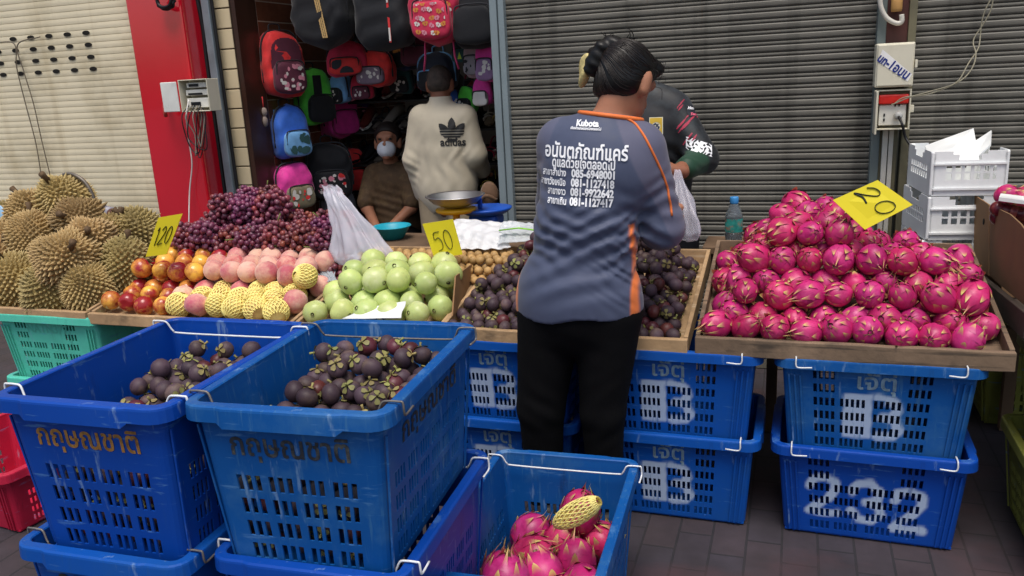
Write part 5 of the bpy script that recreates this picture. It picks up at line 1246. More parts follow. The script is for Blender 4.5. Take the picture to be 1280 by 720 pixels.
kp = [ell((-1.93, 4.45, .86), (.190, .14, .24)), ell((-1.925, 4.445, 1.04), (.178, .13, .24)), ell((-1.918, 4.44, 1.18), (.178, .12, .14)), cap((-2.04, 4.44, 1.25), (-1.79, 4.44, 1.24), .066), cap((-1.925, 4.44, 1.28), (-1.93, 4.45, 1.345), .068, .064),
      cap((-2.06, 4.44, 1.232), (-2.110, 4.42, 1.0), .070, .066), cap((-2.110, 4.42, 1.0), (-2.095, 4.47, .80), .064, .054), cap((-1.785, 4.44, 1.222), (-1.735, 4.44, 1.02), .070, .066), cap((-1.735, 4.44, 1.02), (-1.755, 4.58, .92), .064, .054)]
uk = union(kp, .03); fk = [((-1.86, 4.31, .95), (.1, .12, .2), (1, 0, .15), .085, .005), ((-2.02, 4.31, 1.0), (.07, .12, .2), (1, 0, -.2), .09, .004), ((-2.12, 4.36, .95), (.06, .1, .1), (.6, 0, 1), .06, .004), ((-1.78, 4.32, 1.1), (.08, .1, .12), (1, 0, -.4), .06, .005)]
lo_, hi_ = bounds(kp, .02)
V, Q = nets(lambda P: np.maximum(np.maximum(uk(P)+folds(P, fk), .715+.18*(P[:, 0]+1.93)*1.0+.01*np.sin(P[:, 0]*26)-P[:, 2]), P[:, 2]-1.355), lo_, hi_, .0075)
mb = MB(); mb.add(V, Q, 0, True); jk = mb.build('jacket', M('beige_nylon', '#cabfa8', .55, .06, 12, sheen=.15, bump=.08, bscale=30), om, fix=False); bvk = BVHTree.FromPolygons([Vector(p) for p in V], [tuple(map(int, q)) for q in Q]); local(jk, ol)
def trefoil(A, B):
    m = np.zeros_like(A, bool); by_ = B+.030
    for a_, l, w in ((0, .094, .0215), (radians(44), .092, .020), (radians(-44), .092, .020)):
        u = A*cos(a_)+by_*sin(a_); v = -A*sin(a_)+by_*cos(a_); q = np.clip(v/l, 0, 1)
        m |= (v > 0) & (v < l) & (np.abs(u) < w*np.clip(4*q**1.3*(1-q)*1.05, 0, 1)**.8)
    low = (B > -.052) & (B < .008) & (np.abs(A) < np.minimum(.060, .060-1.15*np.clip(-.012-B, 0, 1)))
    m = (m & (B >= .006)) | low
    for y_ in (.004, -.009, -.022, -.035): m &= ~(np.abs(B-y_) < .0027)
    return m
ink = M('black_print', '#2b2a2a', .6); kx, kd = Vector((1, .03, -.03)), Vector((-.35, 1, -.02)).normalized()
flat_on('leaf_emblem', ink, raster(trefoil, .18, .16, .002), atY(564.5, 164, 4.31), kx*1.2, Vector((.03, 0, 1.15)), kd, bvk, jk, .003, ol)
v, f = text2d('adidas', .062, .0016, .150); flat_on('lettering', ink, (v, f), atY(566, 182.5, 4.31), kx, Vector((.03, 0, 1)), kd, bvk, jk, .003, ol)
tq = [cap((-2.01, 4.45, .78), (-2.015, 4.45, .42), .10, .085), cap((-2.015, 4.45, .42), (-2.02, 4.45, .06), .085, .07), cap((-1.85, 4.45, .78), (-1.845, 4.45, .42), .10, .085), cap((-1.845, 4.45, .42), (-1.84, 4.45, .06), .085, .07), ell((-1.93, 4.45, .8), (.17, .12, .12))]
lo_, hi_ = bounds(tq, .02); uq2 = union(tq, .02); o, _b = sdf_obj('trousers', lambda P: np.maximum(uq2(P), .05-P[:, 2]), lo_, hi_, .012, M('khaki_trousers', '#a3937a', .75, .08), om); local(o, ol)

# --- shopkeeper sitting inside, masked
pl_ = (-2.50, 4.86, 0); pk = person('seated shopkeeper in a brown blouse and white face mask, inside the shop', pl_)
F_ = (.25, -.9, .12)
hq, HQ = head_prims((-2.47, 4.80, 1.075), F_, .98)
nk = [cap((-2.49, 4.86, .93), (-2.475, 4.825, 1.02), .05, .046)]
tr_ = [ell((-2.50, 4.90, .52), (.16, .13, .14)), ell((-2.50, 4.88, .68), (.14, .11, .17)), ell((-2.495, 4.87, .82), (.155, .10, .13)), cap((-2.61, 4.87, .875), (-2.38, 4.87, .875), .05)]
ar = [cap((-2.63, 4.86, .86), (-2.64, 4.76, .66), .046, .04), cap((-2.64, 4.76, .66), (-2.475, 4.58, .535), .037, .027), cap((-2.37, 4.86, .86), (-2.33, 4.78, .66), .046, .04), cap((-2.33, 4.78, .66), (-2.42, 4.62, .55), .037, .027)]
lg = [cap((-2.58, 4.86, .47), (-2.56, 4.52, .44), .08, .06), cap((-2.56, 4.52, .44), (-2.56, 4.50, .06), .055, .036), cap((-2.42, 4.86, .47), (-2.40, 4.52, .44), .08, .06), cap((-2.40, 4.52, .44), (-2.40, 4.50, .06), .055, .036), cap((-2.56, 4.52, .035), (-2.56, 4.40, .03), .036, .03), cap((-2.40, 4.52, .035), (-2.40, 4.40, .03), .036, .03)]
hands = [hand_prims((-2.475, 4.58, .535), (.55, -.45, -.5), (.1, -.6, .75), .28, .98, -1), hand_prims((-2.42, 4.62, .55), (-.3, -.8, -.3), (0, -.3, 1), .4, .95, 1)]
ex = []
for h in hands: l_, h_ = bounds(h, .01); ex.append(nets(union(h, .005), l_, h_, .004))
ap = hq+nk+tr_+ar+lg; lo_, hi_ = bounds(ap, .03); o, _b = sdf_obj('body', union(ap, .02), lo_, hi_, .009, skin, pk, extra=ex); local(o, pl_)
e_ = tuple(Vector(F_).to_track_quat('Y', 'Z').to_euler()); fv = Vector(F_).normalized()
hh_ = [ell(HQ(0, -.02, .045), (.086, .104, .092), e_), ell(HQ(0, -.045, -.03), (.085, .07, .07), e_)]; uh4 = union(hh_, .02); lo_, hi_ = bounds(hh_, .02)
o, _b = sdf_obj('hair', lambda P: np.maximum(uh4(P), np.minimum((P-HQ(0, .035, .0))@np.array(fv), (P-HQ(0, .06, .06))@np.array((fv+Vector((0, 0, -1.1))).normalized()))), lo_, hi_, .007, M('brown_hair', '#221a16', .6, .3, 30, bump=.5, bscale=120), pk); local(o, pl_)
mk_ = [ell(HQ(0, .058, -.046), (.060, .050, .056), e_), cap(HQ(0, .095, -.012), HQ(0, .088, -.06), .016, .020)]; lo_, hi_ = bounds(mk_, .02); um_ = union(mk_, .025)
o, _b = sdf_obj('face_mask', lambda P: np.maximum(um_(P), -((P-HQ(0, .045, 0))@np.array(fv))), lo_, hi_, .005, M('mask_white', '#dfe3ea', .8, .03), pk); local(o, pl_)
for s_ in (-1, 1):
    mb = MB(); mb.add(SV3*np.array((.012, .008, .007))+(HQ(s_*.033, .083, .018)-np.array(pl_)), SF3, 0, True); mb.build('eye', M('eye_dark', '#120d0b', .2), pk)
bp_ = [ell((-2.50, 4.90, .54), (.178, .15, .15)), ell((-2.50, 4.88, .68), (.158, .128, .2)), ell((-2.495, 4.87, .82), (.17, .118, .14)), cap((-2.61, 4.87, .872), (-2.38, 4.87, .872), .064), cap((-2.63, 4.86, .86), (-2.645, 4.77, .70), .064, .062), cap((-2.37, 4.86, .86), (-2.33, 4.79, .70), .064, .062)]
ubp = union(bp_, .028); fb = [((-2.5, 4.76, .68), (.15, .1, .12), (.3, 0, 1), .06, .006)]; lo_, hi_ = bounds(bp_, .02)
o, _b = sdf_obj('blouse', lambda P: np.maximum(np.maximum(ubp(P)+folds(P, fb), .46-P[:, 2]), P[:, 2]-.955), lo_, hi_, .008, M('brown_blouse', '#5a4530', .8, .2, 25, stain='#7a6544', sscale=22, samt=.5), pk); local(o, pl_)
tq = [cap((-2.58, 4.88, .47), (-2.56, 4.52, .44), .092, .08), cap((-2.56, 4.52, .44), (-2.56, 4.50, .08), .078, .065), cap((-2.42, 4.88, .47), (-2.40, 4.52, .44), .092, .08), cap((-2.40, 4.52, .44), (-2.40, 4.50, .08), .078, .065)]
lo_, hi_ = bounds(tq, .02); uq3 = union(tq, .02); o, _b = sdf_obj('trousers', lambda P: np.maximum(uq3(P), .06-P[:, 2]), lo_, hi_, .012, M('dark_trousers2', '#15151a', .85), pk); local(o, pl_)
st_ = thing('stool', 'low dark stool under the seated shopkeeper', 'stool', (-2.50, 4.92, 0)); dkw = M('dark_stool_plastic', '#3a2a24', .5)
mb = MB(); mb.box((-.17, -.15, .37), (.17, .15, .395)); mb.build('seat', dkw, st_, bevel=.01)
for sx in (-1, 1):
    for sy in (-1, 1): mb = MB(); mb.box((sx*.14-.018, sy*.12-.018, .005), (sx*.14+.018, sy*.12+.018, .369)); mb.build('leg', dkw, st_, bevel=.004)
# ------------------------------------------------------------------ goods inside the shop
def cloth(name, c, **k): return M(name, c, .7, .15, 25, sheen=.2, bump=.1, bscale=150, **k)
def bag_shape(w, d, h, taper=.82, rnd_=.35, n=9):
    """rounded pack body, base at z=0, front at -y; superellipse rings"""
    V = []; F = []; nu = 28; rows = []
    for i in range(n*2+1):
        t = i/(n*2); z = h*t
        e = min(1, (max(0, 1-abs(2*t-1)**5))**.5+.001) if 0 < t < 1 else .02
        top = 1-(1-taper)*max(0, (t-.35)/.65)**2; sc = (.02+.98*e)*top if 0 < t < 1 else .02
        ring = []
        for j in range(nu):
            a = 2*pi*j/nu; c, s = cos(a), sin(a); p = 2/4.5
            ring.append((math.copysign(abs(c)**p, c)*w/2*sc, math.copysign(abs(s)**p, s)*d/2*(sc**.8), z))
        rows.append(ring)
    V = [p for r in rows for p in r]
    for i in range(len(rows)-1):
        for j in range(nu): F.append((i*nu+j, i*nu+(j+1) % nu, (i+1)*nu+(j+1) % nu, (i+1)*nu+j))
    F += [tuple(range(nu-1, -1, -1)), tuple(len(V)-nu+j for j in range(nu))]
    return V, F
BAGG = 'school bags hanging in the shop'
def backpack(label, p, w, d, h, rz, body, pocket, trim, prints=(), straps=None, lean=0., plain=False):
    """p: middle of the top of the bag"""
    t = thing('backpack', label, 'backpack', (p[0], p[1], p[2]-h), rz, BAGG); t.rotation_euler = (lean, 0, rz)
    mb = MB(); V, F = bag_shape(w, d, h, .80); sd_ = R.uniform(0, 9)
    V = [(x*(1+.03*sin(z*31+y*40+sd_)+.02*sin(z*67-x*50)), y*(1+.10*sin(x*37+z*23+sd_)+.06*sin(x*71-z*55+sd_)), z+.012*sin(x*25+sd_)) for x, y, z in V]; mb.add(V, F, 0, True); mb.build('body', body, t)
    pw, ph, pd = w*.78, h*.5, d*.36
    mb = MB(); V, F = bag_shape(pw, pd, ph, .85); mb.add([(x, y*(1+.08*sin(x*60+z*45+sd_))-d/2-pd*.22, z+h*.06) for x, y, z in V], F, 0, True)
    pk_ = t if plain else mb.build('front_pocket', pocket, t)
    mb = MB(); yz = -d/2-pd*.22-pd*.35
    mb.tube(smooth_path([(-pw*.44, yz, h*.30), (-pw*.42, yz, h*.50), (-pw*.3, yz+.004, h*.545), (0, yz, h*.555), (pw*.3, yz+.004, h*.545), (pw*.42, yz, h*.50), (pw*.44, yz, h*.30)], 4), .004, 6); (None if plain else mb.build('zipper', trim, pk_))
    mb = MB(); mb.tube(smooth_path([(-w*.49, -d*.1, h*.25), (-w*.47, -d*.1, h*.75), (-w*.30, -d*.1, h*.965), (0, -d*.1, h*.995), (w*.30, -d*.1, h*.965), (w*.47, -d*.1, h*.75), (w*.49, -d*.1, h*.25)], 5), .006, 6); mb.build('piping', trim, t)
    mb = MB(); mb.tube(smooth_path([(-.035, d*.2, h*.97), (-.03, d*.2, h+.035), (.03, d*.2, h+.035), (.035, d*.2, h*.97)], 5), .007, 6, flat=.6); mb.build('handle', trim, t)
    for sx in (-1, 1):
        mb = MB(); mb.tube(smooth_path([(sx*w*.22, d/2-.01, h*.93), (sx*w*.27, d/2+.03, h*.6), (sx*w*.33, d/2+.02, h*.2), (sx*w*.36, d/2-.005, .03)], 5), .016, 8, flat=.35); mb.build('shoulder_strap', straps or trim, t)
    for (m, msk, res, zz, where) in prints:
        if where == 'pocket': y_, ww, hh, zc, yo = -d/2-pd*.72-.0012, pw*.8, ph*.8, h*.06+ph*.5, 0
        else: y_, ww, hh, zc, yo = -d/2-.0015, w*.82, h*.8, h*.5, 0
        v, f = raster(msk(ww, hh), ww, hh, res); mb = MB(); mb.add([(u, y_-zz, z+zc) for u, z in v], f)
        if len(f): mb.build('printed_panel', m, pk_ if where == 'pocket' else t)
    return t
def blobs(seed, n, r0, r1, inside=True):
    def mk(ww, hh):
        rr = random.Random(seed); L = [(rr.uniform(-ww/2, ww/2), rr.uniform(-hh/2, hh/2), rr.uniform(r0, r1), rr.uniform(.6, 1.6)) for _ in range(n)]
        def f(A, B):
            m = np.zeros_like(A, bool)
            for u, v, r, e in L: m |= ((A-u)*e)**2+(B-v)**2 < r*r
            return m & ((np.abs(A)/(ww*.48))**4+(np.abs(B)/(hh*.48))**4 < 1)
        return f
    return mk
def oval(ww, hh): return lambda A, B: (np.abs(A)/(ww*.46))**3+(np.abs(B)/(hh*.47))**3 < 1
def wings(seed, k, mod):
    def mk(ww, hh):
        def f(A, B):
            rr = random.Random(seed); m = np.zeros_like(A, bool); i = 0
            for gy in np.arange(-hh/2+.02, hh/2, .036):
                for gx in np.arange(-ww/2+.015, ww/2, .038):
                    i += 1; a = rr.uniform(-.7, .7); ox = gx+rr.uniform(-.008, .008)+(.012 if i % 2 else 0); oy = gy+rr.uniform(-.008, .008)
                    if i % mod != k: continue
                    u = (A-ox)*cos(a)+(B-oy)*sin(a); v = -(A-ox)*sin(a)+(B-oy)*cos(a)
                    for s in (-1, 1): m |= ((u-s*.0075)*.9+s*(v-.005)*.4)**2/.0068**2+(v-.004)**2/.0075**2 < 1; m |= (u-s*.005)**2/.0048**2+(v+.0065)**2/.005**2 < 1
                    m &= ~((np.abs(u) < .001) & (np.abs(v) < .014))
            return m & ((np.abs(A)/(ww*.49))**6+(np.abs(B)/(hh*.49))**6 < 1)
        return f
    return mk
nearb = cloth('near_black_cloth', '#0d0f16'); pinkb = cloth('hot_pink_cloth', '#e0389a'); crim = cloth('crimson_cloth', '#d02a50'); redc = cloth('red_cloth', '#e03030'); blu = cloth('royal_blue_cloth', '#2f66c8'); lbl = cloth('light_blue_cloth', '#6fa6d8'); grn_ = cloth('lime_cloth', '#55cc40'); dgr = cloth('dark_grey_cloth', '#23252c'); tan = cloth('tan_stripe', '#c8a468'); wht = M('printed_white', '#d8d2cc', .6); pk1 = M('printed_pink', '#d88a9c', .6); mar = cloth('maroon_cloth', '#5a2036'); org_ = M('printed_orange', '#d08a3c', .6); teal = cloth('teal_cloth', '#1f4a4c')
def at(x, y, Y): return atY(x, y, Y)
XB = XW+.09
def onwall(x, y, X=None): return atX(x, y, X or XB)
q90 = radians(62)
backpack('red and black backpack with a dark printed pocket, highest on the left tiled wall', onwall(346, 38), .27, .16, .40, q90, redc, mar, nearb, [(mar, oval, .006, .0, 'body'), (pk1, blobs(3, 16, .008, .018), .003, .0012, 'pocket'), (wht, blobs(4, 12, .006, .012), .003, .002, 'pocket')], nearb)
backpack('blue backpack with a light blue pocket on the left tiled wall', onwall(358, 132), .23, .15, .33, q90, blu, lbl, nearb, [(teal, blobs(5, 8, .01, .03), .003, .001, 'pocket')], lbl)
backpack('pink backpack with a printed round pocket, lowest on the left tiled wall', onwall(362, 203), .24, .16, .30, q90, pinkb, cloth('olive_print_cloth', '#7a7058'), nearb, [(wht, blobs(6, 8, .008, .02), .003, .001, 'pocket'), (redc, blobs(9, 6, .006, .014), .003, .002, 'pocket')], pinkb)
backpack('black backpack with lime green side panels on the left tiled wall', onwall(388, 86, XB+.02), .24, .15, .36, q90, grn_, nearb, nearb, [(nearb, lambda w, h: (lambda A, B: np.abs(A+.01) < .03), .006, .001, 'body')], grn_)
backpack('plain magenta pink backpack hanging on the wall beside the green one', onwall(419, 108, XB+.03), .25, .15, .34, q90, pinkb, cloth('magenta_cloth', '#c82c84'), nearb, [], pinkb)
backpack('black backpack with a pink and white splashed pocket, low on the wall', onwall(408, 178, XB+.07), .30, .17, .38, radians(35), nearb, nearb, dgr, [(pk1, blobs(13, 15, .008, .024), .003, .001, 'pocket'), (wht, blobs(14, 14, .004, .011), .0025, .002, 'pocket'), (redc, blobs(15, 6, .008, .02), .003, .0026, 'pocket')], nearb)
backpack('red backpack squeezed behind the black splashed one', onwall(436, 186, XB+.05), .22, .14, .30, radians(55), redc, redc, nearb, [], nearb)
backpack('big black bag with tan stripes hanging from the shop ceiling, leftmost', at(397, -62, 4.36), .37, .20, .53, radians(-8), nearb, nearb, nearb, [(tan, lambda w, h: (lambda A, B: (np.abs(A-.04+.16*B) < .018) & (np.abs(np.abs(A-.04+.16*B)-.006) > .0016)), .0025, .003, 'body')], nearb, plain=True)
backpack('big black bag with red and white edge stripe hanging beside the tan striped bag', at(476, -48, 4.36), .33, .20, .48, radians(4), nearb, nearb, dgr, [(redc, lambda w, h: (lambda A, B: (np.abs(A-.06) < .007) & (B < .1)), .003, .001, 'body'), (wht, lambda w, h: (lambda A, B: (np.abs(A-.06) < .0045) & (np.abs(np.abs(B+.05)-.10) < .035)), .0025, .004, 'body')], nearb, plain=True)
bt = backpack('crimson backpack printed all over with pale butterflies', at(541, -46, 4.30), .28, .17, .42, radians(6), crim, crim, nearb, [(wht, wings(2, 0, 4), .0022, .001, 'body'), (pk1, wings(2, 1, 4), .0022, .001, 'body'), (org_, wings(2, 2, 4), .0022, .001, 'body'), (wht, wings(7, 0, 3), .0022, .001, 'pocket'), (org_, wings(7, 1, 3), .0022, .001, 'pocket'), (pk1, wings(7, 2, 3), .0022, .001, 'pocket')], crim)
for sx in (-.075, .085): mb = MB(); mb.tube([(sx, 0, .02), (sx*1.05, -.005, -.06), (sx*1.25, 0, -.13)], .012, 8, flat=.4); mb.build('hanging_strap', M('pink_webbing', '#d84a7a', .6), bt)
backpack('black bag hanging at the right of the butterfly backpack', at(597, -40, 4.36), .30, .18, .42, radians(0), nearb, nearb, dgr, [], nearb)
backpack('small red drawstring backpack hanging below the tan striped bag', at(433, 52, 4.65), .26, .12, .21, radians(12), crim, redc, nearb, [(dgr, blobs(21, 4, .02, .04), .003, .001, 'pocket')], pk1)
backpack('small pink and red backpack hanging below the red edged bag', at(468, 62, 4.7), .25, .12, .22, radians(-6), redc, cloth('mauve_print', '#7c6a7a'), nearb, [(wht, blobs(23, 9, .006, .015), .003, .001, 'pocket')], pk1)
backpack('dark navy backpack below the butterfly backpack', at(545, 66, 4.62), .24, .14, .22, 0, cloth('navy_cloth', '#141c30'), nearb, lbl, [], nearb)
backpack('dim plum backpack left of the hanging navy backpack', at(520, 36, 4.7), .2, .12, .22, .2, cloth('plum_cloth', '#5c1630'), mar, nearb, [], nearb)
backpack('teal pouch with a small pale green triangle patch hanging by the right racks', at(579, 44, 4.55), .14, .08, .16, -.1, teal, teal, nearb, [(M('triangle_green', '#b8d84a', .6), lambda w, h: (lambda A, B: (B > -.02) & (B < .02) & (np.abs(A) < (.02-B)*.35)), .002, .001, 'pocket')], nearb)
backpack('pale pink printed backpack hanging right of the teal pouch', at(594, 46, 4.5), .14, .09, .22, -.2, cloth('pale_pink_cloth', '#b09aa2'), cloth('pale_print', '#8f8a90'), nearb, [(dgr, blobs(31, 9, .005, .012), .003, .001, 'pocket')], wht)
backpack('magenta printed bag hanging close to the door jamb', at(610, 46, 4.42), .15, .09, .25, -.2, pinkb, cloth('lilac_print', '#8a6a90'), nearb, [(wht, blobs(33, 9, .005, .014), .003, .001, 'pocket')], pk1)
backpack('dark plum satchel hanging high between the two big black bags', at(448, -18, 4.75), .22, .13, .26, .1, cloth('plum_cloth2', '#4a2038'), mar, lbl, [(wht, blobs(41, 6, .006, .014), .003, .001, 'pocket')], nearb)
backpack('orange trimmed dark blue pack hanging above the seated shopkeeper', at(500, 30, 4.85), .22, .13, .28, -.1, cloth('ink_blue_cloth', '#1c2c54'), nearb, org_, [(org_, blobs(43, 5, .006, .016), .003, .001, 'pocket')], org_)
backpack('purple pack squeezed behind the plain magenta pink one', onwall(440, 110, XB+.03), .22, .13, .30, radians(50), cloth('violet_cloth', '#6a3a9a'), nearb, pk1, [(pk1, blobs(45, 8, .006, .016), .003, .001, 'pocket')], nearb)
backpack('grey and red pack low on the wall behind the grapes', onwall(420, 235, XB+.08), .24, .14, .30, radians(45), cloth('mid_grey_cloth', '#6a6a70'), redc, nearb, [(wht, blobs(47, 8, .006, .016), .003, .001, 'pocket')], redc)
for k, (x_, y_, Y_, c1, c2, w_, h_, lab) in enumerate(((452, 92, 4.8, crim, mar, .15, .17, 'small crimson pouch hanging under the red drawstring backpack'), (500, 78, 4.9, teal, nearb, .16, .2, 'small teal pack hanging left of the old man, high up'), (566, 92, 4.8, nearb, blu, .15, .2, 'small black and blue pack hanging right of the old man'), (604, 96, 4.5, pinkb, wht, .12, .17, 'small pink and white bag hanging low by the door jamb'), (585, 108, 4.6, grn_, nearb, .11, .15, 'small green pouch hanging right of the old man, lowest'), (424, 92, 4.85, lbl, nearb, .15, .2, 'small light blue pack hanging above the shoe shelves'))):
    backpack(lab, at(x_, y_, Y_), w_, .09, h_, .2-.1*k, c1, c2, nearb, [(wht, blobs(60+k, 7, .004, .012), .0025, .001, 'pocket')], pk1 if k % 2 else nearb)
# small toy key ring on the wall, as a plain charm
ch = onwall(330, 140, XW+.03); mb = MB(); mb.add(SV3*np.array((.02, .02, .028))+ch, SF3, 0, True); mb.add(SV3*np.array((.016, .022, .034))+(ch+np.array((0, 0, -.055))), SF3, 0, True); mb.tube([ch+np.array((0, 0, .02)), ch+np.array((0, 0, .09))], .003, 6, 1)
tag(mb.build('bag_charm', [M('plush_grey', '#9a8a80', .9), redc]), 'small pale plush charm hanging under the red and black backpack', 'charm')
# racks of shoes
rack = M('rack_steel', '#2a2624', .5, metal=.2)
def shoe_mesh(kind, cm, seed):
    mb = MB(); L = .25
    def loft(prof, m):
        n = 10; vs = []
        for (x, w, z0, z1) in prof:
            for j in range(n): a = 2*pi*j/n; vs.append((x, cos(a)*w, (z0+z1)/2+sin(a)*(z1-z0)/2))
        k = len(prof); mb.add(vs, [(i*n+j, (i+1)*n+j, (i+1)*n+(j+1) % n, i*n+(j+1) % n) for i in range(k-1) for j in range(n)]+[tuple(range(n-1, -1, -1)), tuple((k-1)*n+j for j in range(n))], m, True)
    loft([(-.12, .02, .0, .022), (-.115, .033, .0, .025), (-.04, .03, .0, .022), (.05, .041, 0, .02), (.105, .034, 0, .02), (.128, .012, .004, .02)], 1)
    if kind == 0: loft([(-.118, .018, .02, .08), (-.11, .03, .018, .095), (-.06, .032, .018, .09), (-.02, .033, .018, .085), (.03, .038, .018, .065), (.09, .035, .017, .05), (.12, .015, .017, .035)], 0)
    else:
        for (x0, x1) in ((.0, .045), (.055, .085)): mb.tube(smooth_path([(x0, -.038, .012), ((x0+x1)/2, -.032, .04), ((x0+x1)/2+.01, 0, .058), ((x0+x1)/2, .032, .04), (x1, .038, .012)], 4), .009, 6, 0, flat=.4)
        mb.tube(smooth_path([(-.07, -.03, .015), (-.11, -.02, .05), (-.125, 0, .06), (-.11, .02, .05), (-.07, .03, .015)], 4), .006, 6, 0)
    return mb.mesh('shoe', cm)
shm = []
for k, (a, b, kd_) in enumerate((('#101114', '#26262a', 0), ('#1a1a1e', '#c8c4bc', 0), ('#6a2a24', '#d0ccc4', 0), ('#c05a28', '#2a2624', 1), ('#b09a3a', '#3a3226', 1), ('#0c0d10', '#141416', 1), ('#8a8078', '#4a443c', 0), ('#a01c3a', '#1c1c20', 1), ('#1c1e24', '#6a6258', 1), ('#b8b0a4', '#8a7a64', 1))):
    shm.append(shoe_mesh(kd_, [M(f'shoe_upper_{k}', a, .5), M(f'shoe_sole_{k}', b, .6)], k))
def shelf_rack(label, x0, x1, y, zs, depth):
    t = thing('shoe_rack', label, 'shoe rack', (x0, y, 0)); w = x1-x0
    for z in zs:
        mb = MB(); tl = .10; mb.add([(0, 0, z), (w, 0, z), (w, depth, z+tl), (0, depth, z+tl), (0, 0, z-.012), (w, 0, z-.012), (w, depth, z+tl-.012), (0, depth, z+tl-.012)], [(0,1,2,3), (7,6,5,4), (0,4,5,1), (1,5,6,2), (2,6,7,3), (3,7,4,0)]); mb.build('shelf', rack, t)
    for x in (-.02, w+.001):
        mb = MB(); mb.box((x, depth*.4, .005), (x+.018, depth*.5, zs[-1]+.3)); mb.build('post', rack, t)
    return t
ZS = [.25, .47, .69, .91, 1.13, 1.33]
shelf_rack('dark shoe rack along the back of the shop behind the shopkeeper', XW+.12, -1.66, 5.02, ZS, .26)
SG = 'shoes on the dark racks in the shop'; rr = random.Random(15)
SHC = 'black black and white dark red orange strapped yellow strapped black strapped grey crimson strapped dark strapped pale strapped'.split()
shn = ['black lace shoe', 'black pale soled shoe', 'dark red pale soled shoe', 'orange strapped sandal', 'yellow strapped sandal', 'all black sandal', 'grey shoe', 'crimson strapped sandal', 'charcoal sandal', 'pale strapped sandal']
wd_ = ['bottom', 'second', 'third', 'fourth', 'fifth', 'top']
for zi, z in enumerate(ZS):
    x = XW+.18; n_ = 0
    while x < -1.72:
        k = rr.randrange(10); n_ += 1
        o = link('shoe', shm[k]); o.location = (x, 5.15, z+.053); o.rotation_euler = Euler((0, radians(21), 0)); o.rotation_euler = (Matrix.Rotation(-pi/2+rr.uniform(-.35, .35), 4, 'Z') @ Matrix.Rotation(radians(21), 4, 'Y')).to_euler()
        tag(o, f'{shn[k]} on the {wd_[zi]} back rack shelf, {ordn(n_)} from left', 'shoe', SG); x += rr.uniform(.088, .108)
shelf_rack('dark rack of black footwear right behind the old man', -1.66, XF+.42, 4.72, ZS, .22)
for zi, z in enumerate(ZS):
    x = -1.60; n_ = 0
    while x < XF+.36:
        k = rr.choice((0, 5, 8, 0, 5, 1)); n_ += 1
        o = link('shoe', shm[k]); o.location = (x, 4.84, z+.055); o.rotation_euler = (Matrix.Rotation(-pi/2+rr.uniform(-.4, .4), 4, 'Z') @ Matrix.Rotation(radians(24), 4, 'Y')).to_euler()
        tag(o, f'{shn[k]} on the {wd_[zi]} shelf behind the old man, {ordn(n_)} from left', 'shoe', SG); x += rr.uniform(.085, .10)
p = at(612, 243, 4.35); slip = cloth('slipper_tan', '#7a5c44')
mb = MB(); mb.lathe([(.001, -.012), (.045, -.012), (.055, 0), (.045, .012), (.001, .012)], 18, mat=Matrix.Translation(p) @ Matrix.Rotation(pi/2, 4, 'X') @ Matrix.Scale(1.35, 4, (0, 1, 0))); mb.tube(smooth_path([p+np.array((-.045, -.02, -.03)), p+np.array((0, -.05, .0)), p+np.array((.045, -.02, -.03))], 5), .012, 6)
tag(mb.build('slipper', slip), 'tan furry slipper standing behind the blue scale', 'slipper')
# ------------------------------------------------------------------ stall odds and ends
yel = M('card_yellow', '#e3d22c', .55, .04, 3, spec=.3); inkm = M('marker_ink', '#14201a', .5)
def card(label, pts, Y, strokes_, thick=.003, backs=(0, 0, 0, 0)):
    """a stiff card with its four corners seen at pixels pts; strokes in card space -1..1"""
    c = [Vector(atY(x, y, Y+b)) for (x, y), b in zip(pts, backs)]
    n = (c[1]-c[0]).cross(c[3]-c[0]).normalized()
    if n.y > 0: n = -n
    t = thing('price_card', label, 'price card', tuple(c[3])); b0 = Vector(tuple(c[3]))
    mb = MB(); vs = [p-b0 for p in c]+[p-b0-n*thick for p in c]; mb.add(vs, [(0, 1, 2, 3), (7, 6, 5, 4)]+[(i, i+4, (i+1) % 4+4, (i+1) % 4) for i in range(4)]); mb.build('card', yel, t)
    def uv(u, v):
        u, v = (u+1)/2, (1-v)/2; return (c[0]*(1-u)*(1-v)+c[1]*u*(1-v)+c[2]*u*v+c[3]*(1-u)*v)-b0+n*.0012
    for s in strokes_:
        mb = MB(); mb.tube([uv(*p) for p in smooth_path([np.array(q) for q in s], 6)], .0030, 6, flat=.35); mb.build('digit', inkm, t, fix=False)
    return t
def loop(cx, cy, a, b, n=10, gap=.0): return [(cx+a*cos(pi/2+gap+(2*pi-gap)*i/n), cy+b*sin(pi/2+gap+(2*pi-gap)*i/n)) for i in range(n+1)]
card('yellow price card reading 120 between durians and grapes', [(198, 272), (228, 267), (208, 318), (182, 321)], 2.60, [[(-.62, .30), (-.5, .42), (-.5, -.45)], [(-.22, .30), (-.02, .48), (.12, .25), (-.05, -.1), (-.28, -.42), (.14, -.36)], loop(.5, .02, .2, .42)])
card('yellow price card reading 50 standing behind the guavas', [(528, 280), (566, 274), (578, 318), (543, 323)], 2.84, [[(.0-.12, .45), (-.5, .40), (-.55, .02), (-.3, .12), (-.12, -.12), (-.18, -.5), (-.5, -.62)], loop(.32, -.06, .24, .55)])
card('large yellow price card reading 20 stuck in the dragon fruit heap', [(1097, 225), (1141, 256), (1081, 287), (1041, 250)], 2.71, [[(-.86, .42), (-.66, .62), (-.36, .62), (-.22, .42), (-.5, .14), (-.84, -.10), (-.80, -.13), (-.5, -.04), (-.12, -.14)], loop(.46, .24, .34, .36)], backs=(.03, .0, -.02, .0))
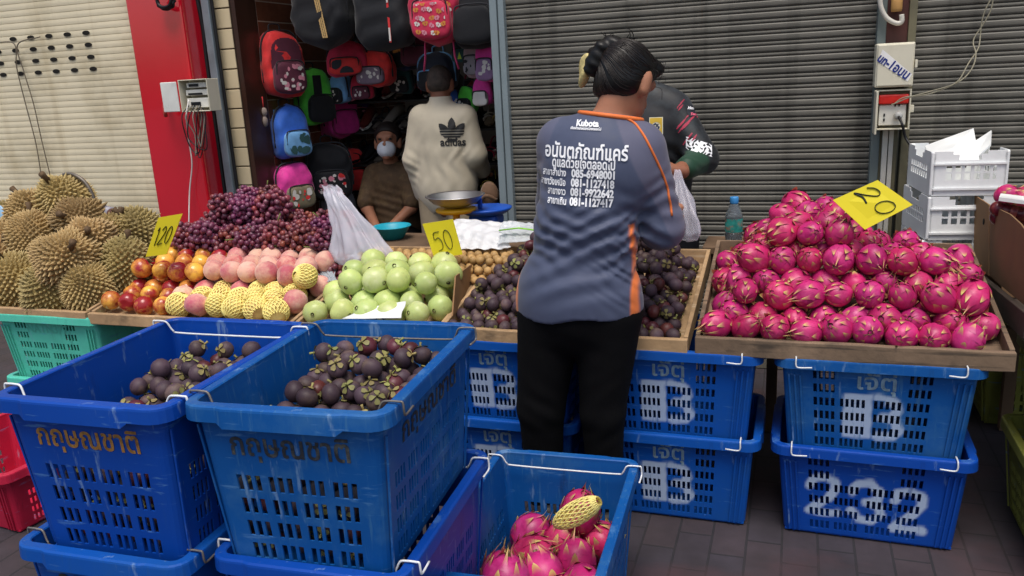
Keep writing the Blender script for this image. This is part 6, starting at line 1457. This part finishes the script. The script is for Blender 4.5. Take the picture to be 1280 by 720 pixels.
# bench behind the trays
bw = M('bench_wood', '#6a5440', .8, .3, 6)
def bench(label, x0, x1, y0, y1, z):
    t = thing('wooden_bench', label, 'bench', (x0, y0, 0)); w, d = x1-x0, y1-y0
    mb = MB(); mb.box((0, 0, z-.03), (w, d, z)); mb.build('top', bw, t, bevel=.004)
    for x in (.02, w-.06):
        for y in (.02, d-.06): mb = MB(); mb.box((x, y, .004), (x+.04, y+.04, z-.0305)); mb.build('leg', bw, t)
bench('low wooden bench behind the trays carrying the scales', -1.98, -.98, 3.22, 3.55, .74)
bench('small wooden bench behind the dragon fruit carrying the water bottle', -.33, -.02, 3.20, 3.42, .768)
# scales
steel2 = M('pan_steel', '#c9cacc', .36, .06, 5, metal=1., rvar=.08); yp = M('scale_yellow', '#e0a414', .4, .08); bp2 = M('scale_blue', '#1750b4', .4)
s0 = atY(570, 262, 3.32)
t = thing('weighing_scale', 'spring scale with a steel pan on a yellow plate behind the guavas', 'scale', (s0[0], 3.32, .74)); zt = s0[2]-.74
mb = MB(); mb.lathe([(.001, .0), (.055, .002), (.10, .022), (.128, .05), (.132, .051), (.130, .054), (.122, .051), (.097, .027), (.05, .0075), (.001, .006)], 40, mat=Matrix.Translation((0, 0, zt+.012))); mb.build('pan', steel2, t)
mb = MB(); mb.lathe([(.001, -.014), (.07, -.014), (.088, -.006), (.09, .004), (.085, .008), (.001, .008)], 32, mat=Matrix.Translation((0, 0, zt))); mb.build('plate', yp, t)
mb = MB(); mb.lathe([(.016, -.06), (.016, -.0145)], 16, mat=Matrix.Translation((0, 0, zt))); mb.build('column', yp, t)
mb = MB(); mb.box((-.085, -.07, .0), (.085, .07, zt-.061)); mb.build('housing', yp, t, bevel=.02)
s1 = atY(605, 262, 3.40)
t = thing('weighing_scale', 'blue weighing scale half hidden beside the yellow one', 'scale', (s1[0], 3.42, .74)); zt = s1[2]-.74
mb = MB(); mb.lathe([(.001, -.02), (.09, -.02), (.115, -.004), (.12, .006), (.11, .008), (.001, .004)], 32, mat=Matrix.Translation((0, 0, zt))); mb.build('pan', bp2, t)
mb = MB(); mb.box((-.07, -.06, 0), (.07, .06, zt-.0205)); mb.build('housing', bp2, t, bevel=.02)
mb = MB(); mb.box((-.03, -.02, zt+.004), (-.012, .0, zt+.05)); mb.build('post', bp2, t, bevel=.004)
# plastic bags
def bag_mat(name, c, alpha, rough=.25): return M(name, c, rough, .05, 6, alpha=alpha, spec=.6, bump=.25, bscale=25, bdist=.008, rvar=.06, detail=4)
def bag_mesh(name, path, mat, label, seed, flat=.55, cat='plastic bag', nu=110):
    """a limp bag: (x, y, z, half width) rings with gathered wrinkles"""
    rr = random.Random(seed); ph = [rr.uniform(0, 6) for _ in range(6)]; P = smooth_path(path, 6); vs = []
    for i, q in enumerate(P):
        t = i/(len(P)-1)
        for j in range(nu):
            a = 2*pi*j/nu; rdg = lambda f, p: 1-abs(sin(f*a/2+p))
            wv = .86+.22*rdg(7, ph[0]+1.5*t)+.14*rdg(13, ph[1]-3*t)+.10*rdg(5, ph[2]+6*t)+.07*rdg(19, ph[3]+9*t)*sin(17*t+ph[4])+.05*sin(23*t+3*a)
            vs.append((q[0]+cos(a)*q[3]*wv, q[1]+sin(a)*q[3]*wv*flat, q[2]+.010*sin(4*a+ph[3])*(q[3]/.08)))
    n = len(P); fs = [(i*nu+j, i*nu+(j+1) % nu, (i+1)*nu+(j+1) % nu, (i+1)*nu+j) for i in range(n-1) for j in range(nu)]+[tuple(range(nu-1, -1, -1))]
    mb = MB(); mb.add(vs, fs, 0, True); return tag(mb.build(name, mat), label, cat)
A_ = lambda x, y, Y, w: tuple(atY(x, y, Y))+(w,)
bag_mesh('plastic_bag', [A_(452, 325, 2.86, .115), A_(450, 312, 2.86, .112), A_(440, 285, 2.87, .078), A_(428, 262, 2.88, .055), A_(419, 246, 2.89, .042), A_(416, 238, 2.90, .034), A_(412, 232, 2.90, .030)], bag_mat('thin_white_plastic', '#e6e5f2', .44, .16), 'translucent whitish plastic bag hanging between the grapes and the guavas', 2)
bag_mesh('plastic_bag', [A_(858, 300, 2.78, .03), A_(856, 290, 2.78, .05), A_(852, 270, 2.80, .05), A_(849, 245, 2.85, .036), A_(848, 225, 2.9, .018), A_(847, 212, 2.95, .009)], bag_mat('thin_clear_plastic', '#dcdae8', .26, .15), 'clear plastic bag handed over between the woman and the seller', 3)
def sheet(name, label, cat, c00, c10, c11, c01, mat, amp, seed, n=26, fr=9, sag=0.):
    rr = random.Random(seed); k = [(rr.gauss(0, fr), rr.gauss(0, fr), rr.uniform(0, 6)) for _ in range(9)]; C = [np.array(c, float) for c in (c00, c10, c11, c01)]; vs = []
    for i in range(n+1):
        for j in range(n+1):
            u, v = i/n, j/n; p = C[0]*(1-u)*(1-v)+C[1]*u*(1-v)+C[2]*u*v+C[3]*(1-u)*v
            d = sum(abs(sin(a*u+b*v+c)) for a, b, c in k)/len(k); p = p+np.array((.3*amp*sin(7*v+3*u), -.8*amp*d, amp*(d-.6)))-np.array((0, 0, sag*sin(pi*u)*sin(pi*v)))
            vs.append(p)
    mb = MB(); mb.add(vs, [(i*(n+1)+j, (i+1)*(n+1)+j, (i+1)*(n+1)+j+1, i*(n+1)+j+1) for i in range(n) for j in range(n)], 0, True)
    o = mb.build(name, mat, fix=False); sm_ = o.modifiers.new('thickness', 'SOLIDIFY'); sm_.thickness = .0015; return tag(o, label, cat)
crump = bag_mat('crumpled_white_film', '#dfe0e2', .9, .3)
sheet('plastic_sheet', 'crumpled white plastic sheet lying behind the longans below the scale', 'plastic sheet', atY(566, 312, 2.98), atY(640, 306, 2.98), atY(652, 276, 3.18), atY(570, 272, 3.2), crump, .05, 4)
sheet('zip_bag', 'clear zip bag with a green strip beside the crumpled white sheet', 'zip bag', atY(622, 304, 2.98), atY(668, 300, 2.96), atY(672, 278, 3.1), atY(630, 276, 3.1), bag_mat('clear_film', '#d5dade', .6, .2), .02, 5)
mb = MB(); mb.tube([atY(624, 288, 3.0), atY(648, 285, 3.0), atY(671, 288, 2.98)], .007, 8, flat=.4); tag(mb.build('bag_seal', M('lime_seal', '#84c83a', .4)), 'bright green plastic seal strip lying on the zip bag', 'seal strip')
sheet('paper_sheet', 'sheet of white paper lying on the front of the guavas', 'paper', atY(428, 398, 2.44), atY(502, 397, 2.44), atY(508, 376, 2.52), atY(458, 384, 2.52), M('white_paper2', '#e6e8ea', .7, .03), .008, 6, 14, 3)
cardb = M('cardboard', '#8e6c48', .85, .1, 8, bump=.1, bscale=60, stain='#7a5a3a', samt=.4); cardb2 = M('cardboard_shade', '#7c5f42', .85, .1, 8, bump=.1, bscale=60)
def slab(name, label, cat, quad, mat, thick=.005, par=None):
    c = [Vector(p) for p in quad]; n = (c[1]-c[0]).cross(c[3]-c[0]).normalized(); mb = MB()
    mb.add([*c, *[p+n*thick for p in c]], [(3, 2, 1, 0), (4, 5, 6, 7)]+[(i, (i+1) % 4, (i+1) % 4+4, i+4) for i in range(4)]); return tag(mb.build(name, mat, par), label, cat)
slab('cardboard_divider', 'cardboard flap standing between the guavas and the mangosteens', 'cardboard', [atY(566, 395, 2.50), atY(570, 345, 2.62), atY(590, 330, 2.86), atY(588, 372, 2.80)], cardb)
# red net boxes
rb = M('red_box_plastic', '#b3202c', .45, .15, 12)
def red_box(label, p, w, d, h, rz):
    t = thing('red_box', label, 'box', p, rz)
    for nm, lo, hi in (('wall', (-w/2, -d/2, 0), (w/2, -d/2+.005, h)), ('wall', (-w/2, d/2-.005, 0), (w/2, d/2, h)), ('wall', (-w/2, -d/2+.0052, 0), (-w/2+.005, d/2-.0052, h)), ('wall', (w/2-.005, -d/2+.0052, 0), (w/2, d/2-.0052, h)), ('bottom', (-w/2+.006, -d/2+.006, .0), (w/2-.006, d/2-.006, .006))):
        mb = MB(); mb.box(lo, hi); mb.build(nm, rb, t, bevel=.002)
    mb = MB()
    for i in range(9):
        x = -w/2+w*i/8
        mb.tube([(x, -d/2-.002, .004), (min(w/2, x+h*.6), -d/2-.002, h-.003)], .0016, 5); mb.tube([(x, -d/2-.002, h-.003), (min(w/2, x+h*.6), -d/2-.002, .004)], .0016, 5)
    mb.build('lattice', rb, t)
b_ = atY(393, 352, 2.80); red_box('red lattice plastic box at the right end of the grapes', (b_[0]-.03, 2.84, b_[2]-.035), .15, .12, .075, radians(25))
b_ = atY(203, 340, 2.76); red_box('red plastic box behind the nectarines at the foot of the grapes', (b_[0]+.04, 2.80, b_[2]-.03), .24, .10, .075, radians(4))
sheet('clear_wrapper', 'crinkled clear wrapper with blue print lying by the red lattice box', 'wrapper', atY(398, 352, 2.76), atY(424, 350, 2.76), atY(420, 322, 2.9), atY(394, 318, 2.9), bag_mat('clear_film2', '#b9c4cc', .55, .2), .03, 9)
# water bottle
w0 = atY(917, 300, 3.28)
pet = M('clear_pet', '#dfe8ee', .06, .02, 4, trans=.92, rvar=.02, ior=1.4); wat = M('water', '#e6f0f4', .02, .01, 4, trans=1., ior=1.33, rvar=0)
t = thing('water_bottle', 'clear plastic water bottle with a blue cap beside the dragon fruit', 'bottle', (w0[0], 3.28, .768)); zz = atY(917, 243, 3.28)[2]-.768
mb = MB(); hb = zz-.02; mb.lathe([(.001, .003), (.028, .001), (.033, .008), (.033, hb*.2), (.0315, hb*.23), (.033, hb*.26), (.033, hb*.62), (.030, hb*.70), (.022, hb*.82), (.014, hb*.92), (.0135, hb), (.0125, hb), (.0125, hb*.92), (.0205, hb*.81), (.0285, hb*.69), (.0315, hb*.6), (.0315, .012), (.001, .01)], 32); mb.build('bottle_body', pet, t)
mb = MB(); mb.lathe([(.0338, hb*.28), (.0338, hb*.58)], 32, cap=False); mb.build('bottle_label', M('bottle_label_teal', '#2f8f86', .4, .5, 25, stain='#b85a3c', sscale=30, samt=.8), t)
mb = MB(); mb.lathe([(.001, hb-.016), (.0155, hb-.016), (.0165, hb-.012), (.0165, hb+.008), (.015, hb+.011), (.001, hb+.011)], 20); mb.build('cap', M('cap_blue', '#3f8fd0', .35), t)
# durian hoop, roll, lid
hpnt = atY(88, 262, 2.90)
t = thing('wire_hoop', 'dark wire hoop with fine net standing over the topmost durian', 'hoop', tuple(hpnt))
mb = MB(); ar_ = [(atY(x, y, 2.94)-hpnt) for x, y in ((57, 268), (60, 244), (70, 226), (85, 217), (102, 224), (114, 240), (121, 262))]; mb.tube(smooth_path(ar_, 8), .0085, 8); mb.build('frame', M('hoop_metal', '#6c655c', .4, .3, 20, metal=.3), t)
mb = MB()
for k in range(1, 9):
    a, b = smooth_path(ar_, 8)[k*2], smooth_path(ar_, 8)[-1-k*2]; mb.tube([a, (a+b)/2+np.array((0, .05, 0)), b], .0012, 4)
for k in range(9): x = 60+k*7.2; mb.tube([atY(x, 262, 2.96)-hpnt, atY(85+(x-85)*.75, 240, 2.98)-hpnt, atY(85+(x-85)*.45, 221, 2.95)-hpnt], .0012, 4)
mb.build('net', M('net_grey', '#8a857c', .6), t)
p0, p1 = atY(118, 262, 3.0), atY(140, 267, 2.92); t = thing('plastic_roll', 'grey plastic roll with a brown core lying behind the durians', 'roll', tuple((p0+p1)/2))
dd = (p1-p0)/2; mb = MB(); mb.tube([-dd, dd*.98], .030, 18); mb.build('roll', M('roll_grey', '#8d8b96', .4), t); mb = MB(); mb.tube([dd, dd*1.04], .024, 16); mb.build('core', M('roll_brown', '#5b3a30', .7), t)
mb = MB(); mb.lathe([(.001, -.008), (.06, -.008), (.066, 0), (.06, .006), (.001, .006)], 28, mat=Matrix.Translation(atY(-4, 272, 2.98)) @ Matrix.Rotation(radians(80), 4, 'X')); tag(mb.build('round_lid', M('pale_blue_plastic', '#8fb6d6', .35)), 'pale blue round lid at the far left edge above the durians', 'lid')
# teal basin and blue strip behind guavas
mb = MB(); q = atY(478, 296, 3.30); mb.lathe([(.05, 0), (.085, .055), (.092, .058), (.088, .062), (.08, .056), (.046, .006)], 26, mat=Matrix.Translation((q[0], 3.40, .742))); tag(mb.build('plastic_basin', M('teal_plastic', '#1f9ab0', .4)), 'small teal plastic basin on the bench behind the guavas', 'basin')
# ------------------------------------------------------------------ white crates, cardboard box and the neighbouring stall
wpl = M('white_crate_plastic', '#f2f4f3', .4, .04, 6, stain='#b9beba', samt=.4)
def white_crate(label, loc, rz, w=.265, d=.36, h=.165):
    t = thing('white_crate', label, 'crate', loc, rz, 'white crates stacked by the shutter')
    def wall(nm, lenx, place):
        L = lenx; nx = int(L/.0105); mb = MB(); holes = []
        def cell(u, v):
            if .28 < u/L < .72 and v > h*.80 + (.0 if .34 < u/L < .66 else .02): return False         # hand cut-out in the top edge
            if .12 < u/L < .88 and (h*.36 < v < h*.50 or h*.54 < v < h*.67): return (int(u/.0105) % 3) == 0
            return True
        us_ = np.linspace(0, L, nx+1); vs_ = np.array([0, .02, h*.36, h*.43, h*.50, h*.54, h*.60, h*.67, h*.8, h*.8+.021, h-.012, h]); idx = {}; V = []
        def vid(i, j, k):
            if (i, j, k) not in idx: idx[(i, j, k)] = len(V); V.append(place(us_[i], vs_[j], k*.004))
            return idx[(i, j, k)]
        F = []; full = np.array([[cell((us_[i]+us_[i+1])/2, (vs_[j]+vs_[j+1])/2) for j in range(len(vs_)-1)] for i in range(nx)])
        for i in range(nx):
            for j in range(len(vs_)-1):
                if not full[i, j]: continue
                F += [(vid(i, j, 0), vid(i+1, j, 0), vid(i+1, j+1, 0), vid(i, j+1, 0)), (vid(i, j+1, 1), vid(i+1, j+1, 1), vid(i+1, j, 1), vid(i, j, 1))]
                for (a, b, c_, d_, ii, jj) in ((i, j, i+1, j, i, j-1), (i+1, j, i+1, j+1, i+1, j), (i+1, j+1, i, j+1, i, j+1), (i, j+1, i, j, i-1, j)):
                    if not (0 <= ii < nx and 0 <= jj < len(vs_)-1) or not full[ii, jj]: F.append((vid(a, b, 0), vid(a, b, 1), vid(c_, d_, 1), vid(c_, d_, 0)))
        mb.add(V, F); mb.build(nm, wpl, t)
    wall('end_wall', w-.02, lambda u, v, k: (u-w/2+.01, -d/2+k, v)); wall('end_wall', w-.02, lambda u, v, k: (u-w/2+.01, d/2-k, v))
    wall('side_wall', d-.02, lambda u, v, k: (-w/2+k, u-d/2+.01, v)); wall('side_wall', d-.02, lambda u, v, k: (w/2-k, u-d/2+.01, v))
    for sx in (-1, 1):
        for sy in (-1, 1): mb = MB(); mb.box((sx*w/2-.011*(1+sx)-.0, sy*d/2-.011*(1+sy), 0), (sx*w/2+.011*(1-sx), sy*d/2+.011*(1-sy), h)); mb.build('corner_post', wpl, t, bevel=.006)
    mb = MB(); mb.box((-w/2+.008, -d/2+.008, .004), (w/2-.008, d/2-.008, .010)); mb.build('bottom', wpl, t)
    for sy in (-1, 1):
        y0, y1 = sorted((sy*(d/2+.001), sy*(d/2+.007)))
        for z0, z1 in ((h*.70, h*.74), (.022, .030)): mb = MB(); mb.box((-w/2+.01, y0, z0), (w/2-.01, y1, z1)); mb.build('rib', wpl, t)
    return t
wb = atY(1163, 190, 3.42); zt = wb[2]; wr_ = radians(6); hC = .165
wx, wy = wb[0]+.118, 3.42+.19
for k, lab in enumerate(('topmost white plastic crate, with loose white tray sheets in it', 'second white plastic crate of the stack, under the topmost', 'third white plastic crate of the stack, behind the cardboard flap', 'lowest white plastic crate of the stack, mostly hidden')):
    white_crate(lab, (wx-.006*k, wy, zt-hC*(k+1)-.003*k), wr_ + radians((0, 1.5, -1, 0)[k]))
zb = zt-hC*4-.009
slab('foam_sheet', 'white foam tray sheet sticking out of the top white crate, left one', 'foam sheet', [(wx-.09, wy-.12, zt-.06), (wx+.06, wy-.12, zt-.05), (wx+.07, wy+.1, zt+.055), (wx-.10, wy+.1, zt-.01)], M('foam_white', '#e6e8e6', .5), .006)
slab('foam_sheet', 'white rounded foam tray sheet sticking up highest from the top white crate', 'foam sheet', [(wx+.035, wy-.10, zt-.06), (wx+.105, wy-.06, zt+.005), (wx+.125, wy+.05, zt+.05), (wx+.05, wy+.02, zt+.0)], M('foam_white', '#e6e8e6', .5), .006)
tst = thing('crate_table', 'low wooden table behind the right stall carrying the white crates', 'table', (wx, wy, 0))
mb = MB(); mb.box((-.26, -.20, zb-.03), (.26, .22, zb-.002)); mb.build('top', bw, tst)
for sx in (-1, 1):
    for sy in (-1, 1): mb = MB(); mb.box((sx*.22-.02, sy*.17-.02, .004), (sx*.22+.02, sy*.17+.02, zb-.031)); mb.build('leg', bw, tst)
# neighbour's tray with dark side board
e0, e1 = atX(1196, 322, .615), atX(1282, 392, .615)
t = thing('wooden_tray', 'dark wooden tray of the neighbouring stall at the right edge', 'tray', (.615, e1[1], 0), 0, 'wooden display trays along the stall')
L_ = e0[1]-e1[1]; za, zc_ = e1[2], e0[2]
mb = MB(); mb.prism([(0, za-.075), (L_, zc_-.075), (L_, zc_), (0, za)], lambda u, v, d: (d, u, v), 0, .02); mb.build('side_board', darkboard, t, bevel=.003)
mb = MB(); mb.prism([(0, za-.072), (L_, zc_-.072), (L_, zc_-.055), (0, za-.055)], lambda u, v, d: (d, u, v), .0205, .7); mb.build('bottom_board', darkboard, t)
mb = MB(); mb.prism([(0, za-.075), (.02, za-.075), (.02, za), (0, za)], lambda u, v, d: (d, u, v), .0205, .7); mb.build('front_board', darkboard, t, bevel=.003)
def onb(y, h): u = (y-e1[1])/L_; return np.array((.64, y, za+(zc_-za)*u+h))
X2 = .645
def cx_(px_, py_): return atX(px_, py_, X2)
tb_ = thing('cardboard_box', 'brown cardboard box with a ragged top edge standing on the neighbouring tray', 'cardboard box', tuple(cx_(1218, 318)))
b0_ = cx_(1218, 318)
def cut_panel(nm, poly, mat, x0, x1):
    mb = MB(); P_ = [cx_(*p)-b0_ for p in poly]; mb.prism([(p[1], p[2]) for p in P_], lambda u, v, d: (d, u, v), x0, x1); return mb.build(nm, mat, tb_)
cut_panel('side_panel', [(1217, 330), (1218, 244), (1236, 256), (1236, 345)], cardb, 0, .005)
cut_panel('side_panel', [(1236.4, 345), (1236.4, 257), (1243, 259), (1262, 268), (1275, 280), (1290, 300), (1290, 390)], cardb2, .001, .006)
mb = MB(); q = cx_(1230, 277)-b0_; mb.lathe([(.001, 0), (.011, 0), (.011, .002), (.001, .002)], 14, mat=Matrix.Translation((-.0022, q[1], q[2])) @ Matrix.Rotation(pi/2, 4, 'Y')); mb.build('hand_hole_shade', M('hole_dark', '#120e0a', .9), tb_)  # flat disc on the panel, coloured with the darkness of an opening
mb = MB(); q0 = cx_(1217, 330)-b0_; q1 = cx_(1218, 244)-b0_; mb.box((.0065, q0[1]-.005, q0[2]), (.4, q0[1], q1[2]-.04)); mb.build('back_panel', cardb2, tb_)
for k, (px_, py_, lab) in enumerate(((1258, 244, 'pink dragon fruit in the box on the neighbouring stall, left one'), (1279, 247, 'pink dragon fruit in the box on the neighbouring stall, right one'))):
    o = link('dragon_fruit', DM[k]); o.location = atY(px_, py_, 3.3); o.scale = (.78,)*3; o.rotation_euler = (1.2, .4, 1+k); tag(o, lab, 'dragon fruit')
slab('foam_tray', 'white foam tray under the dragon fruit on the neighbouring stall', 'foam tray', [atY(1248, 251, 3.06), atY(1300, 258, 3.0), atY(1300, 252, 3.2), atY(1250, 246, 3.2)], M('foam_white', '#e6e8e6', .5), .012)
rr = random.Random(6); PLM = stone_mesh('plum', M('dark_plum_skin', '#5a1426', .3, .3, 14, stain='#b0604a', sscale=20, samt=.6, rnd=.2), 5, .041)
for k in range(9):
    x, y = 1247+(k % 5)*9, 257+(k//5)*11; o = link('plum', PLM); o.location = atY(x, y+4+(k % 5)*2, 3.10+.03*(k//5)); o.scale = (.62,)*3; o.rotation_euler = (rr.uniform(0, 6), rr.uniform(0, 6), 0); tag(o, 'small dark red stone fruit heaped in the box on the neighbouring stall', 'plum', 'small red fruit in the neighbouring box')
sheet('plastic_sheet', 'scrap of pale plastic tucked behind the right end of the dragon fruit', 'plastic sheet', atY(1190, 350, 3.1), atY(1222, 400, 2.7), atY(1226, 372, 2.75), atY(1196, 322, 3.2), bag_mat('film_dusty', '#aab0ae', .7), .03, 11)
q = atY(1265, 272, 3.12)
t = thing('carton', 'plain brown carton holding the fruit behind the tall cardboard flap', 'cardboard box', (.66, 3.0, 0)); zt2 = q[2]-.03; zb2 = onb(3.0, 0)[2]-.05
for nm, lo, hi in (('wall', (0, 0, zb2), (.30, .005, zt2)), ('wall', (0, .295, zb2), (.30, .30, zt2)), ('wall', (0, .0052, zb2), (.005, .2948, zt2)), ('wall', (.295, .0052, zb2), (.30, .2948, zt2)), ('bottom', (.006, .006, zt2-.03), (.294, .294, zt2-.02))):
    mb = MB(); mb.box(lo, hi); mb.build(nm, cardb2, t)
# trestle under the left-hand trays
for k, (xa, lab) in enumerate(((-2.30, 'wooden trestle under the nectarine and peach tray'), (-1.62, 'wooden trestle under the guava tray'))):
    t = thing('trestle', lab, 'trestle', (xa, 2.55, 0))
    mb = MB(); mb.box((-.03, 0, .51), (.03, .56, .567)); mb.build('beam', bw, t, bevel=.003)
    for y in (.04, .48): mb = MB(); mb.box((-.025, y, .004), (.025, y+.05, .5095)); mb.build('leg', bw, t)
